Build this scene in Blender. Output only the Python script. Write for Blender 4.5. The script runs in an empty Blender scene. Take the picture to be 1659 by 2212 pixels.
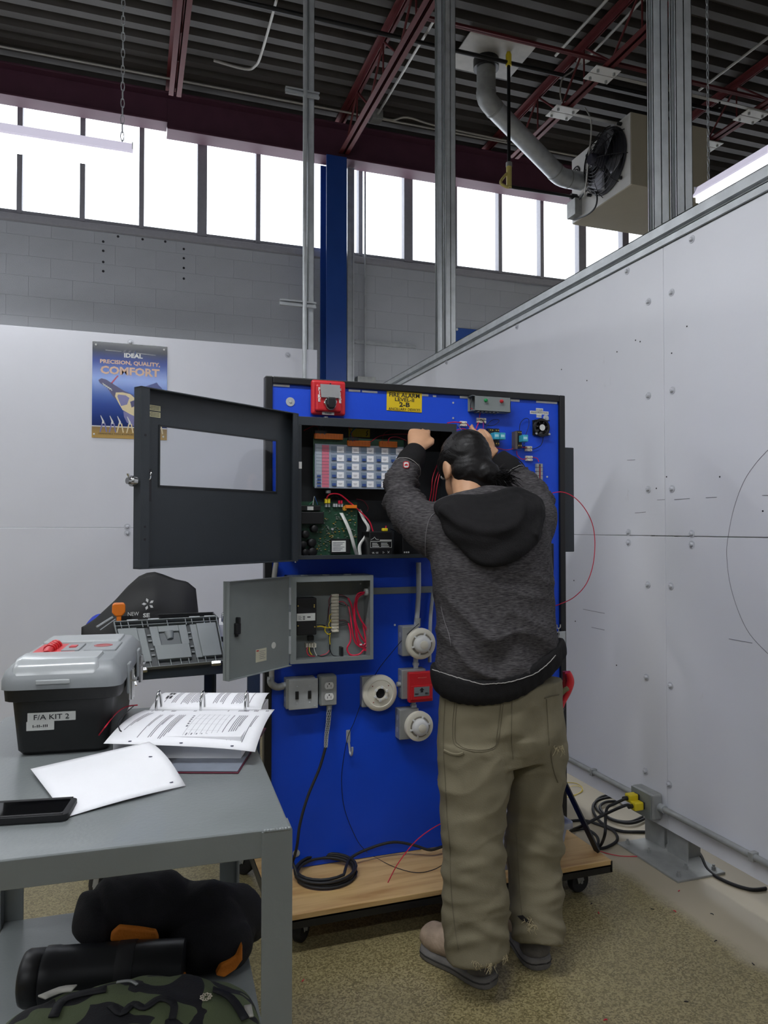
import bpy, bmesh, math, random
from mathutils import Vector, Matrix, noise
random.seed(7)
scene = bpy.context.scene
C = scene.collection
# ------------------------------------------------------------------ camera
F_PX = 1594.0
CAM = Vector((0.0, 0.0, 1.36))
YAW, PITCH = math.radians(19.0), math.radians(1.22)
cam_data = bpy.data.cameras.new('camera')
cam = bpy.data.objects.new('camera', cam_data)
C.objects.link(cam)
cam.location = CAM
cam.rotation_euler = (math.pi/2 + PITCH, 0, -YAW)
cam_data.sensor_width = 36.0
cam_data.lens = 36.0 * F_PX / 2212.0
cam_data.clip_start = 0.05
cam_data.clip_end = 200
scene.camera = cam
# ------------------------------------------------------------------ world, exposure
world = bpy.data.worlds.new('overcast_sky')
scene.world = world
world.use_nodes = True
_bg = world.node_tree.nodes['Background']
_bg.inputs[0].default_value = (0.93, 0.96, 1.0, 1)
_bg.inputs[1].default_value = 3.5
scene.view_settings.view_transform = 'Standard'
scene.view_settings.look = 'None'
scene.view_settings.gamma = 1.0
scene.view_settings.use_curve_mapping = False
scene.view_settings.exposure = 0.12
LENS = 22.0        # emission strength of the fluorescent lenses

# ------------------------------------------------------------------ picture ray helpers
_Fw = Vector((math.sin(YAW)*math.cos(PITCH), math.cos(YAW)*math.cos(PITCH), math.sin(PITCH)))
_Rt = Vector((math.cos(YAW), -math.sin(YAW), 0))
_Up = _Rt.cross(_Fw)
def ray(x, y):
    return _Fw + _Rt*((x-829.5)/F_PX) + _Up*((1106.0-y)/F_PX)
def onY(x, y, Y):
    d = ray(x, y); return CAM + d*((Y-CAM.y)/d.y)
def onX(x, y, X):
    d = ray(x, y); return CAM + d*((X-CAM.x)/d.x)
def onZ(x, y, Z):
    d = ray(x, y); return CAM + d*((Z-CAM.z)/d.z)

# ------------------------------------------------------------------ materials
def lin(c):
    out = []
    for v in c:
        v = v/255.0
        out.append(v/12.92 if v <= 0.04045 else ((v+0.055)/1.055)**2.4)
    return tuple(out)
MATS = {}
def mat(name, col, rough=0.5, metal=0.0, var=0.06, scale=30.0, bump=0.0, bscale=None, spec=0.5, emit=None, estr=0, alpha=None, trans=0, coat=0):
    if name in MATS: return MATS[name]
    m = bpy.data.materials.new(name); m.use_nodes = True
    nt = m.node_tree; b = nt.nodes['Principled BSDF']
    c = lin(col)
    b.inputs['Roughness'].default_value = rough
    b.inputs['Metallic'].default_value = metal
    b.inputs['Specular IOR Level'].default_value = spec
    tc = nt.nodes.new('ShaderNodeTexCoord')
    nz = nt.nodes.new('ShaderNodeTexNoise'); nz.inputs['Scale'].default_value = scale; nz.inputs['Detail'].default_value = 4
    nt.links.new(tc.outputs['Object'], nz.inputs['Vector'])
    mx = nt.nodes.new('ShaderNodeMix'); mx.data_type = 'RGBA'
    mx.inputs[6].default_value = tuple(max(0, v*(1-var*2)) for v in c)+(1,)
    mx.inputs[7].default_value = tuple(min(1, v*(1+var*2)) for v in c)+(1,)
    nt.links.new(nz.outputs['Fac'], mx.inputs[0])
    nt.links.new(mx.outputs[2], b.inputs['Base Color'])
    if bump:
        bn = nt.nodes.new('ShaderNodeBump'); bn.inputs['Strength'].default_value = bump; bn.inputs['Distance'].default_value = 0.01
        n2 = nt.nodes.new('ShaderNodeTexNoise'); n2.inputs['Scale'].default_value = bscale or scale*3; n2.inputs['Detail'].default_value = 5
        nt.links.new(tc.outputs['Object'], n2.inputs['Vector'])
        nt.links.new(n2.outputs['Fac'], bn.inputs['Height']); nt.links.new(bn.outputs['Normal'], b.inputs['Normal'])
    if emit:
        b.inputs['Emission Color'].default_value = lin(emit)+(1,); b.inputs['Emission Strength'].default_value = estr
    if alpha is not None: b.inputs['Alpha'].default_value = alpha
    if trans: b.inputs['Transmission Weight'].default_value = trans
    if coat: b.inputs['Coat Weight'].default_value = coat
    MATS[name] = m
    return m
def nodes_of(m):
    nt = m.node_tree; return nt, nt.nodes['Principled BSDF']

# ------------------------------------------------------------------ mesh builder (world coordinates)
def spl(pts, n=8, closed=False):
    P = [Vector(p) for p in pts]; out = []; L = len(P)
    rng = L if closed else L-1
    for i in range(rng):
        if closed: a, b, c, d = P[(i-1) % L], P[i], P[(i+1) % L], P[(i+2) % L]
        else: a, b, c, d = P[max(i-1, 0)], P[i], P[i+1], P[min(i+2, L-1)]
        for k in range(n):
            t = k/n
            out.append(0.5*((2*b)+(c-a)*t+(2*a-5*b+4*c-d)*t*t+(3*b-a-3*c+d)*t**3))
    if not closed: out.append(P[-1])
    return out
class MB:
    def __init__(s): s.v = []; s.f = []
    def add(s, v, f):
        o = len(s.v); s.v += [Vector(p) for p in v]; s.f += [tuple(i+o for i in q) for q in f]; return s
    def box(s, x0, x1, y0, y1, z0, z1):
        if x0 > x1: x0, x1 = x1, x0
        if y0 > y1: y0, y1 = y1, y0
        if z0 > z1: z0, z1 = z1, z0
        return s.add([(x0,y0,z0),(x1,y0,z0),(x1,y1,z0),(x0,y1,z0),(x0,y0,z1),(x1,y0,z1),(x1,y1,z1),(x0,y1,z1)],
            [(0,3,2,1),(4,5,6,7),(0,1,5,4),(1,2,6,5),(2,3,7,6),(3,0,4,7)])
    def cbox(s, c, sz): 
        return s.box(c[0]-sz[0]/2, c[0]+sz[0]/2, c[1]-sz[1]/2, c[1]+sz[1]/2, c[2]-sz[2]/2, c[2]+sz[2]/2)
    def bar(s, p0, p1, w, h, up=(0,0,1)):
        p0, p1 = Vector(p0), Vector(p1); d = (p1-p0).normalized(); up = Vector(up)
        if abs(d.dot(up)) > 0.99: up = Vector((1,0,0))
        a = d.cross(up).normalized()*(w/2); b = a.cross(d).normalized()*(h/2)
        vs = [p0-a-b, p0+a-b, p0+a+b, p0-a+b, p1-a-b, p1+a-b, p1+a+b, p1-a+b]
        return s.add(vs, [(0,1,2,3),(7,6,5,4),(0,4,5,1),(1,5,6,2),(2,6,7,3),(3,7,4,0)])
    def cyl(s, p0, p1, r0, r1=None, n=12):
        r1 = r0 if r1 is None else r1
        p0, p1 = Vector(p0), Vector(p1); d = (p1-p0).normalized()
        u = d.orthogonal().normalized(); w = d.cross(u)
        vs = []; 
        for p, r in ((p0, r0), (p1, r1)):
            for i in range(n):
                a = 2*math.pi*i/n; vs.append(p+u*(r*math.cos(a))+w*(r*math.sin(a)))
        fs = [(i, (i+1) % n, n+(i+1) % n, n+i) for i in range(n)]
        fs += [tuple(range(n-1, -1, -1)), tuple(range(n, 2*n))]
        return s.add(vs, fs)
    def tube(s, pts, r, n=7, closed=False):
        P = [Vector(p) for p in pts]; L = len(P)
        rr = r if isinstance(r, (list, tuple)) else [r]*L
        vs = []; u = None
        for i in range(L):
            if closed: t = (P[(i+1) % L]-P[i-1])
            else: t = P[min(i+1, L-1)]-P[max(i-1, 0)]
            if t.length < 1e-9: t = Vector((0,0,1))
            t.normalize()
            if u is None: u = t.orthogonal().normalized()
            else:
                u = u-t*u.dot(t)
                u = u.normalized() if u.length > 1e-6 else t.orthogonal().normalized()
            w = t.cross(u)
            for k in range(n):
                a = 2*math.pi*k/n; vs.append(P[i]+u*(rr[i]*math.cos(a))+w*(rr[i]*math.sin(a)))
        fs = []
        for i in range(L if closed else L-1):
            j = (i+1) % L
            for k in range(n):
                fs.append((i*n+k, i*n+(k+1) % n, j*n+(k+1) % n, j*n+k))
        if not closed:
            fs.append(tuple(range(n-1, -1, -1))); fs.append(tuple((L-1)*n+k for k in range(n)))
        return s.add(vs, fs)
    def loft(s, rings, cap=True):
        n = len(rings[0]); vs = [p for r in rings for p in r]; fs = []
        for i in range(len(rings)-1):
            for k in range(n): fs.append((i*n+k, i*n+(k+1) % n, (i+1)*n+(k+1) % n, (i+1)*n+k))
        if cap:
            fs.append(tuple(range(n-1, -1, -1))); fs.append(tuple((len(rings)-1)*n+k for k in range(n)))
        return s.add(vs, fs)
    def lathe(s, prof, o, ax, n=24):
        """prof: (radius, height along ax)"""
        o = Vector(o); d = Vector(ax).normalized(); u = d.orthogonal().normalized(); w = d.cross(u)
        rings = [[o+d*h+u*(max(r,1e-4)*math.cos(2*math.pi*k/n))+w*(max(r,1e-4)*math.sin(2*math.pi*k/n)) for k in range(n)] for r, h in prof]
        return s.loft(rings)
    def prism(s, poly, o, ax, ay, t):
        """poly in (a,b) along ax, ay; extruded by t along ax x ay"""
        o = Vector(o); ax = Vector(ax); ay = Vector(ay); nn = ax.cross(ay).normalized()*t
        b = [o+ax*p[0]+ay*p[1] for p in poly]; n = len(b)
        vs = b+[p+nn for p in b]
        fs = [tuple(range(n-1, -1, -1)), tuple(range(n, 2*n))]+[(i, (i+1) % n, n+(i+1) % n, n+i) for i in range(n)]
        return s.add(vs, fs)
    def ell(s, c, r, nu=20, nv=12, R=None):
        c = Vector(c); r = (r,r,r) if not isinstance(r, (tuple, list)) else r
        rings = []
        for j in range(nv+1):
            ph = -math.pi/2+math.pi*(0.02+0.96*j/nv); ring = []
            for i in range(nu):
                a = 2*math.pi*i/nu
                p = Vector((r[0]*math.cos(ph)*math.cos(a), r[1]*math.cos(ph)*math.sin(a), r[2]*math.sin(ph)))
                if R: p = R @ p
                ring.append(c+p)
            rings.append(ring)
        return s.loft(rings)
    def grid(s, fn, nu, nv, th=0.0):
        vs = [Vector(fn(i/nu, j/nv)) for j in range(nv+1) for i in range(nu+1)]
        fs = [(j*(nu+1)+i, j*(nu+1)+i+1, (j+1)*(nu+1)+i+1, (j+1)*(nu+1)+i) for j in range(nv) for i in range(nu)]
        return s.add(vs, fs)
    def xf(s, M): s.v = [M @ p for p in s.v]; return s
    def mesh(s, name, off=(0,0,0)):
        me = bpy.data.meshes.new(name); off = Vector(off)
        me.from_pydata([p-off for p in s.v], [], s.f); me.update(); return me
    def build(s, name, m, parent=None, smooth=False, bevel=0.0, seg=2, sub=0, solid=0.0):
        return link(name, s.mesh(name, base_of(parent, s.v)), m, parent, s.v, smooth, bevel, seg, sub, solid)
BASE = {}
def base_of(parent, v):
    if parent is not None: return BASE[parent.name]
    xs = [p.x for p in v]; ys = [p.y for p in v]; zs = [p.z for p in v]
    return Vector(((min(xs)+max(xs))/2, (min(ys)+max(ys))/2, min(zs)))
def link(name, me, m, parent, v=None, smooth=False, bevel=0.0, seg=2, sub=0, solid=0.0):
    o = bpy.data.objects.new(name, me); C.objects.link(o)
    if m is not None and not me.materials: me.materials.append(m)
    if parent is not None: o.parent = parent; BASE[o.name] = BASE[parent.name]
    else:
        b = base_of(None, v); o.location = b; BASE[o.name] = b
    if solid:
        md = o.modifiers.new('thickness', 'SOLIDIFY'); md.thickness = solid; md.offset = 0
    if bevel:
        md = o.modifiers.new('edges', 'BEVEL'); md.width = bevel; md.segments = seg; md.limit_method = 'ANGLE'; md.angle_limit = math.radians(40)
    if sub:
        md = o.modifiers.new('subdivision', 'SUBSURF'); md.levels = sub; md.render_levels = sub
    if smooth:
        me.shade_smooth()
        if not sub:
            try: me.set_sharp_from_angle(angle=math.radians(50))
            except Exception: pass
    return o
def fixn(o):
    bm = bmesh.new(); bm.from_mesh(o.data); bmesh.ops.recalc_face_normals(bm, faces=bm.faces); bm.to_mesh(o.data); bm.free(); return o
def tag(o, label, cat, group=None):
    o['label'] = label; o['category'] = cat
    if group: o['group'] = group
    return o
def thing(name, label, cat, loc, group=None):
    o = bpy.data.objects.new(name, None); C.objects.link(o); o.empty_display_size = 0.05
    o.location = loc; BASE[o.name] = Vector(loc)
    return tag(o, label, cat, group)
def structure(o): o['kind'] = 'structure'; return o
def struct_empty(name, loc, label=None):
    o = bpy.data.objects.new(name, None); C.objects.link(o); o.empty_display_size = 0.1
    o.location = loc; BASE[o.name] = Vector(loc); o['kind'] = 'structure'
    if label: o['label'] = label
    return o
def inst(name, me, loc, parent, m=None, rot=None):
    """another object on shared mesh data; loc in world coordinates"""
    o = bpy.data.objects.new(name, me); C.objects.link(o); o.parent = parent
    o.location = Vector(loc)-BASE[parent.name]
    if rot: o.rotation_euler = rot
    BASE[o.name] = BASE[parent.name]
    return o
def text(name, body, size, o, ax, ay, m, parent, fit=None, bold=0.0, th=0.0006, align='CENTER', spacing=1.0, mono=False):
    """flat lettering: o = anchor (world), ax = reading direction, ay = up"""
    cu = bpy.data.curves.new(name, 'FONT'); cu.body = body; cu.size = size; cu.align_x = align; cu.align_y = 'CENTER'
    cu.offset = bold; cu.resolution_u = 2; cu.space_character = spacing; cu.extrude = th
    tmp = bpy.data.objects.new(name+'_t', cu); C.objects.link(tmp)
    bpy.context.view_layer.update()
    me = bpy.data.meshes.new_from_object(tmp.evaluated_get(bpy.context.evaluated_depsgraph_get()))
    bpy.data.objects.remove(tmp); bpy.data.curves.remove(cu)
    xs = [v.co.x for v in me.vertices]; w = max(xs)-min(xs)
    k = fit/w if fit else 1.0
    cx = (max(xs)+min(xs))/2 if align == 'CENTER' else min(xs)
    ys = [v.co.y for v in me.vertices]; cy = (max(ys)+min(ys))/2
    ax = Vector(ax).normalized(); ay = Vector(ay).normalized(); nn = ax.cross(ay)
    o = Vector(o)-BASE[parent.name]
    for v in me.vertices:
        c = v.co.copy(); v.co = o+ax*((c.x-cx)*k)+ay*(c.y-cy)+nn*(c.z)
    me.name = name
    me.materials.append(m)
    ob = bpy.data.objects.new(name, me); C.objects.link(ob); ob.parent = parent; BASE[ob.name] = BASE[parent.name]
    return ob
def remesh(mb, voxel, smooth=4, fn=None, name='r'):
    """voxel union of everything in mb -> one closed surface; fn(co, normal) -> new co"""
    me = mb.mesh(name); o = bpy.data.objects.new(name, me); C.objects.link(o)
    bm = bmesh.new(); bm.from_mesh(me); bmesh.ops.recalc_face_normals(bm, faces=bm.faces); bm.to_mesh(me); bm.free()
    md = o.modifiers.new('r', 'REMESH'); md.mode = 'VOXEL'; md.voxel_size = voxel
    if smooth:
        ms = o.modifiers.new('s', 'SMOOTH'); ms.iterations = smooth; ms.factor = 0.5
    bpy.context.view_layer.update()
    out = bpy.data.meshes.new_from_object(o.evaluated_get(bpy.context.evaluated_depsgraph_get()))
    bpy.data.objects.remove(o); bpy.data.meshes.remove(me)
    if fn:
        nor = [v.normal.copy() for v in out.vertices]
        for v, n in zip(out.vertices, nor): v.co = fn(v.co.copy(), n)
        out.update()
    out.shade_smooth()
    return out
def place(me, name, m, parent):
    """mesh with world coordinates -> child object"""
    b = BASE[parent.name]
    for v in me.vertices: v.co -= b
    me.name = name; me.materials.clear(); me.materials.append(m)
    o = bpy.data.objects.new(name, me); C.objects.link(o); o.parent = parent; BASE[o.name] = b
    return o
def RZ(o, a): return Matrix.Translation(Vector(o)) @ Matrix.Rotation(a, 4, 'Z')
X, Y, Z = Vector((1,0,0)), Vector((0,1,0)), Vector((0,0,1))
# ------------------------------------------------------------------ palette
M_galv = mat('galvanised_steel', (186,190,192), 0.42, 0.35, 0.14, 14, 0.05, 60)
M_galv_dull = mat('dull_galvanised_steel', (158,160,158), 0.5, 0.3, 0.14, 18, 0.08, 70)
M_chrome = mat('chrome', (205,205,205), 0.18, 1.0, 0.03)
M_blackpl = mat('black_plastic', (22,22,24), 0.42, 0, 0.1)
M_blackrub = mat('black_rubber', (26,26,29), 0.6, 0, 0.12, 40, 0.05)
M_blackpaint = mat('black_painted_steel', (20,20,21), 0.38, 0, 0.12, 18, 0.04)
M_charcoal = mat('charcoal_enamel', (46,51,56), 0.42, 0, 0.05, 25, 0.06, 300)
M_cabin_dark = mat('dark_cabinet_interior', (30,33,36), 0.5, 0, 0.08)
M_grey_enamel = mat('grey_enamel', (128,134,133), 0.4, 0, 0.05, 15, 0.05, 260)
M_cart = mat('cart_grey_paint', (122,127,127), 0.28, 0, 0.05, 9, 0.05, 120, coat=0.2)
M_cart_dark = mat('blue_grey_cart_paint', (62,72,82), 0.35, 0, 0.06, 9, 0.05, 120)
M_white = mat('white_plastic', (225,225,222), 0.4, 0, 0.03)
M_offwhite = mat('off_white_plastic', (222,216,198), 0.42, 0, 0.03, 12)
M_det = mat('detector_cream', (225,220,204), 0.45, 0, 0.03, 12)
M_paper = mat('paper', (240,240,243), 0.7, 0, 0.01)
M_label = mat('label_white', (216,217,212), 0.55, 0, 0.03)
M_ink = mat('ink_black', (28,27,32), 0.6, 0, 0.05)
M_inkgrey = mat('ink_grey', (120,120,128), 0.7, 0, 0.1)
M_red = mat('red_plastic', (196,34,42), 0.38, 0, 0.05)
M_redwire = mat('red_wire', (205,30,60), 0.4, 0, 0.05)
M_blackwire = mat('black_wire', (20,20,26), 0.5, 0, 0.1)
M_bluewire = mat('blue_wire', (40,90,150), 0.4, 0, 0.05)
M_yellowwire = mat('yellow_wire', (215,190,40), 0.4, 0, 0.05)
M_greenwire = mat('green_wire', (40,130,90), 0.4, 0, 0.05)
M_whitewire = mat('white_wire', (215,215,210), 0.45, 0, 0.04)
M_orange = mat('orange_plastic', (226,120,30), 0.42, 0, 0.06)
M_yellow = mat('yellow_plastic', (228,205,40), 0.4, 0, 0.05)
M_pcb = mat('green_circuit_board', (34,72,52), 0.45, 0, 0.2, 90)
M_brass = mat('brass', (190,165,90), 0.35, 0.9, 0.08)
M_teal = mat('teal_relay_plastic', (60,165,190), 0.35, 0, 0.08, 60)
M_bluekey = mat('blue_key', (52,78,140), 0.5, 0, 0.05)
M_pink = mat('pink_label', (205,110,130), 0.6, 0, 0.04)
M_greykey = mat('grey_bezel', (150,160,175), 0.5, 0, 0.04)
M_blue_board = mat('blue_board_paint', (2,70,206), 0.5, 0, 0.06, 5, 0.06, 60)
M_redsteel = mat('red_oxide_joist_paint', (98,36,38), 0.6, 0, 0.12, 8)
M_purple = mat('maroon_beam_paint', (80,44,60), 0.6, 0, 0.12, 6)
M_navy = mat('navy_column_paint', (28,66,140), 0.42, 0, 0.06, 6)
M_conduit = mat('light_conduit', (180,178,172), 0.45, 0.4, 0.08)
def floor_mat():
    m = mat('polished_concrete', (128,118,96), 0.3, 0, 0.05, 3)
    nt, b = nodes_of(m)
    tc = nt.nodes.new('ShaderNodeTexCoord')
    vo = nt.nodes.new('ShaderNodeTexVoronoi'); vo.inputs['Scale'].default_value = 210; vo.feature = 'F1'
    nt.links.new(tc.outputs['Object'], vo.inputs['Vector'])
    r1 = nt.nodes.new('ShaderNodeValToRGB')
    r1.color_ramp.elements[0].position = 0.15; r1.color_ramp.elements[0].color = lin((112,103,72))+(1,)
    r1.color_ramp.elements[1].position = 0.8; r1.color_ramp.elements[1].color = lin((160,149,112))+(1,)
    e = r1.color_ramp.elements.new(0.45); e.color = lin((136,126,91))+(1,)
    sp = nt.nodes.new('ShaderNodeSeparateColor'); nt.links.new(vo.outputs['Color'], sp.inputs[0])
    nt.links.new(sp.outputs[0], r1.inputs[0])
    n2 = nt.nodes.new('ShaderNodeTexNoise'); n2.inputs['Scale'].default_value = 1.6; n2.inputs['Detail'].default_value = 7
    nt.links.new(tc.outputs['Object'], n2.inputs['Vector'])
    r2 = nt.nodes.new('ShaderNodeValToRGB')
    r2.color_ramp.elements[0].position = 0.3; r2.color_ramp.elements[0].color = (0.72,0.7,0.66,1)
    r2.color_ramp.elements[1].position = 0.75; r2.color_ramp.elements[1].color = (1.12,1.1,1.05,1)
    nt.links.new(n2.outputs['Fac'], r2.inputs[0])
    mu = nt.nodes.new('ShaderNodeMix'); mu.data_type = 'RGBA'; mu.blend_type = 'MULTIPLY'; mu.inputs[0].default_value = 1
    nt.links.new(r1.outputs[0], mu.inputs[6]); nt.links.new(r2.outputs[0], mu.inputs[7])
    # bare dusty strip of unpolished concrete along the right partition
    sx = nt.nodes.new('ShaderNodeSeparateXYZ'); g = nt.nodes.new('ShaderNodeNewGeometry')
    nt.links.new(g.outputs['Position'], sx.inputs[0])
    n3 = nt.nodes.new('ShaderNodeTexNoise'); n3.inputs['Scale'].default_value = 9; n3.inputs['Detail'].default_value = 5
    nt.links.new(tc.outputs['Object'], n3.inputs['Vector'])
    ad = nt.nodes.new('ShaderNodeMath'); ad.operation = 'MULTIPLY_ADD'; ad.inputs[1].default_value = 0.09
    nt.links.new(n3.outputs['Fac'], ad.inputs[0]); nt.links.new(sx.outputs[0], ad.inputs[2])
    mr = nt.nodes.new('ShaderNodeMapRange'); mr.inputs[1].default_value = 1.86; mr.inputs[2].default_value = 1.93
    nt.links.new(ad.outputs[0], mr.inputs[0])
    mx = nt.nodes.new('ShaderNodeMix'); mx.data_type = 'RGBA'; mx.inputs[7].default_value = lin((172,162,140))+(1,)
    nt.links.new(mr.outputs[0], mx.inputs[0]); nt.links.new(mu.outputs[2], mx.inputs[6])
    nt.links.new(mx.outputs[2], b.inputs['Base Color'])
    return m
def panel_mat():
    m = mat('white_painted_plywood', (219,220,226), 0.42, 0, 0.02, 3, 0.04, 40)
    nt, b = nodes_of(m)
    # scattered scuffs and smudges
    tc = nt.nodes.new('ShaderNodeTexCoord')
    mp = nt.nodes.new('ShaderNodeMapping'); mp.inputs['Scale'].default_value = (1, 2.4, 0.9)
    nt.links.new(tc.outputs['Object'], mp.inputs[0])
    n = nt.nodes.new('ShaderNodeTexNoise'); n.inputs['Scale'].default_value = 2.6; n.inputs['Detail'].default_value = 9; n.inputs['Roughness'].default_value = 0.7
    nt.links.new(mp.outputs[0], n.inputs['Vector'])
    r = nt.nodes.new('ShaderNodeValToRGB')
    r.color_ramp.elements[0].position = 0.66; r.color_ramp.elements[0].color = (0,0,0,1)
    r.color_ramp.elements[1].position = 0.82; r.color_ramp.elements[1].color = (0.6,0.6,0.6,1)
    nt.links.new(n.outputs['Fac'], r.inputs[0])
    mx = nt.nodes.new('ShaderNodeMix'); mx.data_type = 'RGBA'; mx.inputs[7].default_value = lin((150,146,132))+(1,)
    src = b.inputs['Base Color'].links[0].from_socket
    nt.links.new(r.outputs[0], mx.inputs[0]); nt.links.new(src, mx.inputs[6]); nt.links.new(mx.outputs[2], b.inputs['Base Color'])
    return m
def glass_mat(name, tint=(0.97,0.98,1.0), gloss=0.08, dark=0.0):
    m = bpy.data.materials.new(name); m.use_nodes = True; nt = m.node_tree
    for n in list(nt.nodes): nt.nodes.remove(n)
    o = nt.nodes.new('ShaderNodeOutputMaterial'); t = nt.nodes.new('ShaderNodeBsdfTransparent'); g = nt.nodes.new('ShaderNodeBsdfGlossy')
    t.inputs[0].default_value = tint+(1,); g.inputs['Roughness'].default_value = 0.04
    x = nt.nodes.new('ShaderNodeMixShader'); x.inputs[0].default_value = gloss
    nt.links.new(t.outputs[0], x.inputs[1]); nt.links.new(g.outputs[0], x.inputs[2]); nt.links.new(x.outputs[0], o.inputs[0])
    MATS[name] = m; return m
def wood_mat():
    m = mat('plywood', (196,160,104), 0.5, 0, 0.04, 10)
    nt, b = nodes_of(m)
    tc = nt.nodes.new('ShaderNodeTexCoord'); mp = nt.nodes.new('ShaderNodeMapping'); mp.inputs['Scale'].default_value = (1.2, 9, 9)
    nt.links.new(tc.outputs['Object'], mp.inputs[0])
    n = nt.nodes.new('ShaderNodeTexNoise'); n.inputs['Scale'].default_value = 3.0; n.inputs['Detail'].default_value = 8; n.inputs['Distortion'].default_value = 0.6
    nt.links.new(mp.outputs[0], n.inputs['Vector'])
    r = nt.nodes.new('ShaderNodeValToRGB')
    r.color_ramp.elements[0].position = 0.3; r.color_ramp.elements[0].color = lin((168,128,74))+(1,)
    r.color_ramp.elements[1].position = 0.6; r.color_ramp.elements[1].color = lin((202,168,114))+(1,)
    nt.links.new(n.outputs['Fac'], r.inputs[0]); nt.links.new(r.outputs[0], b.inputs['Base Color'])
    return m
M_floor = floor_mat(); M_panel = panel_mat(); M_wood = wood_mat()
M_pane = glass_mat('window_glass', (0.97,0.98,1.0), 0.06)
M_clear = glass_mat('clear_acrylic', (0.92,0.93,0.94), 0.05)
M_block = mat('grey_painted_block', (176,179,184), 0.55, 0, 0.03, 4, 0.35, 120)
M_mortar = mat('painted_mortar', (168,171,176), 0.7, 0, 0.04, 10, 0.2, 80)
M_deck = mat('dark_steel_deck', (74,70,66), 0.55, 0.1, 0.12, 5, 0.06, 30)
M_wall = mat('plain_grey_paint', (150,152,156), 0.6, 0, 0.03, 3, 0.1, 60)
M_mull = mat('window_mullion_paint', (150,150,156), 0.5, 0, 0.06)
M_sill = mat('window_sill_paint', (158,158,164), 0.5, 0, 0.05)
# ================================================================== ROOM
YB = 8.1          # back block wall
ZD = 5.95         # underside of the roof deck
structure(MB().box(-6, 9.5, -5, 8.4, -0.1, 0).build('floor', M_floor))
# roof deck: folded steel sheet, flutes run along X
def deck():
    p = 0.2032; pr = []; y = -5.0; h = 0.07
    while y < 8.4:
        pr += [(y, 0), (y+0.085, 0), (y+0.105, h), (y+0.185, h)]; y += p
    v = []; f = []
    for i, (yy, zz) in enumerate(pr): v += [(-6, yy, ZD+zz), (9.5, yy, ZD+zz)]
    for i in range(len(pr)-1): f.append((2*i, 2*i+1, 2*i+3, 2*i+2))
    return MB().add(v, f)
ceiling = structure(deck().build('ceiling', M_deck, solid=0.004))
# plain walls out of view
structure(MB().box(-6.2, -6, -5, 8.4, 0, 6.05).build('wall_left', M_wall))
structure(MB().box(9.5, 9.7, -5, 8.4, 0, 6.05).build('wall_east', M_wall))
structure(MB().box(-6, 9.5, -5.2, -5, 0, 6.05).build('wall_rear', M_wall))
# back wall: mortar core with concrete blocks set proud of it
ZS = 4.415        # underside of the window sill
wall_back = structure(MB().box(-6, 9.5, YB+0.004, YB+0.3, 0, ZS).box(-6, 9.5, YB+0.004, YB+0.3, 5.80, 6.05).build('wall_back', M_mortar))
def block_mesh(name, w, h):
    c = 0.002; y0 = 0.0; y1 = 0.02
    m = MB().add([(c,y0,c),(w-c,y0,c),(w-c,y0,h-c),(c,y0,h-c),(0,y0+c,0),(w,y0+c,0),(w,y0+c,h),(0,y0+c,h),(0,y1,0),(w,y1,0),(w,y1,h),(0,y1,h)],
      [(0,1,2,3),(4,5,1,0),(5,6,2,1),(6,7,3,2),(7,4,0,3),(8,9,5,4),(9,10,6,5),(10,11,7,6),(11,8,4,7)])
    me = m.mesh(name); me.materials.append(M_block); return me
BW, BH, J = 0.4064, 0.2032, 0.0035
full = block_mesh('block', BW-J, BH-J); cut = block_mesh('block_cut', BW-J, ZS-4.29-J)
for k in range(11):
    z = 4.29-BH*k
    zz = z; me = full
    if k == 0: me = cut; zz = 4.29
    else: zz = 4.29-BH*k
    x = -1.99+(BW/2 if k % 2 else 0)
    while x < 5.75:
        inst('block', me, (x, YB-0.0005*random.random(), zz), wall_back); x += BW
# anchor holes left in the blocks
hole = MB(); 
for (px, py) in [(223,495),(223,522),(223,542),(223,566),(223,586),(255,511),(308,517),(357,522),(397,514),(397,538),(397,558),(397,579),(397,602)]:
    p = onY(px, py, YB); hole.cyl(p+Y*0.004, p-Y*0.004, 0.013, n=8)
hole.build('anchor_hole', M_ink, wall_back)
# sill trim
structure(MB().prism([(-0.02,0),(0.09,0),(0.09,0.085),(0.04,0.085),(-0.02,0.065)], (-6,YB-0.03,ZS), Y, Z, 15.5).build('trim_1', M_sill, bevel=0.004))
# window bands: mullions and panes between the sill and the beam
W0, W1 = ZS+0.085, 5.80
def window_band(name, x0, x1, mull, transom):
    w = struct_empty(name, ((x0+x1)/2, YB, W0))
    MB().box(x0, x1, YB, YB+0.08, W0, W0+0.035).build('frame_rail', M_mull, w, bevel=0.003)
    MB().box(x0, x1, YB, YB+0.08, W1-0.05, W1).build('frame_rail', M_mull, w, bevel=0.003)
    edges = [x0]+[m[0] for m in mull]+[x1]
    for (x, wd) in mull:
        MB().box(x-wd/2, x+wd/2, YB-0.01, YB+0.09, W0, W1).build('mullion', M_mull, w, bevel=0.004)
    for a, b in zip(edges[:-1], edges[1:]):
        MB().box(a, b, YB+0.03, YB+0.036, W0, W1).build('pane', M_pane, w)
    for (a, b, zt) in transom:
        MB().box(a, b, YB+0.0, YB+0.08, zt-0.025, zt+0.025).build('transom', M_mull, w, bevel=0.003)
def wx(px): return onY(px, 400, YB).x
left_m = [(wx(v), w) for v, w in [(-330,0.05),(-100,0.10),(42,0.05),(178,0.05),(306,0.05),(437,0.10),(558,0.05)]]
right_m = [(wx(v), w) for v, w in [(779,0.05),(882,0.11),(983,0.05),(1080,0.05),(1170,0.05),(1257,0.11),(1350,0.10),(1440,0.05),(1530,0.05)]]
XC = wx(727)      # column line
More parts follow.
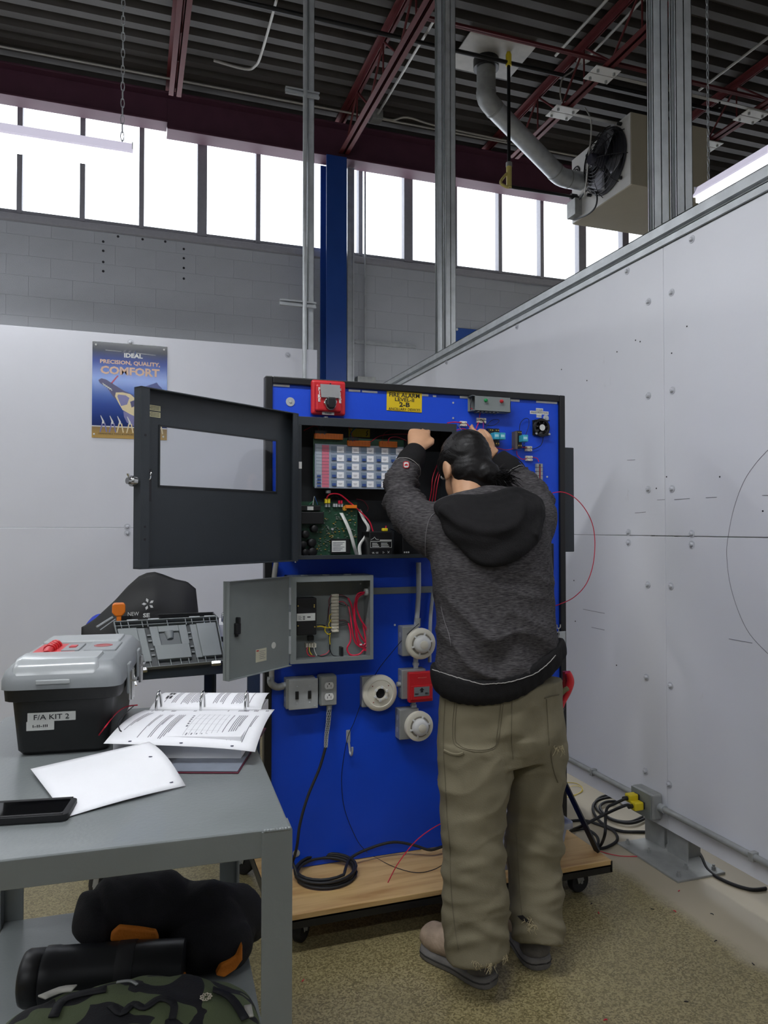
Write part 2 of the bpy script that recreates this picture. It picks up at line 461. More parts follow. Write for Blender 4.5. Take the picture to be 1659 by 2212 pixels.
window_band('window_1', -6, XC-0.03, left_m, [])
window_band('window_2', XC+0.03, 9.5, right_m, [(wx(1350), 9.4, W0+0.32)])
# eave beam (two lengths, the right-hand one deeper) carried by the column
def ibeam(mb, x0, x1, yc, z0, z1, bf, tf=0.02, tw=0.014):
    mb.box(x0, x1, yc-bf/2, yc+bf/2, z0, z0+tf); mb.box(x0, x1, yc-bf/2, yc+bf/2, z1-tf, z1)
    mb.box(x0, x1, yc-tw/2, yc+tw/2, z0+tf, z1-tf); return mb
YBM = 7.86
xs = onY(362, 250, YBM-0.1).x
bL = ibeam(MB(), -6, xs, YBM, 5.50, 5.82, 0.20).build('eave_beam', M_purple, bevel=0.003)
tag(structure(bL), 'shallower maroon steel beam above the left-hand windows', 'beam')
bR = ibeam(MB(), xs, 9.5, YBM, 5.43, 5.82, 0.22).build('eave_beam', M_purple, bevel=0.003)
tag(structure(bR), 'deeper maroon steel beam running behind the blue column and heater', 'beam')
# steel joists, parts of the ceiling
JX = [2.21-1.83*2, 2.21-1.83, 2.21, 2.21+1.83, 2.21+3.66, 2.21+5.49]
for i, jx in enumerate(JX):
    yend = 7.80 if i == 2 else 7.27
    bc = MB()
    for s in (-1, 1):
        bc.box(jx+s*0.008, jx+s*0.058, -4.9, yend, 5.50, 5.507); bc.box(jx+s*0.008, jx+s*0.014, -4.9, yend, 5.50, 5.55)
    j = bc.build('joist', M_redsteel, ceiling)
    tc_ = MB()
    for s in (-1, 1):
        tc_.box(jx+s*0.008, jx+s*0.06, -4.9, 7.95, 5.93, 5.937); tc_.box(jx+s*0.008, jx+s*0.014, -4.9, 7.95, 5.88, 5.93)
    tc_.build('top_chord', M_redsteel, j)
    wb = MB(); y = yend-0.1; up = False
    while y > 3.0:
        a = (jx, y, 5.91 if up else 5.525); b = (jx, y-0.42, 5.525 if up else 5.91)
        wb.cyl(a, b, 0.011, n=6)
        if not up: wb.cyl((jx, y-0.42, 5.525), (jx, y-0.42, 5.91), 0.009, n=6)
        y -= 0.42; up = not up
    wb.build('web', M_redsteel, j)
# bridging angles tying the joists
for yy, zz in ((5.62, 5.60), (7.5, 5.87)):
    if yy < 6: MB().box(2.3, 9.4, yy-0.02, yy+0.02, zz, zz+0.006).box(2.3, 9.4, yy-0.003, yy+0.003, zz, zz+0.035).build('bridging', M_redsteel, ceiling)
# blue column
xc0, xc1 = onY(705, 560, 7.72).x, onY(749, 560, 7.72).x
xm = (xc0+xc1)/2; hw = (xc1-xc0)/2
colm = MB().box(xm-hw, xm+hw, 7.72, 7.735, 0, 5.43).box(xm-hw, xm+hw, 7.985, 8.0, 0, 5.43).box(xm-0.006, xm+0.006, 7.735, 7.985, 0, 5.43).build('steel_column', M_navy, bevel=0.003)
tag(structure(colm), 'dark blue steel column standing against the block wall', 'column')

# ------------------------------------------------------------------ partitions
def bolt(parent, p, n, r=0.011):
    n = Vector(n)
    b = MB().lathe([(r*1.9,0),(r*1.9,0.002),(r,0.002),(r,0.009),(r*0.7,0.012),(0.001,0.012)], p, n, 10)
    return b.build('bolt', M_panelbolt, parent, smooth=True)
M_panelbolt = mat('painted_bolt', (196,198,204), 0.45, 0.1, 0.06)
XR = 2.12
wall_right = struct_empty('wall_right', (XR, 4, 0.14), 'long white plywood partition receding along the right side')
for (y0, y1) in ((-2.34, 0.10), (0.10, 2.54), (2.54, 4.98), (4.98, 7.42)):
    for (z0, z1) in ((0.105, 1.325), (1.325, 2.545)):
        MB().box(XR, XR+0.019, y0+0.0012, y1-0.0012, z0+0.0018, z1-0.0018).build('panel', M_panel, wall_right, bevel=0.0015, seg=1)
for (px, py) in [(1495,517),(1355,586),(1451,632),(1401,652),(1117,706),(965,783),(1453,843),(1401,855),(1401,1057),(1452,1056),(1358,1150),(1358,1172),(1495,1153),(1495,1176),(1400,1263),(1450,1266),(1397,1463),(1449,1481),(1395,1666),(1446,1694)]:
    bolt(wall_right, onX(px, py, XR), (-1,0,0), 0.0085)
nail = MB()
for (px, py) in [(1373,735),(1383,738),(1451,763),(1484,705),(1213,798),(1333,760),(1268,822),(1418,1055),(1648,1104),(1240,1254),(1243,1342),(1332,1437),(1440,1030),(1555,1030)]:
    p = onX(px, py, XR); nail.cyl(p, p-X*0.0012, 0.0035, n=6)
nail.build('nail_hole', M_ink, wall_right)
# pencil arc and scratches drawn on the panels
arc = [(1659,972),(1632,1002),(1606,1042),(1585,1100),(1573,1160),(1570,1200),(1577,1260),(1595,1320),(1620,1370),(1659,1412)]
MB().tube([onX(px, py, XR)-X*0.0003 for px, py in [(q.x, q.y) for q in spl([(a,b,0) for a,b in arc], 5)]], 0.0011, 4).build('pencil_arc', M_inkgrey, wall_right)
sc = MB()
for a in [(1420,1080,1436,1079),(1457,1079,1490,1077),(1525,1075,1548,1074),(1372,1108,1395,1106),(1260,1316,1306,1325),(1278,1355,1306,1361),(1575,1380,1625,1389),(1647,1070,1659,1070),(1355,994,1372,993)]:
    sc.tube([onX(a[0],a[1],XR)-X*0.0003, onX(a[2],a[3],XR)-X*0.0003], 0.0013, 4)
sc.build('scratch', M_inkgrey, wall_right)
# channel rail along the top of the right partition
rail = MB()
for (z0, z1, x0, x1) in ((0.002,0.008,-0.012,0.06),(0.008,0.032,-0.012,-0.009),(0.028,0.032,-0.012,0.0),(0.032,0.06,0.006,0.02),(0.05,0.054,-0.012,0.02),(0.054,0.092,-0.012,-0.009),(0.088,0.092,-0.012,0.05)):
    rail.box(XR+x0, XR+x1, -2.3, 7.42, 2.545+z0, 2.545+z1)
rail.build('top_rail', M_galv, wall_right)
# strut posts that carry the partition, slots face the panels
def strut_post(x, y, z0, z1, label, double=True, group=None, face='X'):
    t = thing('strut_post', label, 'post', (x, y, z0), group)
    m = MB(); w = 0.041; th = 0.0026; lip = 0.0095
    def chan(s):
        # C section opening towards s along x; back at x
        m.box(x, x+s*th, y-w/2, y+w/2, z0, z1)
        for q in (-1, 1):
            m.box(x, x+s*w, y+q*w/2, y+q*(w/2-th), z0, z1)
            m.box(x+s*(w-th), x+s*w, y+q*w/2, y+q*(w/2-lip), z0, z1)
            m.box(x+s*(w-0.008), x+s*w, y+q*(w/2-lip), y+q*(w/2-lip+th), z0, z1)
    chan(-1); 
    if double: chan(1)
    o = m.build('channel', M_galv, t)
    return t
strut_post(XR+0.064, 2.642, 0.012, ZD, 'second galvanised strut post from the right, rising behind the partition')
strut_post(XR+0.064, 2.500, 0.012, ZD, 'rightmost galvanised strut post in front of the heater')
strut_post(XR+0.064, 5.03, 0.012, ZD, 'farther of the paired strut posts in mid picture')
strut_post(XR+0.064, 4.88, 0.012, ZD, 'nearer of the paired strut posts in mid picture')
# floor base plate with angle brackets under the near posts
bp = thing('post_base_plate', 'dusty steel base plate on the floor under the partition posts', 'base plate', (2.13, 2.57, 0))
MB().box(1.99, 2.22, 2.33, 2.70, 0.0, 0.009).build('plate', M_galv_dull, bp, bevel=0.002)
for y in (2.642, 2.500):
    MB().box(2.135, 2.14, y-0.06, y+0.06, 0.009, 0.125).box(2.14, 2.23, y-0.0255, y-0.0215, 0.009, 0.10).build('bracket', M_galv_dull, bp, bevel=0.001)
for (x, y) in ((2.02,2.36),(2.02,2.67),(2.09,2.40),(2.19,2.36),(2.05,2.57)):
    MB().cyl((x,y,0.009),(x,y,0.022),0.009,n=6).cyl((x,y,0.009),(x,y,0.03),0.005,n=8).build('anchor_bolt', M_galv_dull, bp)
# left partition in front of the block wall
YL = 4.93
XLe = onY(685, 900, YL).x
wall_part = struct_empty('wall_partition', (XLe-1.5, YL, 0.15), 'white plywood partition at the left with a poster on it')
for (x0, x1) in ((XLe-2.44, XLe), (XLe-4.88, XLe-2.44)):
    for (z0, z1) in ((0.15, 1.36), (1.36, 2.585)):
        MB().box(x0+0.001, x1-0.001, YL, YL+0.019, z0+0.0018, z1-0.0018).build('panel', M_panel, wall_part, bevel=0.0015, seg=1)
for (px, py) in [(282,740),(622,767),(275,1138),(275,1152),(545,1142)]:
    bolt(wall_part, onY(px, py, YL), (0,-1,0), 0.011)
px = onY(677, 700, YL+0.05)
strut_post(px.x, YL+0.055, 0.012, ZD, 'slotted strut post at the right end of the left partition', double=False)
sl = onY(677, 700, YL+0.03).x
# bright conduit running up beside that post, and the short cross channels clamped to it
pa = onY(658, 700, YL-0.03); 
cd = tag(MB().cyl((pa.x, YL-0.03, 0.2), (pa.x, YL-0.03, ZD), 0.0145, n=12).build('conduit_riser', M_galv, smooth=True), 'thin bright conduit rising past the end of the left partition', 'conduit')
def cross_channel(pxa, pya, pxb, Yp, label, h=0.041):
    a = onY(pxa, pya, Yp); b = onY(pxb, pya, Yp)
    m = MB(); z = a.z
    m.box(a.x, b.x, Yp, Yp+0.003, z-h/2, z+h/2); m.box(a.x, b.x, Yp-0.018, Yp, z+h/2-0.003, z+h/2); m.box(a.x, b.x, Yp-0.018, Yp, z-h/2, z-h/2+0.003)
    m.box(a.x, b.x, Yp-0.02, Yp-0.017, z+h/2-0.011, z+h/2); m.box(a.x, b.x, Yp-0.02, Yp-0.017, z-h/2, z-h/2+0.011)
    tag(m.build('cross_channel', M_galv), label, 'channel')
cross_channel(604, 653, 682, YL-0.05+0.035, 'short horizontal channel clamped to the conduit just above the partition')
cross_channel(616, 195, 689, YL-0.05+0.035, 'short horizontal channel clamped to the conduit near the roof')
# post and fittings beside the column on the block wall
e0, e1 = onY(751, 600, 7.9).x, onY(766, 600, 7.9).x
pe = tag(MB().box(e0, e1, 7.92, 7.96, 0, 5.42).box(e0, e0+0.02, 7.91, 7.92, 0, 5.42).box(e1-0.02, e1, 7.91, 7.92, 0, 5.42).build('strut_post', M_galv), 'galvanised post standing against the right side of the blue column', 'post')
cross_channel(766, 738, 897, 8.07, 'horizontal channel on the block wall right of the blue column')
cross_channel(790, 565, 902, 8.07, 'horizontal channel just under the window sill right of the column', 0.03)
q = onY(786, 815, 8.03); q2 = onY(789, 350, 8.03)
jb = thing('wall_junction_box', 'small grey box with a thin conduit riser on the block wall', 'junction box', (q.x, 8.06, q.z-0.1))
MB().box(q.x-0.09, q.x+0.13, 7.98, 8.09, q.z-0.22, q.z+0.0).build('box', M_galv_dull, jb, bevel=0.004)
MB().cyl((q.x+0.02, 8.05, q.z), (q.x+0.02, 8.05, W1+0.2), 0.012, n=8).build('riser', M_galv, jb, smooth=True)
# blue banner pinned to the wall beyond
a, b = onY(984, 708, 8.07), onY(1052, 716, 8.07)
bn = thing('wall_banner', 'plain blue banner half hidden behind the right partition', 'banner', (a.x, 8.07, a.z-0.9))
MB().box(a.x, a.x+0.9, 8.066, 8.07, a.z-0.9, a.z).build('sheet', mat('blue_banner', (52,88,160), 0.5), bn)
MB().cyl((a.x+0.015, 8.06, a.z-0.02), (a.x+0.015, 8.066, a.z-0.02), 0.016, n=10).build('pin', M_white, bn)
# ================================================================== LIGHT FIXTURES
def M_lens(k):
    return mat('lit_fluorescent_lens_%d' % round(k*10), (255,255,255), 0.5, 0, 0, emit=(248,251,255), estr=LENS*k)
M_side = mat('glowing_side_diffuser', (210,205,220), 0.5, 0, 0.02, emit=(225,220,240), estr=0.55)
M_fix = mat('fixture_white_enamel', (205,205,208), 0.4, 0, 0.03)
def chain(mb, p, z1, step=0.05):
    z = p[2]; i = 0
    while z < z1:
        r = 0.010; a = (r if i % 2 else 0.002, 0.002 if i % 2 else r)
        pts = [(p[0]+a[0]*math.cos(t), p[1]+a[1]*math.cos(t), z+step*0.62*math.sin(t)) for t in [k*math.pi/4 for k in range(8)]]
        mb.tube(pts, 0.0028, 4, closed=True); z += step; i += 1
    return mb
def fixture(p0, p1, label, power, group=None):
    """suspended strip light between p0 and p1 (ends at lens level)"""
    p0, p1 = Vector(p0), Vector(p1); mid = (p0+p1)/2; d = (p1-p0).normalized(); s = Vector((-d.y, d.x, 0)); L = (p1-p0).length
    t = thing('strip_light', label, 'light fixture', mid, group)
    prof = [(-0.075,0.0),(-0.075,0.012),(-0.04,0.075),(0.04,0.075),(0.075,0.012),(0.075,0.0),(0.066,0.0),(0.034,0.066),(-0.034,0.066),(-0.066,0.0)]
    m = MB()
    rings = []
    for q in (p0, p1): rings.append([q+s*a+Z*b for a, b in prof])
    m.loft(rings)
    fixn(m.build('housing', M_fix, t))
    for q, sg in ((p0, 1), (p1, -1)):
        MB().bar(q+Z*0.036, q+d*(sg*0.006)+Z*0.036, 0.14, 0.07).build('end_cap', M_fix, t)
    for sg in (-1, 1): MB().loft([[q+s*(sg*a)+Z*b for a, b in ((0.0765,0.0),(0.079,0.0),(0.079,0.013),(0.044,0.075),(0.042,0.073),(0.0765,0.012))] for q in (p0, p1)]).build('side_diffuser', M_side, t)
    ln = MB(); ln.bar(p0+d*0.01-Z*0.012, p1-d*0.01-Z*0.012, 0.125, 0.052); ln.build('lens', M_lens(power), t)
    for q in (p0+d*0.06, p1-d*0.06):
        chain(MB(), q+Z*0.08, ZD).build('chain', M_galv, t)
    return t
fr = onZ(1517, 430, 3.60)
fixture((fr.x, fr.y, 3.60), (fr.x, fr.y-2.44, 3.60), 'brightly lit strip light hanging beyond the right partition', 1.0)
fl = onZ(287, 345, 3.55)
fixture((fl.x-2.44, fl.y, 3.55), (fl.x, fl.y, 3.55), 'strip light on chains hanging across the left-hand windows', 1.0)
fixture((-3.72, 6.6, 2.83), (-1.28, 6.6, 2.83), 'added unseen strip light low behind the left partition, brightening the block wall', 3.0)  # added lamp, out of view, only to brighten the block wall
fixture((2.464, 5.8, 2.78), (4.946, 5.8, 2.78), 'added unseen strip light behind the right partition below the heater, lifting the block wall', 1.8)  # invented fill lamp for the wall's right part, chains hidden behind the posts
# further rows of the same fittings above and behind the camera
fixture((-1.5, 1.25, 3.55), (0.94, 1.25, 3.55), 'strip light hanging overhead between the camera and the board', 2.3)
for (x0, x1, y, lab) in ((-1.5, 0.94, -1.6, 'strip light hanging directly behind the camera'), (-4.6, -2.16, -1.6, 'strip light hanging behind the camera at the far left'), (-4.6, -2.16, 2.6, 'strip light hanging out of view to the left of the near cart')):
    fixture((x0, y, 3.55), (x1, y, 3.55), lab, 1.4, 'strip lights around the camera')

# ================================================================== ROOF SERVICES
def conduit(name, pts, r, label, mt=None, cat='conduit'):
    return tag(MB().tube(spl(pts, 4), r, 7).build(name, mt or M_conduit, smooth=True), label, cat)
def zr(px, py, z): return onZ(px, py, z)
conduit('ceiling_conduit', [(-3, 7.62, 5.87), (3, 7.62, 5.87), (6, 7.62, 5.87)], 0.011, 'long thin conduit running across the roof just in front of the beam')
p = zr(575, 80, 5.87); xx = p.x
conduit('ceiling_conduit', [(xx, 4.5, 5.87), (xx, 6.0, 5.87), (xx, 6.9, 5.87), (xx-0.03, 7.12, 5.86), (xx-0.12, 7.2, 5.86), (xx-0.42, 7.18, 5.87)], 0.013, 'pale conduit hooking left under the deck above the left partition')
p = zr(880, 140, 5.87); xx = p.x; pe_ = zr(812, 252, 5.87)
jb2 = thing('ceiling_junction_box', 'small dark box where two roof conduits meet left of the posts', 'junction box', (xx, pe_.y, 5.82))
MB().box(xx-0.06, xx+0.06, pe_.y-0.06, pe_.y+0.06, 5.82, 5.93).build('box', M_galv_dull, jb2, bevel=0.004)
MB().tube([(xx, 4.5, 5.87), (xx, pe_.y-0.06, 5.87)], 0.013, 7).build('conduit', M_conduit, jb2, smooth=True)
MB().tube(spl([(xx+0.06, pe_.y, 5.87), (xx+0.2, pe_.y+0.02, 5.88), (xx+0.35, pe_.y-0.05, 5.9), (xx+0.7, pe_.y-0.03, 5.88), (xx+1.6, pe_.y, 5.88)], 5), 0.011, 7).build('conduit', M_conduit, jb2, smooth=True)
a = zr(1302, 12, 5.87); b = zr(1200, 120, 5.87)
conduit('ceiling_conduit', [(a.x, 4.4, 5.87), (b.x, b.y, 5.87)], 0.014, 'pale straight conduit ending under the deck above the flue pipe')
a = zr(1360, 25, 5.87); b = zr(1265, 130, 5.87)
jb3 = thing('ceiling_junction_box', 'small white box under the deck feeding a drooping cable', 'junction box', (b.x, b.y, 5.84))
MB().tube([(a.x, 4.4, 5.87), (b.x, b.y, 5.87)], 0.013, 7).build('conduit', M_conduit, jb3, smooth=True)
MB().lathe([(0.07,0),(0.07,0.05),(0.05,0.055),(0.001,0.055)], (b.x-0.01, b.y+0.02, 5.93), (0,0,-1), 8).build('box', mat('box_white_paint', (190,190,186), 0.5), jb3)
cb = [(b.x-0.01, b.y+0.06, 5.88), onY(1235, 155, b.y+0.1), onY(1215, 170, b.y+0.12), onY(1210, 200, b.y+0.1), onY(1214, 222, b.y+0.1)]
MB().tube(spl(cb, 5), 0.008, 6).build('cable', M_conduit, jb3, smooth=True)
a = zr(1655, 85, 5.87); b = zr(1510, 195, 5.87)
conduit('ceiling_conduit', [(a.x, 4.4, 5.87), (b.x, b.y, 5.87)], 0.013, 'pale conduit under the deck at the far right above the heater')
# black gas line under the deck and its drop to the heater
gz = 5.82
g0 = zr(1000, 108, gz)
gl = thing('gas_pipe', 'black gas pipe with yellow fittings dropping to the heater', 'gas pipe', (g0.x, g0.y, gz))
yg = g0.y+0.03
gx = zr(1087, 150, gz).x
MB().cyl((-1.0, yg, gz), (6.5, yg, gz), 0.020, n=8).build('main', M_blackpaint, gl, smooth=True)
gd = onY(1084, 380, yg)
MB().cyl((gx, yg, gz+0.09), (gx, yg, gd.z+0.08), 0.017, n=8).build('drop', M_blackpaint, gl, smooth=True)
MB().cyl((gx, yg, gz-0.03), (gx, yg, gz+0.08), 0.028, n=10).cyl((gx, yg, gz+0.08), (gx, yg, gz+0.12), 0.02, n=10).build('top_fitting', M_yellow, gl, smooth=True)
MB().cyl((gx, yg, gd.z+0.1), (gx, yg, gd.z+0.14), 0.03, n=10).build('union', M_galv_dull, gl, smooth=True)
MB().cyl((gx, yg, gd.z-0.10), (gx, yg, gd.z+0.1), 0.026, n=10).tube(spl([(gx, yg, gd.z+0.05), (gx-0.05, yg, gd.z), (gx-0.09, yg, gd.z-0.07), (gx-0.02, yg, gd.z-0.1)], 4), 0.014, 7).build('valve', mat('pale_yellow_valve', (205,190,110), 0.45), gl, smooth=True)
# ------------------------------------------------------------------ unit heater
HX0, HY0 = onY(1363, 320, 5.98).x, 5.98
HZ0, HZ1 = onY(1364, 398, 5.98).z, onY(1362, 241, 5.98).z
HY1 = HY0+1.02; HX1 = onY(1533, 330, 5.98).x
ht = thing('unit_heater', 'beige gas unit heater with a caged fan hanging under the joists', 'heater', (HX0+0.4, HY0+0.5, HZ0))
M_heat = mat('heater_beige_enamel', (188,180,158), 0.45, 0, 0.03, 6)
M_heatw = mat('heater_fan_face_enamel', (208,206,200), 0.45, 0, 0.03, 6)
MB().box(HX0+0.004, HX1, HY0, HY1, HZ0, HZ1).build('casing', M_heat, ht, bevel=0.006)
MB().box(HX0-0.004, HX0+0.004, HY0+0.004, HY1-0.004, HZ0+0.004, HZ1-0.004).build('fan_face', M_heatw, ht, bevel=0.003)
fc = onX(1312, 350, HX0); fc = Vector((HX0, fc.y, fc.z)); fR = 0.31
MB().lathe([(fR,0.005),(fR+0.02,0.012),(fR+0.02,0.018),(fR,0.022),(fR-0.012,0.006),(0.01,0.006)], fc, (-1,0,0), 32).build('fan_opening', M_ink, ht, smooth=True)
MB().lathe([(0.06,0.02),(0.06,0.2),(0.05,0.215),(0.001,0.215)], fc, (-1,0,0), 16).build('motor', mat('motor_dark_paint', (50,50,62), 0.45), ht, smooth=True)
M_blade = mat('aluminium_blade', (150,150,155), 0.35, 0.8)
for k in range(4):
    a = k*math.pi/2+0.5; pts = []
    def bl(u, v, a=a):
        r = 0.06+u*0.23; w = (v-0.5)*(0.10+0.2*u); ca, sa = math.cos(a+w/(r+0.05)*0.9), math.sin(a+w/(r+0.05)*0.9)
        return fc+Vector((-0.05-w*0.25, r*ca, r*sa))
    MB().grid(bl, 6, 5).build('fan_blade', M_blade, ht, smooth=True, solid=0.003)
g = MB()
for k in range(9):
    r = 0.07+k*0.031; o = 0.17-0.11*(k/8.0)**2
    g.tube([fc+Vector((-o, r*math.cos(t*math.pi/14), r*math.sin(t*math.pi/14))) for t in range(28)], 0.0032, 4, closed=True)
for k in range(8):
    a = k*math.pi/4+0.2
    g.tube([fc+Vector((-o_, r_*math.cos(a), r_*math.sin(a))) for r_, o_ in ((0.06,0.175),(0.15,0.16),(0.25,0.11),(0.32,0.06),(0.35,0.008))], 0.004, 5)
g.build('fan_guard', M_blackpaint, ht)
for a in (0.6, 2.3, 4.0, 5.6):
    p = fc+Vector((-0.008, 0.36*math.cos(a), 0.36*math.sin(a))); MB().cyl(p, p-X*0.04, 0.018, n=8).build('guard_mount', M_blackpaint, ht)
lg = onX(1244, 376, HX0-0.005)
emb = MB()
for r in (0.075, 0.048): emb.tube([lg+Vector((-0.002, r*math.cos(t*math.pi/10), r*math.sin(t*math.pi/10))) for t in range(20)], 0.008, 4, closed=True)
emb.cyl(lg, lg-X*0.004, 0.022, n=10); emb.build('emblem', M_ink, ht)
jbh = onX(1250, 447, HX0-0.005)
MB().box(HX0-0.09, HX0-0.004, jbh.y-0.06, jbh.y+0.10, jbh.z-0.11, jbh.z+0.07).build('junction_box', M_galv_dull, ht, bevel=0.004)
w1 = [onX(1252,430,HX0-0.05), onX(1270,410,HX0-0.08), onX(1288,418,HX0-0.06), onX(1287,445,HX0-0.06), onX(1270,463,HX0-0.05), onX(1240,475,HX0-0.03)]
MB().tube(spl(w1, 5), 0.009, 6).build('cable', M_blackwire, ht, smooth=True)
w2 = [onX(1263,232,HX0-0.3), onX(1275,255,HX0-0.25), onX(1277,290,HX0-0.22), onX(1271,340,HX0-0.2), onX(1268,380,HX0-0.16), onX(1262,425,HX0-0.06)]
MB().tube(spl(w2, 5), 0.008, 6).build('cable', M_conduit, ht, smooth=True)
gv = Vector((gx, yg, gd.z-0.085)); he_ = onX(1250, 427, HX0)
MB().tube([gv, Vector((gv.x+0.05, gv.y+0.01, gv.z)), Vector((HX0-0.10, he_.y, he_.z)), Vector((HX0, he_.y, he_.z))], 0.017, 8).build('branch', M_blackpaint, gl, smooth=True)
MB().cyl((HX0-0.10, he_.y, he_.z), (HX0-0.03, he_.y, he_.z), 0.032, n=10).build('union', M_blackpaint, gl, smooth=True)
# hangers: white clamp plates on two joists, cross struts and rods
for i, (px, py, jx) in enumerate([(1300,162,JX[3]),(1210,243,JX[3]),(1632,255,JX[4]),(1548,320,JX[4])]):
    yy = onZ(px, py, 5.485).y
    c = thing('joist_clamp_plate', ['white bolted clamp plate on the joist, upper of the two above the fan','white bolted clamp plate on the joist, lower of the two above the fan','white bolted clamp plate at the far right edge under the joist','white bolted clamp plate peeking out behind the heater'][i], 'bracket', (jx, yy, 5.485))
    for s in (-1, 1): MB().box(jx-0.13, jx+0.13, yy+s*0.055-0.05, yy+s*0.055+0.05, 5.483, 5.491).build('plate', M_white, c, bevel=0.002)
    for sx in (-0.085, 0.085):
        for sy in (-0.06, 0.06): MB().cyl((jx+sx, yy+sy, 5.46), (jx+sx, yy+sy, 5.484), 0.013, n=6).build('nut', M_galv_dull, c)
for yy in (onZ(1300,162,5.485).y, onZ(1210,243,5.485).y):
    MB().box(JX[3]-0.1, JX[4]+0.1, yy-0.02, yy+0.02, 5.492, 5.499).build('hanger_strut', M_conduit, ht)
    for x in (HX0+0.2, HX1-0.2): MB().cyl((x, yy, HZ1-0.01), (x, yy, 5.49), 0.01, n=6).build('hanger_rod', M_blackpaint, ht)
# flue pipe to a flashing plate under the deck
fl = thing('flue_pipe', 'large galvanised flue pipe angled from heater up to the roof', 'flue pipe', (3.6, 6.6, 5.1))
pz = onZ(1050, 125, ZD-0.01)
e1 = Vector((pz.x, pz.y, onZ(1050,125,ZD).z)); 
up_e = Vector((pz.x, pz.y, onY(1055, 218, pz.y).z))
ho = onX(1258, 392, HX0); lo_e = onY(1212, 384, ho.y-0.03)
R = 0.092
def pipe(a, b, r=R): return MB().cyl(a, b, r, n=24)
d1 = (lo_e-up_e).normalized()
pipe(up_e+Z*0.04, (pz.x, pz.y, ZD)).build('riser', M_galv_dull, fl, smooth=True)
pipe(up_e+d1*0.1, lo_e-d1*0.08).build('run', M_galv, fl, smooth=True)
el = MB().tube(spl([up_e+Z*0.1, up_e+Z*0.02+d1*0.01, up_e+d1*0.14], 3), R*1.03, 24); el.build('elbow', M_galv_dull, fl, smooth=True)
hend = Vector((HX0, ho.y, ho.z)); d2 = (hend-lo_e).normalized()
el = MB().tube(spl([lo_e-d1*0.12, lo_e-d1*0.03+d2*0.01, lo_e+d2*0.1, hend], 3), R*1.03, 24); el.build('elbow', M_galv, fl, smooth=True)
for q, dd in ((up_e+Z*0.08, Z), (up_e+d1*0.12, d1), (lo_e-d1*0.11, d1), (lo_e+d2*0.09, d2)):
    MB().cyl(q-dd*0.006, q+dd*0.006, R*1.06, n=24).build('seam_band', M_galv_dull, fl, smooth=True)
MB().cyl((pz.x-0.0, pz.y, ZD-0.12), (pz.x, pz.y, ZD-0.005), R*1.35, n=24).build('collar', M_blackpaint, fl, smooth=True)
fp = MB().box(pz.x-0.32, pz.x+0.36, pz.y-0.36, pz.y+0.22, ZD-0.03, ZD-0.02); fp.build('flashing_plate', mat('flashing_white_steel', (175,172,165), 0.5, 0, 0.1, 12), fl)
# ================================================================== BLUE TRAINING BOARD ON A DOLLY
YF = 2.635                     # front face of the blue board
def B(px, py, off=0.0): return onY(px, py, YF-off)
def R4(x0, y0, x1, y1, off=0.0):
    """picture rectangle -> X0, X1, Z0, Z1 on the plane that stands off the board"""
    a, b = B(x0, (y0+y1)/2, off), B(x1, (y0+y1)/2, off); c, d = B((x0+x1)/2, y1, off), B((x0+x1)/2, y0, off)
    return a.x, b.x, c.z, d.z
def pbox(name, m, parent, px, off0, off1, bevel=0.0, off_px=None):
    """box over a picture rectangle measured at its front (off1), from off0 to off1 in front of the board"""
    x0, x1, z0, z1 = R4(*px, off1 if off_px is None else off_px)
    return MB().box(x0, x1, YF-off1, YF-off0, z0, z1).build(name, m, parent, bevel=bevel)
def W(pts, r=0.0016, n=6, sn=5):
    """wire through (px, py, off) points"""
    return MB().tube(spl([B(p[0], p[1], p[2]) for p in pts], sn), r, n)
XL0, XR0 = B(571, 1140).x, B(1219, 1140).x
ZT = 0.135; ZB = 1.905
bd = thing('training_board', 'tall blue board in a black frame on a wheeled plywood dolly', 'display board', ((XL0+XR0)/2, 2.66, 0))
MB().box(XL0+0.012, XR0-0.012, YF, YF+0.016, ZT+0.002, ZB-0.012).build('blue_panel', M_blue_board, bd)
FT = 0.027
for nm, bx in (('frame_post', (XL0, XL0+FT, YF-0.012, YF+0.03, ZT, ZB)), ('frame_post', (XR0-FT, XR0, YF-0.012, YF+0.03, ZT, ZB)), ('frame_rail', (XL0+FT, XR0-FT, YF-0.012, YF+0.03, ZB-FT, ZB))):
    MB().box(*bx).build(nm, M_blackpaint, bd, bevel=0.004)
M_tape = mat('white_edge_tape', (215,215,215), 0.6, 0, 0.12, 30)
for (x0, x1, dz, h) in ((XL0+0.03, XL0+0.09, 0.0, 0.008), (B(753,840).x, B(778,840).x, 0.003, 0.007), (B(782,840).x, B(815,840).x, 0.004, 0.006), (B(838,850).x, B(925,850).x, 0.003, 0.007), (B(935,850).x, B(942,850).x, 0.005, 0.006), (B(993,856).x, B(1122,866).x, -0.001, 0.010), (B(1158,868).x, B(1203,870).x, -0.002, 0.010)):
    MB().box(x0, x1, YF-0.0015, YF, ZB-FT-dz-h, ZB-FT-dz+0.001).build('edge_tape', M_tape, bd)
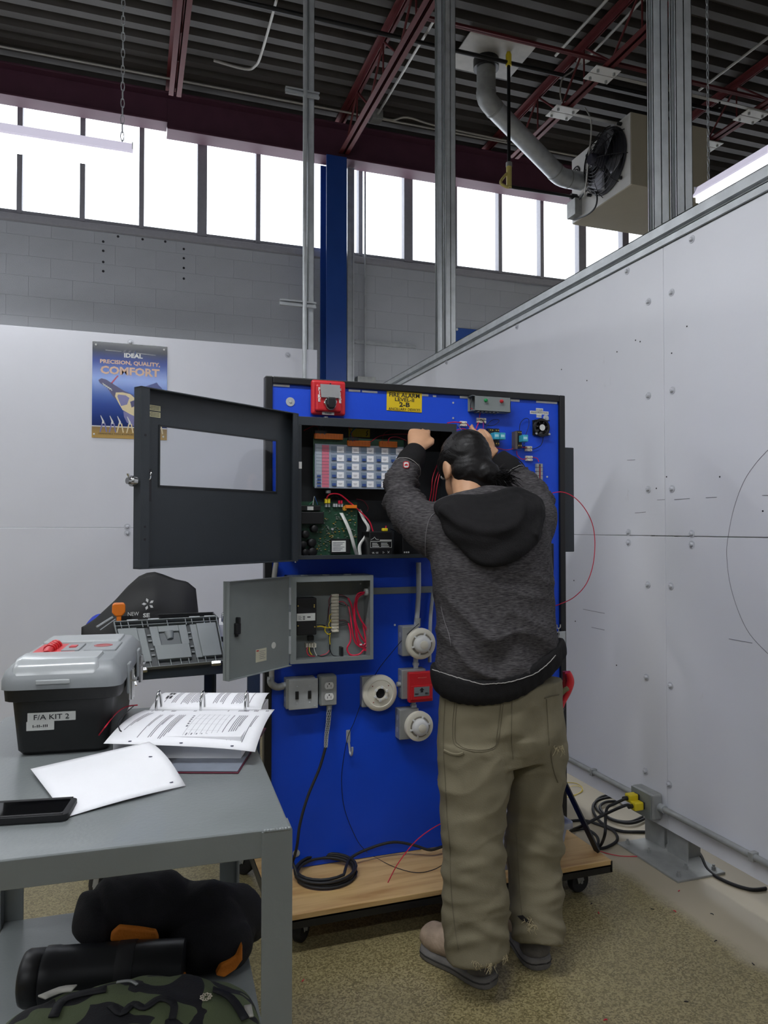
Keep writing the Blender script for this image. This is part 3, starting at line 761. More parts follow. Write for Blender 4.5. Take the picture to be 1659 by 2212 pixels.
# dolly
PX0, PX1, PY0, PY1 = XL0-0.01, onZ(1310, 1850, ZT).x, 2.325, 2.98
MB().box(PX0, PX1, PY0, PY1, ZT-0.018, ZT).build('platform', M_wood, bd, bevel=0.002)
MB().box(PX0, PX1, PY0, PY0+0.004, ZT-0.045, ZT-0.0185).box(PX0, PX1, PY0, PY0+0.03, ZT-0.0225, ZT-0.0185).build('dolly_rail', M_blackpaint, bd)
MB().box(PX1-0.004, PX1+0.004, PY0, PY1, ZT-0.045, ZT-0.004).build('dolly_rail', M_blackpaint, bd)
MB().box(PX0-0.004, PX0+0.004, PY0, PY1, ZT-0.045, ZT-0.004).build('dolly_rail', M_blackpaint, bd)
MB().box(PX0, PX1, PY1-0.004, PY1, ZT-0.045, ZT-0.0185).build('dolly_rail', M_blackpaint, bd)
def caster(x, y, ztop, r, parent, sw=0.3, w=0.03):
    c = MB().box(x-0.035, x+0.035, y-0.035, y+0.035, ztop-0.006, ztop).build('caster', M_galv_dull, parent, bevel=0.001)
    dx, dy = math.cos(sw), math.sin(sw); wx_, wy_ = x+dx*0.02, y+dy*0.02; ax = Vector((-dy, dx, 0)); cc = Vector((wx_, wy_, r))
    MB().lathe([(0.001,-w/2),(r*0.55,-w/2),(r*0.9,-w/2),(r,-w/3),(r,w/3),(r*0.9,w/2),(r*0.55,w/2),(0.001,w/2)], cc, ax, 24).build('wheel', M_blackrub, c, smooth=True)
    fk = MB()
    for s in (-1, 1): fk.bar(cc+ax*(s*(w/2+0.004)), Vector((x,y,ztop-0.006))+ax*(s*(w/2+0.004)), 0.028, 0.003, up=ax)
    fk.cyl(cc-ax*(w/2+0.008), cc+ax*(w/2+0.008), 0.006, n=8); fk.build('fork', M_galv_dull, c)
cx1 = onZ(652, 2030, 0.0); cx2 = onZ(1240, 1926, 0.0)
caster(0.53, 2.40, ZT-0.023, 0.042, bd, 0.9); caster(1.575, 2.40, ZT-0.023, 0.042, bd, 0.15); caster(0.53, 2.92, ZT-0.023, 0.042, bd, 1.2); caster(1.575, 2.92, ZT-0.023, 0.042, bd, -0.5)
for x in (PX1-0.012, PX0+0.012):
    MB().bar((x, YF-0.012, 0.33), (x, 2.39, ZT), 0.03, 0.006, up=(1,0,0)).build('brace', M_blackpaint, bd)
    MB().bar((x, YF+0.03, 0.33), (x, 2.9, ZT), 0.03, 0.006, up=(1,0,0)).build('brace', M_blackpaint, bd)
def fender(px, py, r=0.0145):
    p = B(px, py); return MB().lathe([(r,0),(r,0.002),(0.005,0.002),(0.005,0.005),(0.001,0.006)], p, (0,-1,0), 16).build('fender_washer', M_galv, bd, smooth=True)
fender(627, 868, 0.0165); fender(1179, 903, 0.013); fender(640, 1843, 0.013)
sc = MB()
for (px, py) in [(979,870),(979,903),(1182,1030),(1182,1077),(853,1350),(1091,1325)]:
    sc.cyl(B(px,py), B(px,py,0.003), 0.004, n=8)
sc.build('screw', M_galv, bd)
# hasp with hooks at the right edge
h = MB(); x0, x1, z0, z1 = R4(1192, 1364, 1221, 1398, 0.02)
h.box(x0, x1+0.004, YF-0.022, YF-0.018, z0, z1); h.box(x1, x1+0.004, YF-0.022, YF+0.03, z0, z1)
hs = h.build('hasp', M_galv, bd, bevel=0.001)
for k in range(3):
    zz = z0+(z1-z0)*(0.15+0.3*k); MB().box(x0+0.002, x0+0.035, YF-0.0228, YF-0.022, zz, zz+(z1-z0)*0.17).build('slot', M_blackpaint, hs)
xm_ = (x0*0.6+x1*0.4)
MB().tube(spl([(xm_-0.008,YF-0.03,z1+0.03),(xm_-0.006,YF-0.03,z1+0.018),(xm_,YF-0.03,z1+0.014),(xm_+0.008,YF-0.03,z1+0.02),(xm_+0.008,YF-0.03,z1+0.03)],4),0.003,6).tube([(xm_,YF-0.03,z0-0.012),(xm_,YF-0.03,z1+0.014)],0.003,6).tube(spl([(xm_,YF-0.03,z0-0.012),(xm_-0.009,YF-0.03,z0-0.02),(xm_-0.002,YF-0.03,z0-0.03),(xm_+0.01,YF-0.03,z0-0.022),(xm_+0.008,YF-0.03,z0-0.01)],4),0.003,6).build('hook_bolt', M_chrome, hs, smooth=True)
x0, x1, z0, z1 = R4(1185, 1174, 1196, 1232, 0.01)
MB().box(x0, x1, YF-0.012, YF, z0, z1).build('latch_plate', M_blackpaint, bd, bevel=0.002)
# dark panel hung on the back of the board, its side showing past the right edge
sx = onY(1236, 1080, 2.70).x
za, zb = onY(1228, 1191, 2.72).z, onY(1228, 970, 2.72).z
rp = thing('rear_panel_cabinet', 'dark cabinet on the back of the board showing past its right edge', 'cabinet', (1.5, 2.72, za))
MB().box(1.05, sx-0.012, 2.667, 2.80, za, zb).build('back_box', M_charcoal, rp, bevel=0.003)
MB().box(1.045, sx, 2.80, 2.83, za-0.004, zb+0.004).build('door', M_charcoal, rp, bevel=0.004)
MB().box(sx-0.012, sx-0.008, 2.69, 2.79, za+0.03, zb-0.03).build('door_edge', M_cabin_dark, rp)
MB().box(sx-0.008, sx-0.006, 2.70, 2.705, za+0.12, zb-0.08).build('trim_strip', M_galv_dull, rp)

# ------------------------------------------------------------------ horn strobe
hs = thing('horn_strobe', 'red fire horn strobe with white FIRE lettering at the top left', 'fire alarm', B(708, 897))
x0, x1, z0, z1 = R4(672, 822, 746, 897, 0.02)
MB().box(x0, x1, YF-0.028, YF-0.004, z0, z1).build('back_plate', M_red, hs, bevel=0.010, seg=3)
xa, xb, za, zb = R4(682, 830, 738, 889, 0.045)
MB().box(xa, xb, YF-0.045, YF-0.027, za, zb).build('face', M_red, hs, bevel=0.008, seg=3)
x0, x1, z0, z1 = R4(694, 831, 733, 859, 0.05)
MB().prism([(0,0),(x1-x0,0),(x1-x0+0.002,z1-z0),(-0.004,z1-z0)], (x0, YF-0.047, z0), X, Z, 0.006).build('grille', mat('grey_grille', (150,150,150), 0.5), hs)
cx, cz = (B(714,870,0.05).x, B(714,872,0.05).z)
MB().prism([(0.026*math.cos(a)*(1 if math.sin(a) > 0 else 0.8), 0.024*math.sin(a)) for a in [k*math.pi/10 for k in range(20)]], (cx, YF-0.045, cz), X, Z, 0.010).build('reflector', M_chrome, hs, bevel=0.003)
MB().prism([(-0.017,0.022),(0.017,0.022),(0.017,-0.006),(0.010,-0.020),(-0.010,-0.020),(-0.017,-0.006)], (cx, YF-0.054, cz), X, Z, 0.014).build('strobe_lens', M_blackpl, hs, bevel=0.005)
p = B(714, 829, 0.046); MB().cyl(p, p+Y*0.002, 0.003, n=10).build('screw_hole', M_ink, hs)
for (px, py) in ((690, 852), (735, 855)):
    for i, ch in enumerate('FIRE'):
        q = B(px, py+(i-1.5)*8.0, 0.0462); text('lettering', ch, 0.0165, q, X, Z, M_white, hs, bold=0.0007)
pbox('name_tag', M_label, hs, (696,889,722,896), 0.028, 0.0295)
text('lettering', 'ALARM DEV', 0.005, B(709, 892.5, 0.03), X, Z, M_ink, hs)
MB().cyl(B(704,900,0.01), B(704,905,0.01), 0.008, n=10).build('connector', M_galv, hs)
# ------------------------------------------------------------------ yellow sign
x0, x1, z0, z1 = R4(835, 844, 911, 889, 0.0)
sg = thing('yellow_sign', 'yellow engraved sign reading FIRE ALARM LEVEL-II 2-B', 'sign', ((x0+x1)/2, YF, z0))
tilt = Matrix.Translation(((x0+x1)/2, YF, (z0+z1)/2)) @ Matrix.Rotation(math.radians(0.8), 4, 'Y') @ Matrix.Translation((-(x0+x1)/2, -YF, -(z0+z1)/2))
MB().box(x0, x1, YF-0.0025, YF, z0, z1).xf(tilt).build('plate', mat('yellow_sign_plastic', (222,190,20), 0.45, 0, 0.02), sg, bevel=0.0006, seg=1)
w = x1-x0; h_ = z1-z0; xc = (x0+x1)/2
for body, f, zc, sz, bo in (('FIRE ALARM', 0.86, 0.775, 0.0225, 0.0003), ('LEVEL-II', 0.54, 0.56, 0.019, 0.0002), ('2-B', 0.30, 0.325, 0.024, 0.0006), ('ANCILLARY DEVICES', 0.9, 0.10, 0.014, 0.0)):
    text('lettering', body, sz, (xc, YF-0.003, z0+h_*zc), X, Z, M_ink, sg, fit=w*f, bold=bo)

# ================================================================== MAIN FIRE ALARM PANEL
YO = 2.495                      # front rim of the cabinet
OFF = YF-YO
fx0, fx1 = onY(640, 1050, YO).x, onY(986, 1050, YO).x
fz0, fz1 = onY(700, 1208, YO).z, onY(700, 902, YO).z
fp = thing('fire_alarm_panel', 'large open charcoal fire alarm control cabinet with its door swung left', 'control panel', ((fx0+fx1)/2, YF, fz0))
T = 0.004
MB().box(fx0, fx1, YF-0.006, YF-0.001, fz0, fz1).build('back_plate', M_cabin_dark, fp)
MB().box(fx0, fx0+T, YO, YF-0.006, fz0, fz1).build('side', M_charcoal, fp)
MB().box(fx1-T, fx1, YO, YF-0.006, fz0, fz1).build('side', M_charcoal, fp)
MB().box(fx0, fx1, YO, YF-0.006, fz1-T, fz1).build('top', M_charcoal, fp)
MB().box(fx0, fx1, YO, YF-0.006, fz0, fz0+T).build('bottom', M_charcoal, fp)
MB().box(fx0, fx1, YO-0.003, YO-0.0002, fz1-0.030, fz1).build('top_lip', M_charcoal, fp, bevel=0.001)
MB().box(fx0, fx1, YO-0.003, YO-0.0002, fz0, fz0+0.014).build('bottom_lip', M_charcoal, fp, bevel=0.001)
MB().box(fx0, fx0+0.018, YO-0.003, YO-0.0002, fz0+0.014, fz1-0.03).build('side_lip', M_charcoal, fp, bevel=0.001)
MB().box(fx1-0.018, fx1, YO-0.003, YO-0.0002, fz0+0.014, fz1-0.03).build('side_lip', M_charcoal, fp, bevel=0.001)
q = onY(648, 1005, YO-0.001); MB().box(q.x-0.005, q.x+0.006, YO-0.004, YO-0.001, q.z-0.012, q.z+0.012).build('latch_keeper', M_white, fp, bevel=0.001)
# door, hinged on the left rim, swung out towards the left
hin = Vector((fx0, YO, 0)); free = Vector((onY(290, 1040, 2.143).x, 2.143, 0))
dv = (free-hin); dl = dv.length; dv.normalize(); dn = Vector((-dv.y, dv.x, 0))     # normal; inner side faces the camera
if dn.y > 0: dn = -dn
dz0, dz1 = fz0-0.004, fz1+0.004
def D(a, z, o=0.0): return hin+dv*a+Z*z+dn*o       # a along door from hinge, o towards camera
def dbox(a0, a1, z0, z1, o0, o1):
    m = MB(); vs = [D(a,z,o) for o in (o0,o1) for a, z in ((a0,z0),(a1,z0),(a1,z1),(a0,z1))]
    return m.add(vs, [(0,1,2,3),(7,6,5,4),(0,4,5,1),(1,5,6,2),(2,6,7,3),(3,7,4,0)])
wa0, wa1 = 0.105, dl-0.085
# window opening measured in the picture
def door_hit(px, py):
    d = ray(px, py); n = dn; t = (hin-CAM).dot(n)/d.dot(n); p = CAM+d*t; return (p-hin).dot(dv), p.z
wa1, wz1 = door_hit(343, 918); _, wz0 = door_hit(343, 1051); wa0, _ = door_hit(598, 1000)
md = MB()
for (a0, a1, z0, z1) in ((0.02, wa0, dz0, dz1), (wa1, dl, dz0, dz1), (wa0, wa1, wz1, dz1), (wa0, wa1, dz0, wz0)):
    md.add(dbox(a0, a1, z0, z1, 0.0, -0.003).v, dbox(a0, a1, z0, z1, 0, -0.003).f)
door = fixn(md.build('door', M_charcoal, fp))
for (a0, a1, z0, z1) in ((dl-0.003, dl, dz0, dz1), (0.02, 0.023, dz0, dz1), (0.02, dl, dz1-0.003, dz1), (0.02, dl, dz0, dz0+0.003)):
    fixn(dbox(a0, a1, z0, z1, 0.0, 0.03).build('door_flange', M_charcoal, door))
for (a0, a1, z0, z1) in ((dl-0.028, dl-0.003, dz0+0.003, dz1-0.003), (0.023, 0.045, dz0+0.003, dz1-0.003)):
    fixn(dbox(a0, a1, z0, z1, 0.026, 0.029).build('door_return', M_charcoal, door))
fixn(dbox(wa0+0.001, wa1-0.001, wz0+0.001, wz1-0.001, -0.006, -0.004).build('window_pane', M_clear, door))
gk = MB()
for (a0, a1, z0, z1) in ((wa0-0.001, wa0+0.004, wz0, wz1), (wa1-0.004, wa1+0.001, wz0, wz1), (wa0, wa1, wz1-0.004, wz1+0.001), (wa0, wa1, wz0-0.001, wz0+0.004)):
    b = dbox(a0, a1, z0, z1, -0.001, 0.0022); gk.add(b.v, b.f)
fixn(gk.build('gasket', M_cabin_dark, door))
la, lz = door_hit(330, 881); la2, lz2 = door_hit(330, 895)
for z in (lz, lz2):
    fixn(dbox(la-0.025, la+0.025, z-0.0075, z+0.0075, 0.0005, 0.001).build('rating_label', mat('cream_label', (206,200,160), 0.6), door))
    lb = MB()
    for k in (-1, 0, 1): b = dbox(la-0.022, la+0.018-0.01*abs(k), z+k*0.004-0.0006, z+k*0.004+0.0006, 0.001, 0.0013); lb.add(b.v, b.f)
    fixn(lb.build('print', M_ink, door))
hl = MB()
for (px, py) in [(306,942),(305,1138),(305,1165)]:
    a, z = door_hit(px, py); b = dbox(dl-0.018, dl-0.012, z-0.003, z+0.003, 0.029, 0.0296); hl.add(b.v, b.f)
fixn(hl.build('rivet', M_ink, door))
a, z = door_hit(290, 1040)
lk = MB().cyl(D(dl-0.02, z, 0.012), D(dl+0.03, z, 0.012), 0.009, n=14).cyl(D(dl+0.006, z, 0.012), D(dl+0.018, z, 0.012), 0.015, n=14)
lk.build('lock_barrel', M_chrome, door, smooth=True)
fixn(dbox(dl-0.035, dl-0.028, z-0.055, z+0.035, 0.002, 0.029).build('lock_pocket', M_ink, door))
MB().tube(spl([D(dl-0.02,z,0.02),D(dl-0.03,z+0.008,0.03),D(dl-0.028,z+0.02,0.035),D(dl-0.035,z+0.03,0.03)],4),0.0022,6).tube(spl([D(dl+0.018,z,0.012),D(dl+0.026,z+0.012,0.014),D(dl+0.03,z+0.02,0.014)],3),0.004,6).build('lock_cam', M_chrome, door, smooth=True)
MB().cyl(D(0.006, dz0-0.002, 0), D(0.006, dz1+0.002, 0), 0.006, n=10).build('hinge', M_charcoal, fp, smooth=True)
MB().cyl(D(0.012, dz0-0.006, 0.01), D(0.012, dz0+0.014, 0.01), 0.003, n=8).build('hinge_pin', M_chrome, fp)
# annunciator with label columns
OA = 0.085
x0, x1, z0, z1 = R4(677, 947, 873, 1053, OA-0.006)
pc = MB().box(x0, x1, YF-OA+0.008, YF-OA+0.010, z0, z1).build('display_board', M_pcb, fp)
x0, x1, z0, z1 = R4(680, 962, 872, 1056, OA)
an = MB().box(x0, x1, YF-OA, YF-OA+0.007, z0, z1).build('annunciator', M_greykey, fp, bevel=0.001)
AW, AH = x1-x0, z1-z0
def tile(w, h, name, m, t=0.0012):
    me = MB().box(0, w, -t, 0, 0, h).mesh(name); me.materials.append(m); return me
gut = 0.005
c0 = AW*0.165; cw = (AW-c0)/5; rh = AH*0.97/5
t_white = tile(cw*0.46, rh*0.72, 'label_card', M_paper); t_cell = tile(cw*0.36, rh*0.72, 'key_cell', mat('grey_key_cell', (118,134,152), 0.5)); t_btn = tile(cw*0.25, rh*0.30, 'button', M_bluekey, 0.003)
t_lines = [MB().box(0, cw*0.26, -0.0003, 0, 0, 0.0012).box(cw*0.03, cw*0.22, -0.0003, 0, -0.004, -0.0028).mesh('print')]
t_lines[0].materials.append(M_inkgrey)
for c in range(5):
    for r in range(5):
        bx = x0+c0+c*cw+cw*0.07; bz = z0+AH*0.015+r*rh+rh*0.14
        inst('key_cell', t_cell, (bx, YF-OA, bz), an)
        inst('label_card', t_white, (bx+cw*0.39, YF-OA, bz), an)
        inst('print', t_lines[0], (bx+cw*0.47, YF-OA-0.0013, bz+rh*0.36), an)
        if r < 4: inst('button', t_btn, (bx+cw*0.06, YF-OA-0.0012, bz+rh*0.08), an)
t_pink = tile(c0*0.46, AH/13*0.86, 'pink_label', M_pink); t_gl = tile(c0*0.36, AH/13*0.86, 'key_cell', mat('grey_lamp_cell', (168,178,188), 0.5)); t_b2 = tile(c0*0.24, AH/13*0.5, 'button', M_bluekey, 0.003)
for r in range(13):
    bz = z0+AH*0.02+r*AH*0.965/13
    inst('pink_label', t_pink, (x0+c0*0.47, YF-OA, bz), an); inst('key_cell', t_gl, (x0+c0*0.08, YF-OA, bz), an)
    if r < 4: inst('button', t_b2, (x0+c0*0.14, YF-OA-0.0012, bz+0.002), an)
# terminal strips above it
for (px0, px1, py, bl) in ((679,740,943,0.4),(751,799,958,0.45),(820,857,960,0.0)):
    xa, xb, za, zb = R4(px0, py-6, px1, py+6, OA+0.004)
    ts = MB().box(xa, xb, YF-OA-0.012, YF-OA+0.006, za, zb).build('terminal_strip', M_orange, fp, bevel=0.001)
    if bl: MB().box(xa, xa+(xb-xa)*bl, YF-OA-0.016, YF-OA-0.002, zb-0.001, zb+0.009).build('plug', M_blackpl, ts)
    n = int((xb-xa)/0.0055)
    sc = MB()
    for k in range(n): sc.box(xa+0.002+k*(xb-xa)/n, xa+0.0042+k*(xb-xa)/n, YF-OA-0.0128, YF-OA-0.012, za+0.002, zb-0.002)
    sc.build('screw_row', mat('dark_orange_slot', (140,70,20), 0.5), ts)
for (pts, m, r) in (
    ([(682,938,0.10),(688,928,0.07),(680,920,0.03),(656,930,0.02)], M_redwire, 0.0014), ([(692,938,0.10),(696,924,0.06),(680,914,0.03),(660,912,0.02)], M_inkgrey, 0.0013),
    ([(701,938,0.10),(700,924,0.07),(692,914,0.03),(668,914,0.02)], M_bluewire, 0.0014), ([(754,953,0.10),(756,940,0.06),(765,925,0.03),(780,916,0.02)], M_greenwire, 0.0013),
    ([(766,953,0.10),(760,938,0.06),(752,918,0.03),(748,912,0.02)], M_redwire, 0.0013), ([(762,953,0.10),(758,936,0.06),(772,922,0.03),(786,914,0.02)], M_bluewire, 0.0013),
    ([(838,957,0.10),(842,946,0.09),(858,944,0.07),(878,952,0.05)], M_redwire, 0.0015), ([(800,955,0.10),(820,942,0.06),(850,938,0.04),(890,938,0.02)], M_redwire, 0.0013), ([(826,957,0.10),(828,940,0.05),(840,930,0.03),(870,922,0.02)], mat('maroon_wire', (110,24,40), 0.5), 0.0013)):
    W(pts, r).build('wire', m, fp, smooth=True)
pbox('warning_label', mat('dull_yellow_label', (190,170,40), 0.6), fp, (753,926,799,944), 0.0065, 0.0075)
MB().tube(spl([B(795,930,0.008),B(792,934,0.008),B(794,938,0.008),B(791,942,0.008)],3),0.0016,5).build('label_symbol', M_ink, fp)
# main circuit board
OM = 0.045
x0, x1, z0, z1 = R4(642, 1084, 772, 1204, OM)
mb = MB().box(x0+0.012, x1, YF-OM+0.001, YF-OM+0.003, z0, z1).build('main_circuit_board', M_pcb, fp)
for (px, py, r) in [(657,1154,0.014),(676,1142,0.013),(652,1176,0.013),(671,1172,0.015),(657,1193,0.013),(672,1192,0.016)]:
    p = B(px, py, OM); MB().lathe([(r,0),(r,0.026),(r*0.85,0.028),(0.001,0.028)], p, (0,-1,0), 16).build('capacitor', M_blackpl, mb, smooth=True)
pbox('heat_sink', M_blackpl, mb, (651,1106,700,1132), OM, OM+0.03, 0.002)
pbox('transformer', M_blackpl, mb, (649,1092,693,1103), OM, OM+0.022, 0.002)
pbox('sticker', M_label, mb, (664,1094,677,1102), OM+0.022, OM+0.0226)
pbox('fuse_clip', M_whitewire, mb, (645,1104,649,1138), OM, OM+0.012)
pbox('processor', M_blackpl, mb, (715,1164,757,1196), OM, OM+0.012, 0.001)
pbox('data_sticker', M_label, mb, (717,1168,747,1192), OM+0.012, OM+0.0126)
pr = MB()
for k in range(6):
    xa, xb, za, zb = R4(719, 1171+k*3.4, 744-(k % 3)*4, 1172.2+k*3.4, OM+0.0128); pr.box(xa, xb, YF-OM-0.0132, YF-OM-0.0127, za, zb)
pr.build('print', M_inkgrey, mb)
for (px, py) in ((705,1082),(711,1082)): pbox('fuse', M_yellow, mb, (px-2.6, py-5, px+2.6, py+5), OM, OM+0.016, 0.001)
for px in (705, 711, 722, 727, 733, 739): pbox('spade_terminal', M_galv, mb, (px-2, 1088, px+2, 1095), OM, OM+0.01)
for px in (733, 738): pbox('spade_sleeve', M_redwire, mb, (px-1.8, 1081, px+1.8, 1088), OM+0.004, OM+0.014)
pbox('terminal_strip', M_orange, mb, (747,1091,771,1098), OM, OM+0.016, 0.001)
p = B(744, 1098, OM); MB().cyl(p, p-Y*0.006, 0.009, n=14).build('disc', mat('ochre_disc', (190,140,40), 0.5), mb)
p = B(717, 1143, OM); MB().cyl(p, p-Y*0.008, 0.0045, n=12).build('button_cell', M_galv, mb)
random.seed(5); small = MB(); small2 = MB()
for k in range(90):
    px = random.uniform(698, 769); py = random.uniform(1102, 1162); p = B(px, py, OM); s = random.uniform(0.0012, 0.0034); (small if k % 3 else small2).box(p.x-s, p.x+s, YF-OM-0.003, YF-OM+0.001, p.z-s*0.5, p.z+s*0.5)
for k in range(50):
    px = random.uniform(684, 716); py = random.uniform(1140, 1203); p = B(px, py, OM); s = random.uniform(0.0012, 0.003); (small if k % 4 else small2).box(p.x-s, p.x+s, YF-OM-0.003, YF-OM+0.001, p.z-s*0.5, p.z+s*0.5)
for o, m, nm in ((small, mat('chip_grey', (120,130,120), 0.5), 'surface_parts'), (small2, mat('chip_tan', (170,140,60), 0.5), 'tan_surface_parts')): o.build(nm, m, mb)['kind'] = 'stuff'
for pts, m, r in (([(679,1075,0.06),(676,1082,0.06),(668,1090,0.06)], M_greenwire, 0.0012), ([(679,1072,0.06),(677,1082,0.06),(676,1091,0.06)], M_whitewire, 0.0014), ([(680,1072,0.06),(683,1082,0.06),(686,1090,0.06)], M_bluewire, 0.0012),
    ([(705,1078,0.06),(712,1068,0.07),(733,1068,0.07),(755,1085,0.06),(775,1102,0.05),(797,1125,0.05),(806,1148,0.05),(815,1172,0.05),(821,1178,0.05),(827,1172,0.05),(832,1150,0.05),(834,1136,0.05)], M_redwire, 0.0026),
    ([(713,1076,0.05),(722,1070,0.06),(730,1074,0.05),(732,1082,0.05)], M_blackwire, 0.0018), ([(770,1078,0.02),(785,1082,0.02),(795,1096,0.02),(792,1106,0.02)], mat('maroon_wire', (110,24,40), 0.5), 0.0016),
    ([(842,1142,0.04),(856,1150,0.03),(860,1170,0.02),(858,1196,0.02)], M_blackwire, 0.002)):
    W(pts, r).build('wire', m, fp, smooth=True)
def ribbon(pts, w, name='ribbon_cable'):
    P = spl([B(p[0], p[1], p[2]) for p in pts], 5); m = MB(); vs = []
    for p in P: vs += [p-X*w/2, p+X*w/2]
    m.add(vs, [(2*i, 2*i+1, 2*i+3, 2*i+2) for i in range(len(P)-1)]); return m.build(name, M_whitewire, fp, smooth=True, solid=0.0012)
ribbon([(737,1108,0.05),(748,1130,0.07),(758,1155,0.075),(765,1180,0.07),(771,1200,0.05)], 0.013)
ribbon([(776,1100,0.03),(786,1122,0.045),(796,1140,0.05),(790,1158,0.045),(777,1178,0.045),(778,1200,0.05)], 0.0125)
p = B(709, 1062, 0.06); MB().cyl(p-Z*0.006, p+Z*0.004, 0.009, n=12).build('knob', M_galv, fp)
# batteries standing inside the cabinet
def battery(px0, px1, label):
    x0, x1, _, _ = R4(px0, 1148, px1, 1205, 0.10); za = fz0+T+0.0005; zb = B(820, 1148, 0.10).z
    t = thing('battery', label, 'battery', ((x0+x1)/2, YF-0.07, za))
    MB().box(x0, x1, YF-0.105, YF-0.012, za, zb).build('case', M_blackpl, t, bevel=0.003)
    return t, x0, x1, za, zb
bt, x0, x1, za, zb = battery(797, 847, 'black sealed battery with white printed data inside the open panel')
pr = MB(); w = x1-x0; h_ = zb-za; yb = YF-0.1055
for (a, b, c, d) in ((0.04,0.96,0.60,0.62),(0.04,0.96,0.36,0.37),(0.04,0.05,0.37,0.58),(0.95,0.96,0.37,0.58),(0.45,0.96,0.64,0.67)): pr.box(x0+w*a, x0+w*b, yb, yb+0.001, za+h_*c, za+h_*d)
for k in range(3):
    for (a, b) in ((0.12,0.42),(0.5,0.85)): pr.box(x0+w*a, x0+w*(b-0.04*k), yb, yb+0.001, za+h_*(0.40+k*0.06), za+h_*(0.425+k*0.06))
pr.build('print', M_label, bt)
text('lettering', 'UL  CE', 0.008, (x0+w*0.25, yb, za+h_*0.16), X, Z, M_label, bt)
MB().tube([(x0+w*0.6+0.004*math.cos(t*2.1), yb, za+h_*0.17+0.004*math.sin(t*2.1)) for t in range(3)], 0.0006, 4, closed=True).tube([(x0+w*0.82-0.003, yb, za+h_*0.14),(x0+w*0.82+0.004, yb, za+h_*0.22)], 0.0006, 4).tube([(x0+w*0.82+0.003, yb, za+h_*0.14),(x0+w*0.82-0.004, yb, za+h_*0.22)], 0.0006, 4).tube(spl([(x0+w*0.06,yb,za+h_*0.68),(x0+w*0.16,yb,za+h_*0.72),(x0+w*0.22,yb,za+h_*0.78),(x0+w*0.28,yb,za+h_*0.7),(x0+w*0.4,yb,za+h_*0.68)],3),0.0007,4).build('symbol', M_label, bt)
x_t = x0+w*0.78; MB().box(x_t-0.009, x_t+0.011, YF-0.08, YF-0.06, zb, zb+0.012).build('terminal_cover', M_yellow, bt, bevel=0.003)
bt2, x0, x1, za, zb = battery(868, 920, 'second black battery half hidden behind the worker\'s sleeve')
pr = MB()
for k in range(3): pr.box(x0+0.006+k*0.008, x0+0.011+k*0.008, yb, yb+0.001, za+0.012, za+0.018)
pr.build('print', M_label, bt2)
for pts in ([(946,1000,0.03),(935,1030,0.05),(932,1060,0.05),(926,1090,0.04)], [(950,1010,0.03),(940,1040,0.05),(936,1070,0.05),(930,1100,0.04)], [(955,1000,0.03),(946,1040,0.05),(940,1080,0.05),(936,1110,0.03)]):
    W(pts, 0.0017).build('wire', M_redwire, fp, smooth=True)
# ================================================================== SMALL DEVICES ON THE BOARD
# grey raceway with push buttons
x0, x1, z0, z1 = R4(1026, 856, 1103, 889, 0.04)
pb = thing('button_box', 'grey raceway box with a green and a red button at the top right', 'button box', ((x0+x1)/2, YF, z0))
m = MB(); xl = x0-0.012
m.box(x0, x1, YF-0.04, YF-0.038, z0, z1); m.box(xl, x1, YF-0.04, YF, z1-0.002, z1); m.box(xl, x1, YF-0.04, YF, z0, z0+0.002); m.box(x1-0.002, x1, YF-0.04, YF, z0, z1); m.box(xl, x1, YF-0.002, YF, z0, z1)
m.build('raceway', M_grey_enamel, pb)
fn = MB()
for k in range(6): fn.box(x0+0.012+k*0.017, x0+0.022+k*0.017, YF-0.036, YF-0.004, z0-0.004, z0)
fn.build('fins', M_grey_enamel, pb)
MB().tube(spl([(x0-0.004,YF-0.01,z0+0.004),(x0-0.014,YF-0.03,z0+0.02),(x0-0.014,YF-0.035,z0+0.04),(x0-0.004,YF-0.02,z1-0.002)],4),0.0013,6).build('wire', M_blackwire, pb)
MB().tube(spl([(x0-0.01,YF-0.02,z0+0.012),(x0-0.004,YF-0.025,z0+0.008),(x0+0.0,YF-0.015,z0+0.004)],4),0.0015,6).build('wire', M_redwire, pb)
for px, py, mm in ((1049, 865, mat('green_lens', (30,150,80), 0.3)), (1083, 867, mat('red_lens', (200,40,50), 0.3))):
    p = B(px, py, 0.04); MB().lathe([(0.0075,0),(0.0075,0.003),(0.0062,0.008),(0.004,0.012),(0.001,0.013)], p, (0,-1,0), 14).build('button', mm, pb, smooth=True)
    pr = MB()
    for k in range(2): pr.box(p.x-0.008+k*0.001, p.x+0.009-k*0.002, YF-0.0405, YF-0.04, p.z-0.014-k*0.004, p.z-0.0125-k*0.004)
    pr.build('print', M_inkgrey, pb)
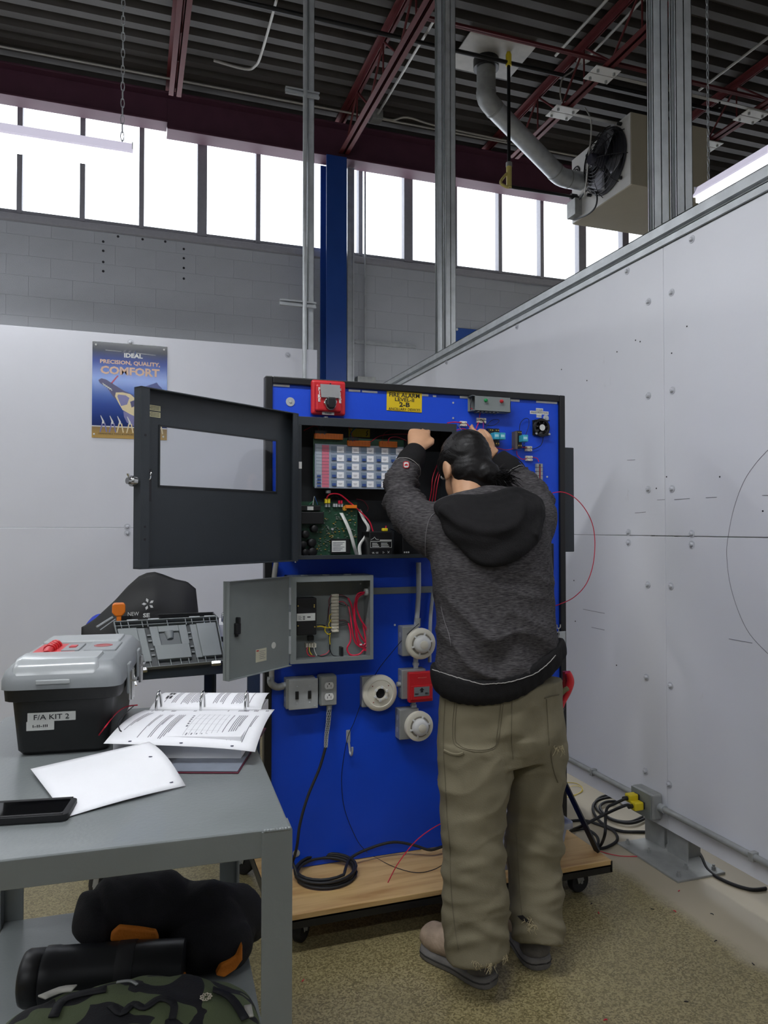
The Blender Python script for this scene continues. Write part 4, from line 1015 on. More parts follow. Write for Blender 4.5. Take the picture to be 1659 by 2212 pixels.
# fan, its label and relays
fc_ = B(1173, 922)
fx0_, fx1_, fz0_, fz1_ = R4(1155, 907, 1188, 940, 0.02)
fan = thing('small_fan', 'small black square fan on the board below the white label', 'fan', (fc_.x, YF, fz0_))
MB().box(fx0_, fx1_, YF-0.006, YF, fz0_, fz1_).box(fx0_, fx1_, YF-0.022, YF-0.018, fz0_, fz0_+0.004).box(fx0_, fx1_, YF-0.022, YF-0.018, fz1_-0.004, fz1_).build('frame', M_blackpl, fan, bevel=0.001)
fcx, fcz = (fx0_+fx1_)/2, (fz0_+fz1_)/2; rf = (fx1_-fx0_)/2
MB().tube([(fcx+rf*0.93*math.cos(t*math.pi/12), YF-0.013, fcz+rf*0.93*math.sin(t*math.pi/12)) for t in range(24)], 0.006, 6, closed=True).build('shroud', M_blackpl, fan, smooth=True)
for k in range(7):
    a = k*2*math.pi/7
    def fb(u, v, a=a):
        r = rf*(0.35+0.5*u); t = a+(v-0.5)*0.7; return Vector((fcx+r*math.cos(t), YF-0.012-(v-0.5)*0.01, fcz+r*math.sin(t)))
    MB().grid(fb, 3, 3).build('blade', M_blackpl, fan, smooth=True, solid=0.001)
MB().cyl((fcx, YF-0.02, fcz), (fcx, YF-0.008, fcz), rf*0.38, n=18).build('hub', M_blackpl, fan, smooth=True)
MB().cyl((fcx, YF-0.0206, fcz), (fcx, YF-0.02, fcz), rf*0.36, n=18).build('hub_sticker', M_label, fan)
for sx in (-1, 1): MB().cyl((fcx+sx*rf*0.85, YF-0.026, fz0_+0.005), (fcx+sx*rf*0.85, YF-0.02, fz0_+0.005), 0.004, n=8).build('screw', M_galv, fan)
W([(1172,928,0.02),(1173,948,0.01),(1168,962,0.008),(1155,969,0.008),(1147,970,0.008)], 0.0014).build('wire', M_blackwire, fan, smooth=True)
lb = thing('label_plate', 'three stacked white label strips reading STAIR PRESSURIZATION FAN', 'label', B(1165, 903))
for (rx, tx, sz) in (((1158,882,1173,889),'STAIR',0.008), ((1145,888,1185,895),'PRESSURIZATION',0.008), ((1159,895,1170,902),'FAN',0.008)):
    pbox('strip', M_label, lb, rx, 0.0, 0.001)
    a, b, c, d = R4(*rx, 0.001); text('lettering', tx, sz, ((a+b)/2, YF-0.0014, (c+d)/2), X, Z, M_ink, lb, fit=(b-a)*0.9, th=0.0002)
def relay(px, py, label, n=1, sc=1.0):
    p = B(px, py); t = thing('relay', label, 'relay', p)
    for k in range(n):
        ox = p.x+k*0.026*sc
        b = MB().box(ox-0.014*sc, ox+0.010*sc, YF-0.022, YF, p.z-0.036*sc, p.z+0.034*sc).build('socket', M_blackpl, t, bevel=0.002)
        MB().box(ox-0.009*sc+0.004, ox+0.019*sc, YF-0.056, YF-0.022, p.z-0.013*sc, p.z+0.014*sc).build('relay_cube', M_teal, t, bevel=0.002)
        MB().box(ox-0.006*sc+0.004, ox+0.014*sc, YF-0.0566, YF-0.056, p.z-0.004, p.z+0.006).build('print', mat('pale_blue_print', (170,215,225), 0.5), t)
        for s in (-1, 1):
            for q in (-0.006, 0.004): MB().cyl((ox+q*sc, YF-0.026, p.z+s*0.026*sc), (ox+q*sc, YF-0.021, p.z+s*0.026*sc), 0.0028, n=8).build('terminal_screw', M_brass, t)
    return t
r1 = relay(1056, 945, 'double blue relay on a black base right of the worker\'s hand', 2)
r2 = relay(1117, 950, 'single blue relay between the double relay and the small fan')
MB().box(B(1112,950).x-0.014, B(1112,950).x-0.004, YF-0.03, YF, B(1117,972).z, B(1117,934).z).build('end_clip', mat('brown_grey_clip', (92,84,80), 0.5), r2)
r3 = relay(1147, 1046, 'lowest blue relay beside the long terminal strip', 1, 0.9)
r4 = relay(1055, 1062, 'blue relay mostly hidden behind the worker\'s head', 1, 0.9)
def terminal(px, py, label, w=14, h=12, n=2):
    x0, x1, z0, z1 = R4(px-w/2, py-h/2, px+w/2, py+h/2, 0.012); t = thing('terminal_block', label, 'terminal block', ((x0+x1)/2, YF, z0))
    hh = (z1-z0)/n
    for k in range(n):
        MB().box(x0, x1, YF-0.010, YF, z0+k*hh+0.001, z0+(k+1)*hh-0.001).build('body', M_offwhite, t, bevel=0.001)
        for q in (0.2, 0.8): MB().cyl((x0+(x1-x0)*q, YF-0.016, z0+(k+0.5)*hh), (x0+(x1-x0)*q, YF-0.010, z0+(k+0.5)*hh), hh*0.32, n=8).build('screw_tower', M_offwhite, t)
    return t
t1 = terminal(1002, 915, 'white two-way terminal block right of the cabinet corner')
t2 = terminal(1041, 908, 'wide white terminal block under the button box', 20, 12)
t3 = terminal(1143, 969, 'white two-way terminal block directly below the fan')
t4 = terminal(1144, 990, 'white two-way terminal block above the long terminal strip')
W([(966,914,0.02),(980,912,0.015),(996,913,0.012)], 0.0022).build('wire', M_redwire, t1, smooth=True)
W([(1008,915,0.012),(1014,922,0.012),(1020,934,0.01),(1026,944,0.01)], 0.0018).build('wire', M_redwire, t1, smooth=True)
W([(988,916,0.014),(995,926,0.02),(1002,936,0.03)], 0.0014).build('wire', M_inkgrey, t1, smooth=True)
W([(980,932,0.012),(998,926,0.012),(1012,930,0.012)], 0.0016).build('wire', M_redwire, t1, smooth=True)
W([(1034,912,0.012),(1030,922,0.02),(1026,932,0.03)], 0.0018).build('wire', M_redwire, t2, smooth=True)
W([(1044,912,0.012),(1044,925,0.012),(1040,944,0.012)], 0.002).build('wire', mat('violet_wire', (140,40,130), 0.4), t2, smooth=True)
W([(1036,912,0.012),(1038,906,0.016),(1044,909,0.014),(1050,918,0.01),(1066,919,0.01),(1078,910,0.01),(1074,906,0.01),(1062,908,0.01),(1053,918,0.01),(1047,928,0.01)], 0.0012).build('wire', M_blackwire, t2, smooth=True)
W([(1038,890,0.01),(1036,898,0.01),(1036,903,0.01)], 0.0016).build('wire', M_redwire, t2, smooth=True)
W([(1052,962,0.012),(1075,968,0.008),(1095,972,0.008),(1112,968,0.012)], 0.0015).build('wire', M_redwire, r1, smooth=True)
W([(1122,932,0.012),(1124,915,0.01),(1134,904,0.01),(1142,906,0.01),(1142,920,0.01),(1134,945,0.008),(1132,960,0.008)], 0.0013).build('wire', M_blackwire, r2, smooth=True)
W([(1120,968,0.012),(1128,966,0.01),(1138,968,0.01)], 0.0015).build('wire', M_redwire, r2, smooth=True)
W([(1116,974,0.01),(1118,984,0.008),(1128,992,0.008),(1138,990,0.01)], 0.0015).build('wire', M_redwire, t4, smooth=True)
W([(1150,988,0.01),(1160,990,0.008),(1164,998,0.01)], 0.0015).build('wire', M_redwire, t4, smooth=True)
W([(1075,985,0.03),(1100,982,0.02),(1125,998,0.015),(1140,1020,0.015),(1155,1038,0.012)], 0.0015).build('wire', M_blackwire, r3, smooth=True)
W([(1078,1002,0.03),(1110,1002,0.02),(1132,1010,0.015),(1142,1034,0.012)], 0.0015).build('wire', M_blackwire, r3, smooth=True)
W([(1075,990,0.03),(1105,984,0.02),(1130,1002,0.015),(1138,1025,0.012),(1140,1034,0.012)], 0.0015).build('wire', M_blackwire, r3, smooth=True)
# long terminal strip
x0, x1, z0, z1 = R4(1160, 1001, 1173, 1080, 0.015)
ls = thing('terminal_strip', 'long grey terminal strip of many modules near the right edge', 'terminal strip', ((x0+x1)/2, YF, z0))
for k in range(9):
    h_ = (z1-z0)/9; MB().box(x0, x1, YF-0.014, YF, z0+k*h_+0.0008, z0+(k+1)*h_-0.0008).build('module', mat('grey_terminal_plastic', (150,150,148), 0.5), ls, bevel=0.001)
MB().box((x0+x1)/2-0.003, (x0+x1)/2+0.003, YF-0.0148, YF-0.014, z0+0.003, z1-0.003).build('channel', M_cabin_dark, ls)
MB().box((x0+x1)/2-0.0008, (x0+x1)/2+0.001, YF-0.0155, YF-0.0148, z0+0.02, z1-0.01).build('wire', M_redwire, ls)
# long loose red wire looping past the right edge of the board
pw = [B(1168,1074,0.02), B(1190,1066,0.05), onY(1215,1063,2.55), onY(1240,1074,2.53), onY(1262,1097,2.52), onY(1279,1130,2.52), onY(1285,1170,2.52), onY(1281,1220,2.52), onY(1266,1262,2.53), onY(1240,1290,2.55), onY(1212,1304,2.58), B(1186,1313,0.03)]
tag(MB().tube(spl(pw, 6), 0.0017, 6).build('red_wire_loop', M_redwire, smooth=True), 'thin red wire looping out past the right edge of the board', 'wire')
# little hanging tag beside the neck
lt = thing('small_label', 'tiny white label on the board beside the worker\'s neck', 'label', B(1063, 1070))
pbox('strip', M_label, lt, (1056,1064,1071,1072), 0, 0.001); text('lettering', 'MOTOR', 0.006, B(1063.5,1068,0.0014), X, Z, M_ink, lt, th=0.0002)
MB().cyl(B(1060,1060), B(1060,1060,0.003), 0.004, n=8).build('screw', M_galv, lt)

# ------------------------------------------------------------------ small grey cabinet
YG = 2.53; OG = YF-YG
gx0, gx1 = onY(627, 1340, YG).x, onY(806, 1340, YG).x
gz0, gz1 = onY(720, 1429, YG).z, onY(720, 1244, YG).z
gc = thing('small_grey_cabinet', 'small open grey steel cabinet with transformer and red cable inside', 'cabinet', ((gx0+gx1)/2, YF, gz0))
MB().box(gx0, gx1, YF-0.004, YF-0.001, gz0, gz1).build('back_plate', M_grey_enamel, gc)
for nm, bx in (('side', (gx0, gx0+0.003, YG, YF, gz0, gz1)), ('side', (gx1-0.003, gx1, YG, YF, gz0, gz1)), ('top', (gx0, gx1, YG, YF, gz1-0.003, gz1)), ('bottom', (gx0, gx1, YG, YF, gz0, gz0+0.003))):
    MB().box(*bx).build(nm, M_grey_enamel, gc)
lp = 0.017
for bx in ((gx0, gx1, YG-0.003, YG-0.0002, gz1-0.019, gz1), (gx0, gx1, YG-0.003, YG-0.0002, gz0, gz0+lp*0.8), (gx0, gx0+0.021, YG-0.003, YG-0.0002, gz0+lp*0.8, gz1-0.019), (gx1-0.012, gx1, YG-0.003, YG-0.0002, gz0+lp*0.8, gz1-0.019)):
    MB().box(*bx).build('rim', M_grey_enamel, gc)
kn = MB()
for k in range(3): kn.cyl((gx0+0.06+k*0.08, YG+0.05, gz1), (gx0+0.06+k*0.08, YG+0.05, gz1+0.002), 0.014, n=16)
kn.cyl((gx1-0.0035, YF-0.05, gz0+0.09), (gx1-0.0025, YF-0.05, gz0+0.09), 0.013, n=16).cyl((gx1-0.0035, YF-0.05, gz0+0.13), (gx1-0.0025, YF-0.05, gz0+0.13), 0.013, n=16)
kn.build('knockout', M_galv_dull, gc)
hin2 = Vector((gx0, YG, 0)); fre2 = Vector((onY(488, 1360, 2.336).x, 2.336, 0)); dv2 = fre2-hin2; dl2 = dv2.length; dv2.normalize(); dn2 = Vector((-dv2.y, dv2.x, 0))
if dn2.y > 0: dn2 = -dn2
def d2box(a0, a1, z0, z1, o0, o1):
    vs = [hin2+dv2*a+Z*z+dn2*o for o in (o0,o1) for a, z in ((a0,z0),(a1,z0),(a1,z1),(a0,z1))]
    return MB().add(vs, [(0,1,2,3),(7,6,5,4),(0,4,5,1),(1,5,6,2),(2,6,7,3),(3,7,4,0)])
def d2hit(px, py):
    d = ray(px, py); t = (hin2-CAM).dot(dn2)/d.dot(dn2); p = CAM+d*t; return (p-hin2).dot(dv2), p.z
gd = fixn(d2box(0.006, dl2, gz0-0.004, gz1+0.003, 0, -0.002).build('door', M_grey_enamel, gc))
for a in ((dl2-0.002, dl2, gz0-0.004, gz1+0.003, -0.012, 0.014), (0.006, dl2, gz1+0.001, gz1+0.003, -0.001, 0.012), (0.006, dl2, gz0-0.004, gz0-0.002, -0.001, 0.012)): fixn(d2box(*a).build('door_flange', M_grey_enamel, gd))
for zz in (0.22, 0.5, 0.78): MB().cyl((gx0-0.002, YG-0.003, gz0+(gz1-gz0)*zz-0.03), (gx0-0.002, YG-0.003, gz0+(gz1-gz0)*zz+0.03), 0.005, n=10).build('hinge', M_galv, gc, smooth=True)
a, z = d2hit(509, 1355)
lt_ = d2box(a-0.013, a+0.009, z-0.022, z+0.014, 0, 0.012); b = d2box(a-0.008, a+0.002, z+0.010, z+0.032, 0, 0.016); lt_.add(b.v, b.f); b = d2box(a-0.006, a+0.006, z-0.03, z-0.01, 0, 0.008); lt_.add(b.v, b.f)
fixn(lt_.build('latch', M_blackpl, gd, bevel=0.003))
a, z = d2hit(564, 1415); fixn(d2box(a-0.026, a+0.026, z-0.021, z+0.021, 0, 0.0006).build('rating_label', mat('cream_label2', (205,202,180), 0.6), gd))
pr = d2box(a+0.012, a+0.023, z+0.014, z+0.018, 0.0006, 0.001); fixn(pr.build('logo_print', M_red, gd))
pr = MB()
for k in range(5): b = d2box(a-0.02+0.006*(k % 2), a+0.008, z+0.012-k*0.006, z+0.0132-k*0.006, 0.0006, 0.001); pr.add(b.v, b.f)
fixn(pr.build('print', M_inkgrey, gd))
a, z = d2hit(591, 1394); c_ = hin2+dv2*a+Z*z; MB().cyl(c_, c_+dn2*0.0006, 0.011, n=16).build('seal_label', M_label, gd)
# transformer
pbox('transformer', M_blackpl, gc, (641,1292,684,1372), 0.003, 0.055, 0.003)
x0, x1, z0, z1 = R4(641, 1325, 681, 1341, 0.0555); MB().box(x0, x1, YF-0.0556, YF-0.055, z0, z1).build('data_label', M_label, gc)
pr = MB()
for k in range(4): pr.box(x0+0.006, x0+0.018-0.002*(k % 2), YF-0.056, YF-0.0556, z0+0.004+k*0.004, z0+0.0052+k*0.004)
for k in range(3): pr.box(x0+0.022, x0+0.030, YF-0.056, YF-0.0556, z0+0.004+k*0.005, z0+0.0066+k*0.005)
pr.box(x0+0.038, x0+0.05, YF-0.056, YF-0.0556, z0+0.011, z0+0.015); pr.build('print', M_ink, gc)
for (px, py) in ((644,1309),(679,1307),(679,1311),(644,1352),(680,1354)): MB().cyl(B(px,py,0.055), B(px,py,0.058), 0.0025, n=8).build('screw', M_brass, gc)
# terminal column
x0, x1, z0, z1 = R4(716, 1283, 732, 1366, 0.018)
tcn = MB().box(x0+0.004, x1-0.004, YF-0.010, YF-0.004, z0, z1).build('terminal_column', M_offwhite, gc)
for k in range(12):
    hh = (z1-z0)/12; MB().box(x0, x1, YF-0.016, YF-0.010, z0+k*hh+0.0009, z0+(k+1)*hh-0.0009).cyl((x0+0.005, YF-0.02, z0+(k+0.5)*hh), (x0+0.005, YF-0.014, z0+(k+0.5)*hh), 0.0026, n=8).cyl((x1-0.005, YF-0.02, z0+(k+0.5)*hh), (x1-0.005, YF-0.014, z0+(k+0.5)*hh), 0.0026, n=8).build('terminal', M_offwhite, tcn)
RW = mat('red_cable_sheath', (214,34,70), 0.38, 0, 0.04)
x0, x1, z0, z1 = R4(784, 1268, 795, 1288, 0.03)
MB().cyl((x0+0.002, YF-0.045, (z0+z1)/2), (gx1-0.003, YF-0.045, (z0+z1)/2), 0.013, n=16).build('cable_bushing', M_white, gc, smooth=True)
for pts, m, r in (
    ([(786,1280,0.04),(776,1286,0.05),(768,1298,0.05),(765,1320,0.045),(770,1350,0.04),(780,1375,0.035),(792,1392,0.03),(794,1402,0.03),(784,1400,0.03),(772,1385,0.03),(767,1350,0.035),(760,1310,0.03),(752,1292,0.02)], RW, 0.0034),
    ([(786,1282,0.045),(774,1290,0.05),(770,1310,0.045),(778,1336,0.04),(790,1356,0.035),(796,1375,0.03),(792,1394,0.03),(782,1400,0.03)], RW, 0.0034),
    ([(787,1279,0.045),(772,1284,0.055),(766,1310,0.05),(768,1345,0.045),(774,1380,0.04),(784,1394,0.035),(790,1384,0.03),(784,1350,0.03)], RW, 0.003),
    ([(753,1310,0.02),(757,1330,0.03),(760,1355,0.035),(766,1385,0.03),(776,1396,0.03),(784,1398,0.03)], RW, 0.0030),
    ([(753,1346,0.02),(757,1365,0.025),(757,1385,0.03),(750,1400,0.03),(754,1412,0.03),(764,1416,0.03),(778,1412,0.03),(786,1404,0.03),(796,1408,0.03)], RW, 0.0032),
    ([(732,1285,0.016),(740,1286,0.016),(752,1292,0.02)], mat('maroon_wire', (110,24,40), 0.5), 0.0014), ([(732,1288,0.016),(742,1289,0.016),(752,1293,0.02)], M_blackwire, 0.0013),
    ([(732,1300,0.016),(742,1300,0.016),(750,1308,0.02)], RW, 0.0013), ([(732,1304,0.016),(744,1308,0.016),(748,1306,0.018),(753,1310,0.02)], M_blackwire, 0.0013),
    ([(732,1340,0.016),(745,1340,0.016),(753,1346,0.02)], mat('maroon_wire', (110,24,40), 0.5), 0.0013), ([(732,1349,0.016),(742,1347,0.016),(752,1344,0.02)], M_blackwire, 0.0013),
    ([(684,1354,0.03),(694,1353,0.035),(704,1356,0.03),(716,1356,0.018)], M_yellowwire, 0.0022), ([(684,1350,0.03),(696,1350,0.035),(703,1352,0.03)], M_blackwire, 0.002),
    ([(704,1352,0.03),(702,1362,0.03),(708,1370,0.028),(714,1368,0.02)], M_yellowwire, 0.002), ([(716,1326,0.018),(712,1330,0.02),(712,1340,0.02),(716,1344,0.018)], M_yellowwire, 0.0016),
    ([(716,1338,0.018),(711,1346,0.022),(711,1354,0.022),(716,1356,0.018)], M_yellowwire, 0.0016), ([(716,1364,0.018),(711,1368,0.022),(713,1385,0.02),(712,1400,0.02),(714,1408,0.02)], M_blackwire, 0.0028),
    ([(713,1368,0.023),(712,1380,0.024),(713,1392,0.024)], M_yellowwire, 0.0016), ([(716,1286,0.018),(711,1295,0.02),(711,1310,0.02),(709,1330,0.02),(706,1350,0.025)], mat('maroon_wire', (110,24,40), 0.5), 0.0015),
    ([(716,1302,0.018),(710,1312,0.02),(708,1335,0.022),(706,1352,0.028)], M_blackwire, 0.0014),
    ([(714,1406,0.02),(708,1414,0.02),(696,1418,0.02),(686,1416,0.02)], M_blackwire, 0.0018), ([(712,1404,0.02),(705,1412,0.022),(692,1416,0.022)], M_redwire, 0.0014),
    ([(714,1408,0.02),(720,1416,0.02),(732,1417,0.02),(738,1414,0.02)], M_blackwire, 0.0016),
    ([(664,1398,0.03),(663,1408,0.035),(668,1416,0.035),(680,1418,0.03)], M_redwire, 0.0016), ([(668,1398,0.03),(669,1408,0.035),(674,1415,0.035)], M_yellowwire, 0.0016), ([(678,1398,0.03),(680,1408,0.03),(684,1416,0.03)], M_whitewire, 0.0016)):
    W(pts, r).build('wire', m, gc, smooth=True)
for k in range(4): pbox('fuse_terminal', M_offwhite, gc, (661+k*6, 1390, 665.5+k*6, 1399), 0.004, 0.03, 0.001)
pbox('relay_stub', M_blackpl, gc, (666,1374,678,1384), 0.004, 0.02, 0.001)
pbox('ground_lug', M_blackpl, gc, (736,1398,742,1420), 0.004, 0.03, 0.002)
pbox('zip_tie', M_white, gc, (778,1391,782,1394), 0.03, 0.042)
MB().cyl(B(779,1261,0.004), B(779,1261,0.007), 0.003, n=8).build('screw', M_galv, gc)
# steel strap from cabinet to the riser
sp_ = R4(806, 1268, 935, 1282, 0.004); tag(MB().box(gx1+0.001, sp_[1], YF-0.004, YF-0.0005, sp_[2], sp_[3]).build('steel_strap', M_grey_enamel), 'flat grey strap running right from the small cabinet', 'strap')
# ------------------------------------------------------------------ conduits, boxes, detectors
def jbox(parent, rect, depth, m=None, ko=True):
    x0, x1, z0, z1 = R4(*rect, depth); 
    b = MB().box(x0, x1, YF-depth, YF-0.0005, z0, z1).build('box', m or M_galv_dull, parent, bevel=0.003)
    if ko:
        for s in (0.3, 0.7): MB().cyl((x0-0.0008, YF-depth*0.5, z0+(z1-z0)*s), (x0+0.0005, YF-depth*0.5, z0+(z1-z0)*s), 0.010, n=14).build('knockout', M_galv, b)
    return x0, x1, z0, z1
def emt(name, pts, label, r=0.0095, parent=None):
    m = MB().tube(spl([B(*p) for p in pts], 5), r, 12)
    if parent: return m.build(name, M_galv, parent, smooth=True)
    return tag(m.build(name, M_galv, smooth=True), label, 'conduit')
# left riser with elbow
lr = thing('conduit_elbow', 'grey conduit down the left edge turning into the switch box', 'conduit', B(600, 1480))
MB().tube(spl([B(597,1215,0.02),B(592,1250,0.02),B(588,1330,0.02),B(587,1440,0.02),B(587,1466,0.02)],4), 0.0095, 12).build('pipe', M_conduit, lr, smooth=True)
MB().tube(spl([B(585,1462,0.025),B(586,1476,0.03),B(598,1484,0.03),B(612,1482,0.03)],4), 0.013, 12).build('elbow', M_brass if False else M_galv_dull, lr, smooth=True)
MB().cyl(B(609,1481,0.03), B(619,1480,0.03), 0.011, n=12).build('connector', M_galv, lr, smooth=True)
MB().cyl(B(580,1466,0.03), B(580,1466,0.045), 0.005, n=8).build('set_screw', M_galv, lr)
sb = thing('switch_box', 'square galvanised box with two black slot switches', 'switch box', B(652, 1531))
x0, x1, z0, z1 = jbox(sb, (618,1465,682,1530), 0.045)
cvx = R4(624, 1467, 687, 1532, 0.05)
cv = MB().box(cvx[0], cvx[1], YF-0.0505, YF-0.0455, cvx[2], cvx[3]).build('cover', M_galv, sb, bevel=0.004)
for px in (642, 669): pbox('switch', M_blackpl, sb, (px-3.5, 1494-(px > 650)*1.5, px+3.5, 1511-(px > 650)*1.5), 0.0506, 0.056, 0.001)
for (px, py) in ((642,1483),(669,1482),(642,1519),(669,1517),(628,1476),(681,1476),(680,1524)): MB().cyl(B(px,py,0.0506), B(px,py,0.0525), 0.0024, n=8).build('screw', M_galv, sb)
ob = thing('outlet_box', 'rounded grey outlet box with two white sockets', 'outlet', B(710, 1526))
x0, x1, z0, z1 = R4(690, 1459, 729, 1526, 0.05)
MB().box(x0, x1, YF-0.048, YF-0.0005, z0, z1).build('box', M_grey_enamel, ob, bevel=0.010, seg=3)
x0, x1, z0, z1 = R4(694, 1462, 727, 1523, 0.05); MB().box(x0, x1, YF-0.0505, YF-0.0482, z0, z1).build('cover', M_galv_dull, ob, bevel=0.003)
for py in (1481, 1505):
    c = B(711, py, 0.0505)
    MB().prism([(0.0165*math.cos(t), max(-0.0118, min(0.0118, 0.0165*math.sin(t)))) for t in [k*math.pi/12 for k in range(24)]], c, X, Z, 0.002).build('socket', M_white, ob)
    sl_ = MB().box(c.x-0.0075, c.x-0.0058, c.y-0.0024, c.y-0.0018, c.z-0.006, c.z+0.002).box(c.x+0.0055, c.x+0.0072, c.y-0.0024, c.y-0.0018, c.z-0.006, c.z+0.003)
    sl_.cyl((c.x, c.y-0.0024, c.z+0.0065), (c.x, c.y-0.0018, c.z+0.0065), 0.0028, n=10); sl_.build('slot', M_ink, ob)
# cord with woven strain relief, down to a coil on the platform
cz = B(708, 1527, 0.03); ct = onZ(703, 1893, ZT)
cord = thing('power_cord', 'black power cord with a woven grip hanging from the outlet box to a coil', 'cord', (ct.x, ct.y, ZT))
gp = spl([B(711,1527,0.035), B(709,1560,0.04), B(705,1590,0.045), B(704,1614,0.05)], 6)
MB().tube(gp, [0.0075-0.0025*i/len(gp) for i in range(len(gp))], 10).build('grip_core', M_blackrub, cord, smooth=True)
br = MB()
for k in range(8):
    for s in (-1, 1):
        pts = []
        for i, p in enumerate(gp):
            a = k*math.pi/4+s*i*0.42; r = 0.0088-0.0028*i/len(gp); pts.append(p+Vector((math.cos(a)*r, math.sin(a)*r, 0)))
        br.tube(pts, 0.0008, 4)
o = br.build('woven_grip', M_galv, cord)
MB().cyl(B(711,1523,0.035), B(711,1532,0.036), 0.010, n=12).build('gland', M_galv_dull, cord, smooth=True)
rc = 0.0052
def coilpts(c, R, turns, n=22, a0=0.0, dr=0.006, z0=0.006, dz=0.003):
    P = []
    for i in range(int(turns*n)+1):
        a = a0+2*math.pi*i/n; t = i/n
        rr = R+dr*math.sin(t*2.3+0.5); P.append(Vector((c[0]+rr*math.cos(a), c[1]+rr*math.sin(a)*0.95, c[2]+z0+dz*t+0.004*(1+math.sin(a*0.9+t)))))
    return P
down = [B(704,1612,0.05), B(690,1660,0.06), B(665,1720,0.08), B(648,1780,0.10), B(641,1830,0.11)]
ccx, ccy = ct.x, ct.y
cp = coilpts((ccx, ccy, ZT), 0.103, 4.3, a0=math.pi*1.1, dz=0.006)
tail = [Vector((ccx+0.10, ccy+0.03, ZT+0.035)), onY(800,1832,2.60), onY(850,1819,2.60), onY(895,1826,2.585), onY(930,1836,2.56), onY(965,1826,2.57), onY(1010,1822,2.57)]
MB().tube(spl(down+[Vector((ccx-0.115, ccy+0.02, ZT+0.05))], 5)[:-1]+cp+spl([cp[-1]]+tail, 5)[1:], rc, 8).build('cable', M_blackrub, cord, smooth=True)
# right riser conduits and detectors
emt('conduit_riser', [(904,1215,0.02),(904,1280,0.02),(901,1330,0.02),(899,1350,0.02)], 'pair-wide grey conduit dropping from the panel to the upper detector', 0.0095)
emt('conduit_riser', [(935,1280,0.02),(931,1320,0.02),(929,1360,0.02),(928,1430,0.02)], 'thin grey conduit half hidden beside the worker', 0.007)
def detector(rect_box, cpx, cpy, rp, label, lens=True):
    t = thing('smoke_detector', label, 'smoke detector', B(cpx, cpy+rp))
    jbox(t, rect_box, 0.05)
    c = B(cpx, cpy, 0.055); d = (c-CAM).length; r = rp*(c-CAM).dot(_Fw)/F_PX
    c.y = YF-0.051
    MB().lathe([(r,0),(r,0.012),(r*0.97,0.016),(r*0.74,0.020),(r*0.70,0.019),(0.001,0.019)], c, (0,-1,0), 40).build('base', M_det, t, smooth=True)
    MB().lathe([(r*0.58,0.019),(r*0.56,0.030),(r*0.47,0.040),(r*0.3,0.043),(0.001,0.043)], c, (0,-1,0), 32).build('head', M_white, t, smooth=True)
    MB().lathe([(r*0.27,0.043),(r*0.27,0.046),(r*0.24,0.047),(0.001,0.047)], c, (0,-1,0), 24).build('cap', M_det, t, smooth=True)
    for k in range(6):
        a = k*math.pi/3+0.25; u = Vector((math.cos(a), 0, math.sin(a))); MB().bar(c+u*(r*0.55)-Y*0.022, c+u*(r*0.74)-Y*0.020, 0.006, 0.007, up=Y).build('clip', M_white, t)
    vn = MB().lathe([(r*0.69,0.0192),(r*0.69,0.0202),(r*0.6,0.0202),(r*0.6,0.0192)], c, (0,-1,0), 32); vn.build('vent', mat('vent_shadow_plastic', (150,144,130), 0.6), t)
    return t
detector((869,1353,905,1417), 908, 1390, 33.5, 'upper cream smoke detector partly covered by the worker\'s hoodie')
detector((863,1532,905,1597), 904, 1568, 32, 'lower cream smoke detector under the red pull station')
# empty detector base
db = thing('detector_base', 'round cream detector base with a dark centre hole', 'detector base', B(820, 1534))
jbox(db, (782,1461,822,1527), 0.03, ko=False)
c = B(820.5, 1497, 0.04); r = 39*(c-CAM).dot(_Fw)/F_PX; c.y = YF-0.031
MB().lathe([(r,0),(r,0.010),(r*0.96,0.014),(r*0.75,0.017),(r*0.72,0.015),(r*0.4,0.017),(r*0.38,0.024),(r*0.3,0.024),(r*0.28,0.012),(0.001,0.012)], c, (0,-1,0), 40).build('ring', M_det, db, smooth=True)
MB().cyl(c-Y*0.0122, c-Y*0.0135, r*0.27, n=24).build('centre_hole', M_blackpl, db)
for k in range(6):
    a = k*math.pi/3+0.4; u = Vector((math.cos(a), 0, math.sin(a))); MB().bar(c+u*(r*0.29)-Y*0.024, c+u*(r*0.43)-Y*0.023, 0.008, 0.006, up=Y).build('clip', M_white, db)
for a in (0.7, 2.4, 4.0): MB().cyl(c+Vector((math.cos(a),0,math.sin(a)))*(r*0.62)-Y*0.0155, c+Vector((math.cos(a),0,math.sin(a)))*(r*0.62)-Y*0.017, 0.0022, n=8).build('screw', mat('dull_red_screw', (150,80,70), 0.5), db)
q0 = B(800, 1474, 0.031); MB().box(q0.x-0.003, q0.x+0.003, YF-0.047, YF-0.0445, q0.z-0.003, q0.z+0.003).build('marker', M_label, db)
MB().cyl((B(857,1478,0.03)), (B(880,1478,0.03)), 0.009, n=12).build('nipple', M_galv, db, smooth=True)
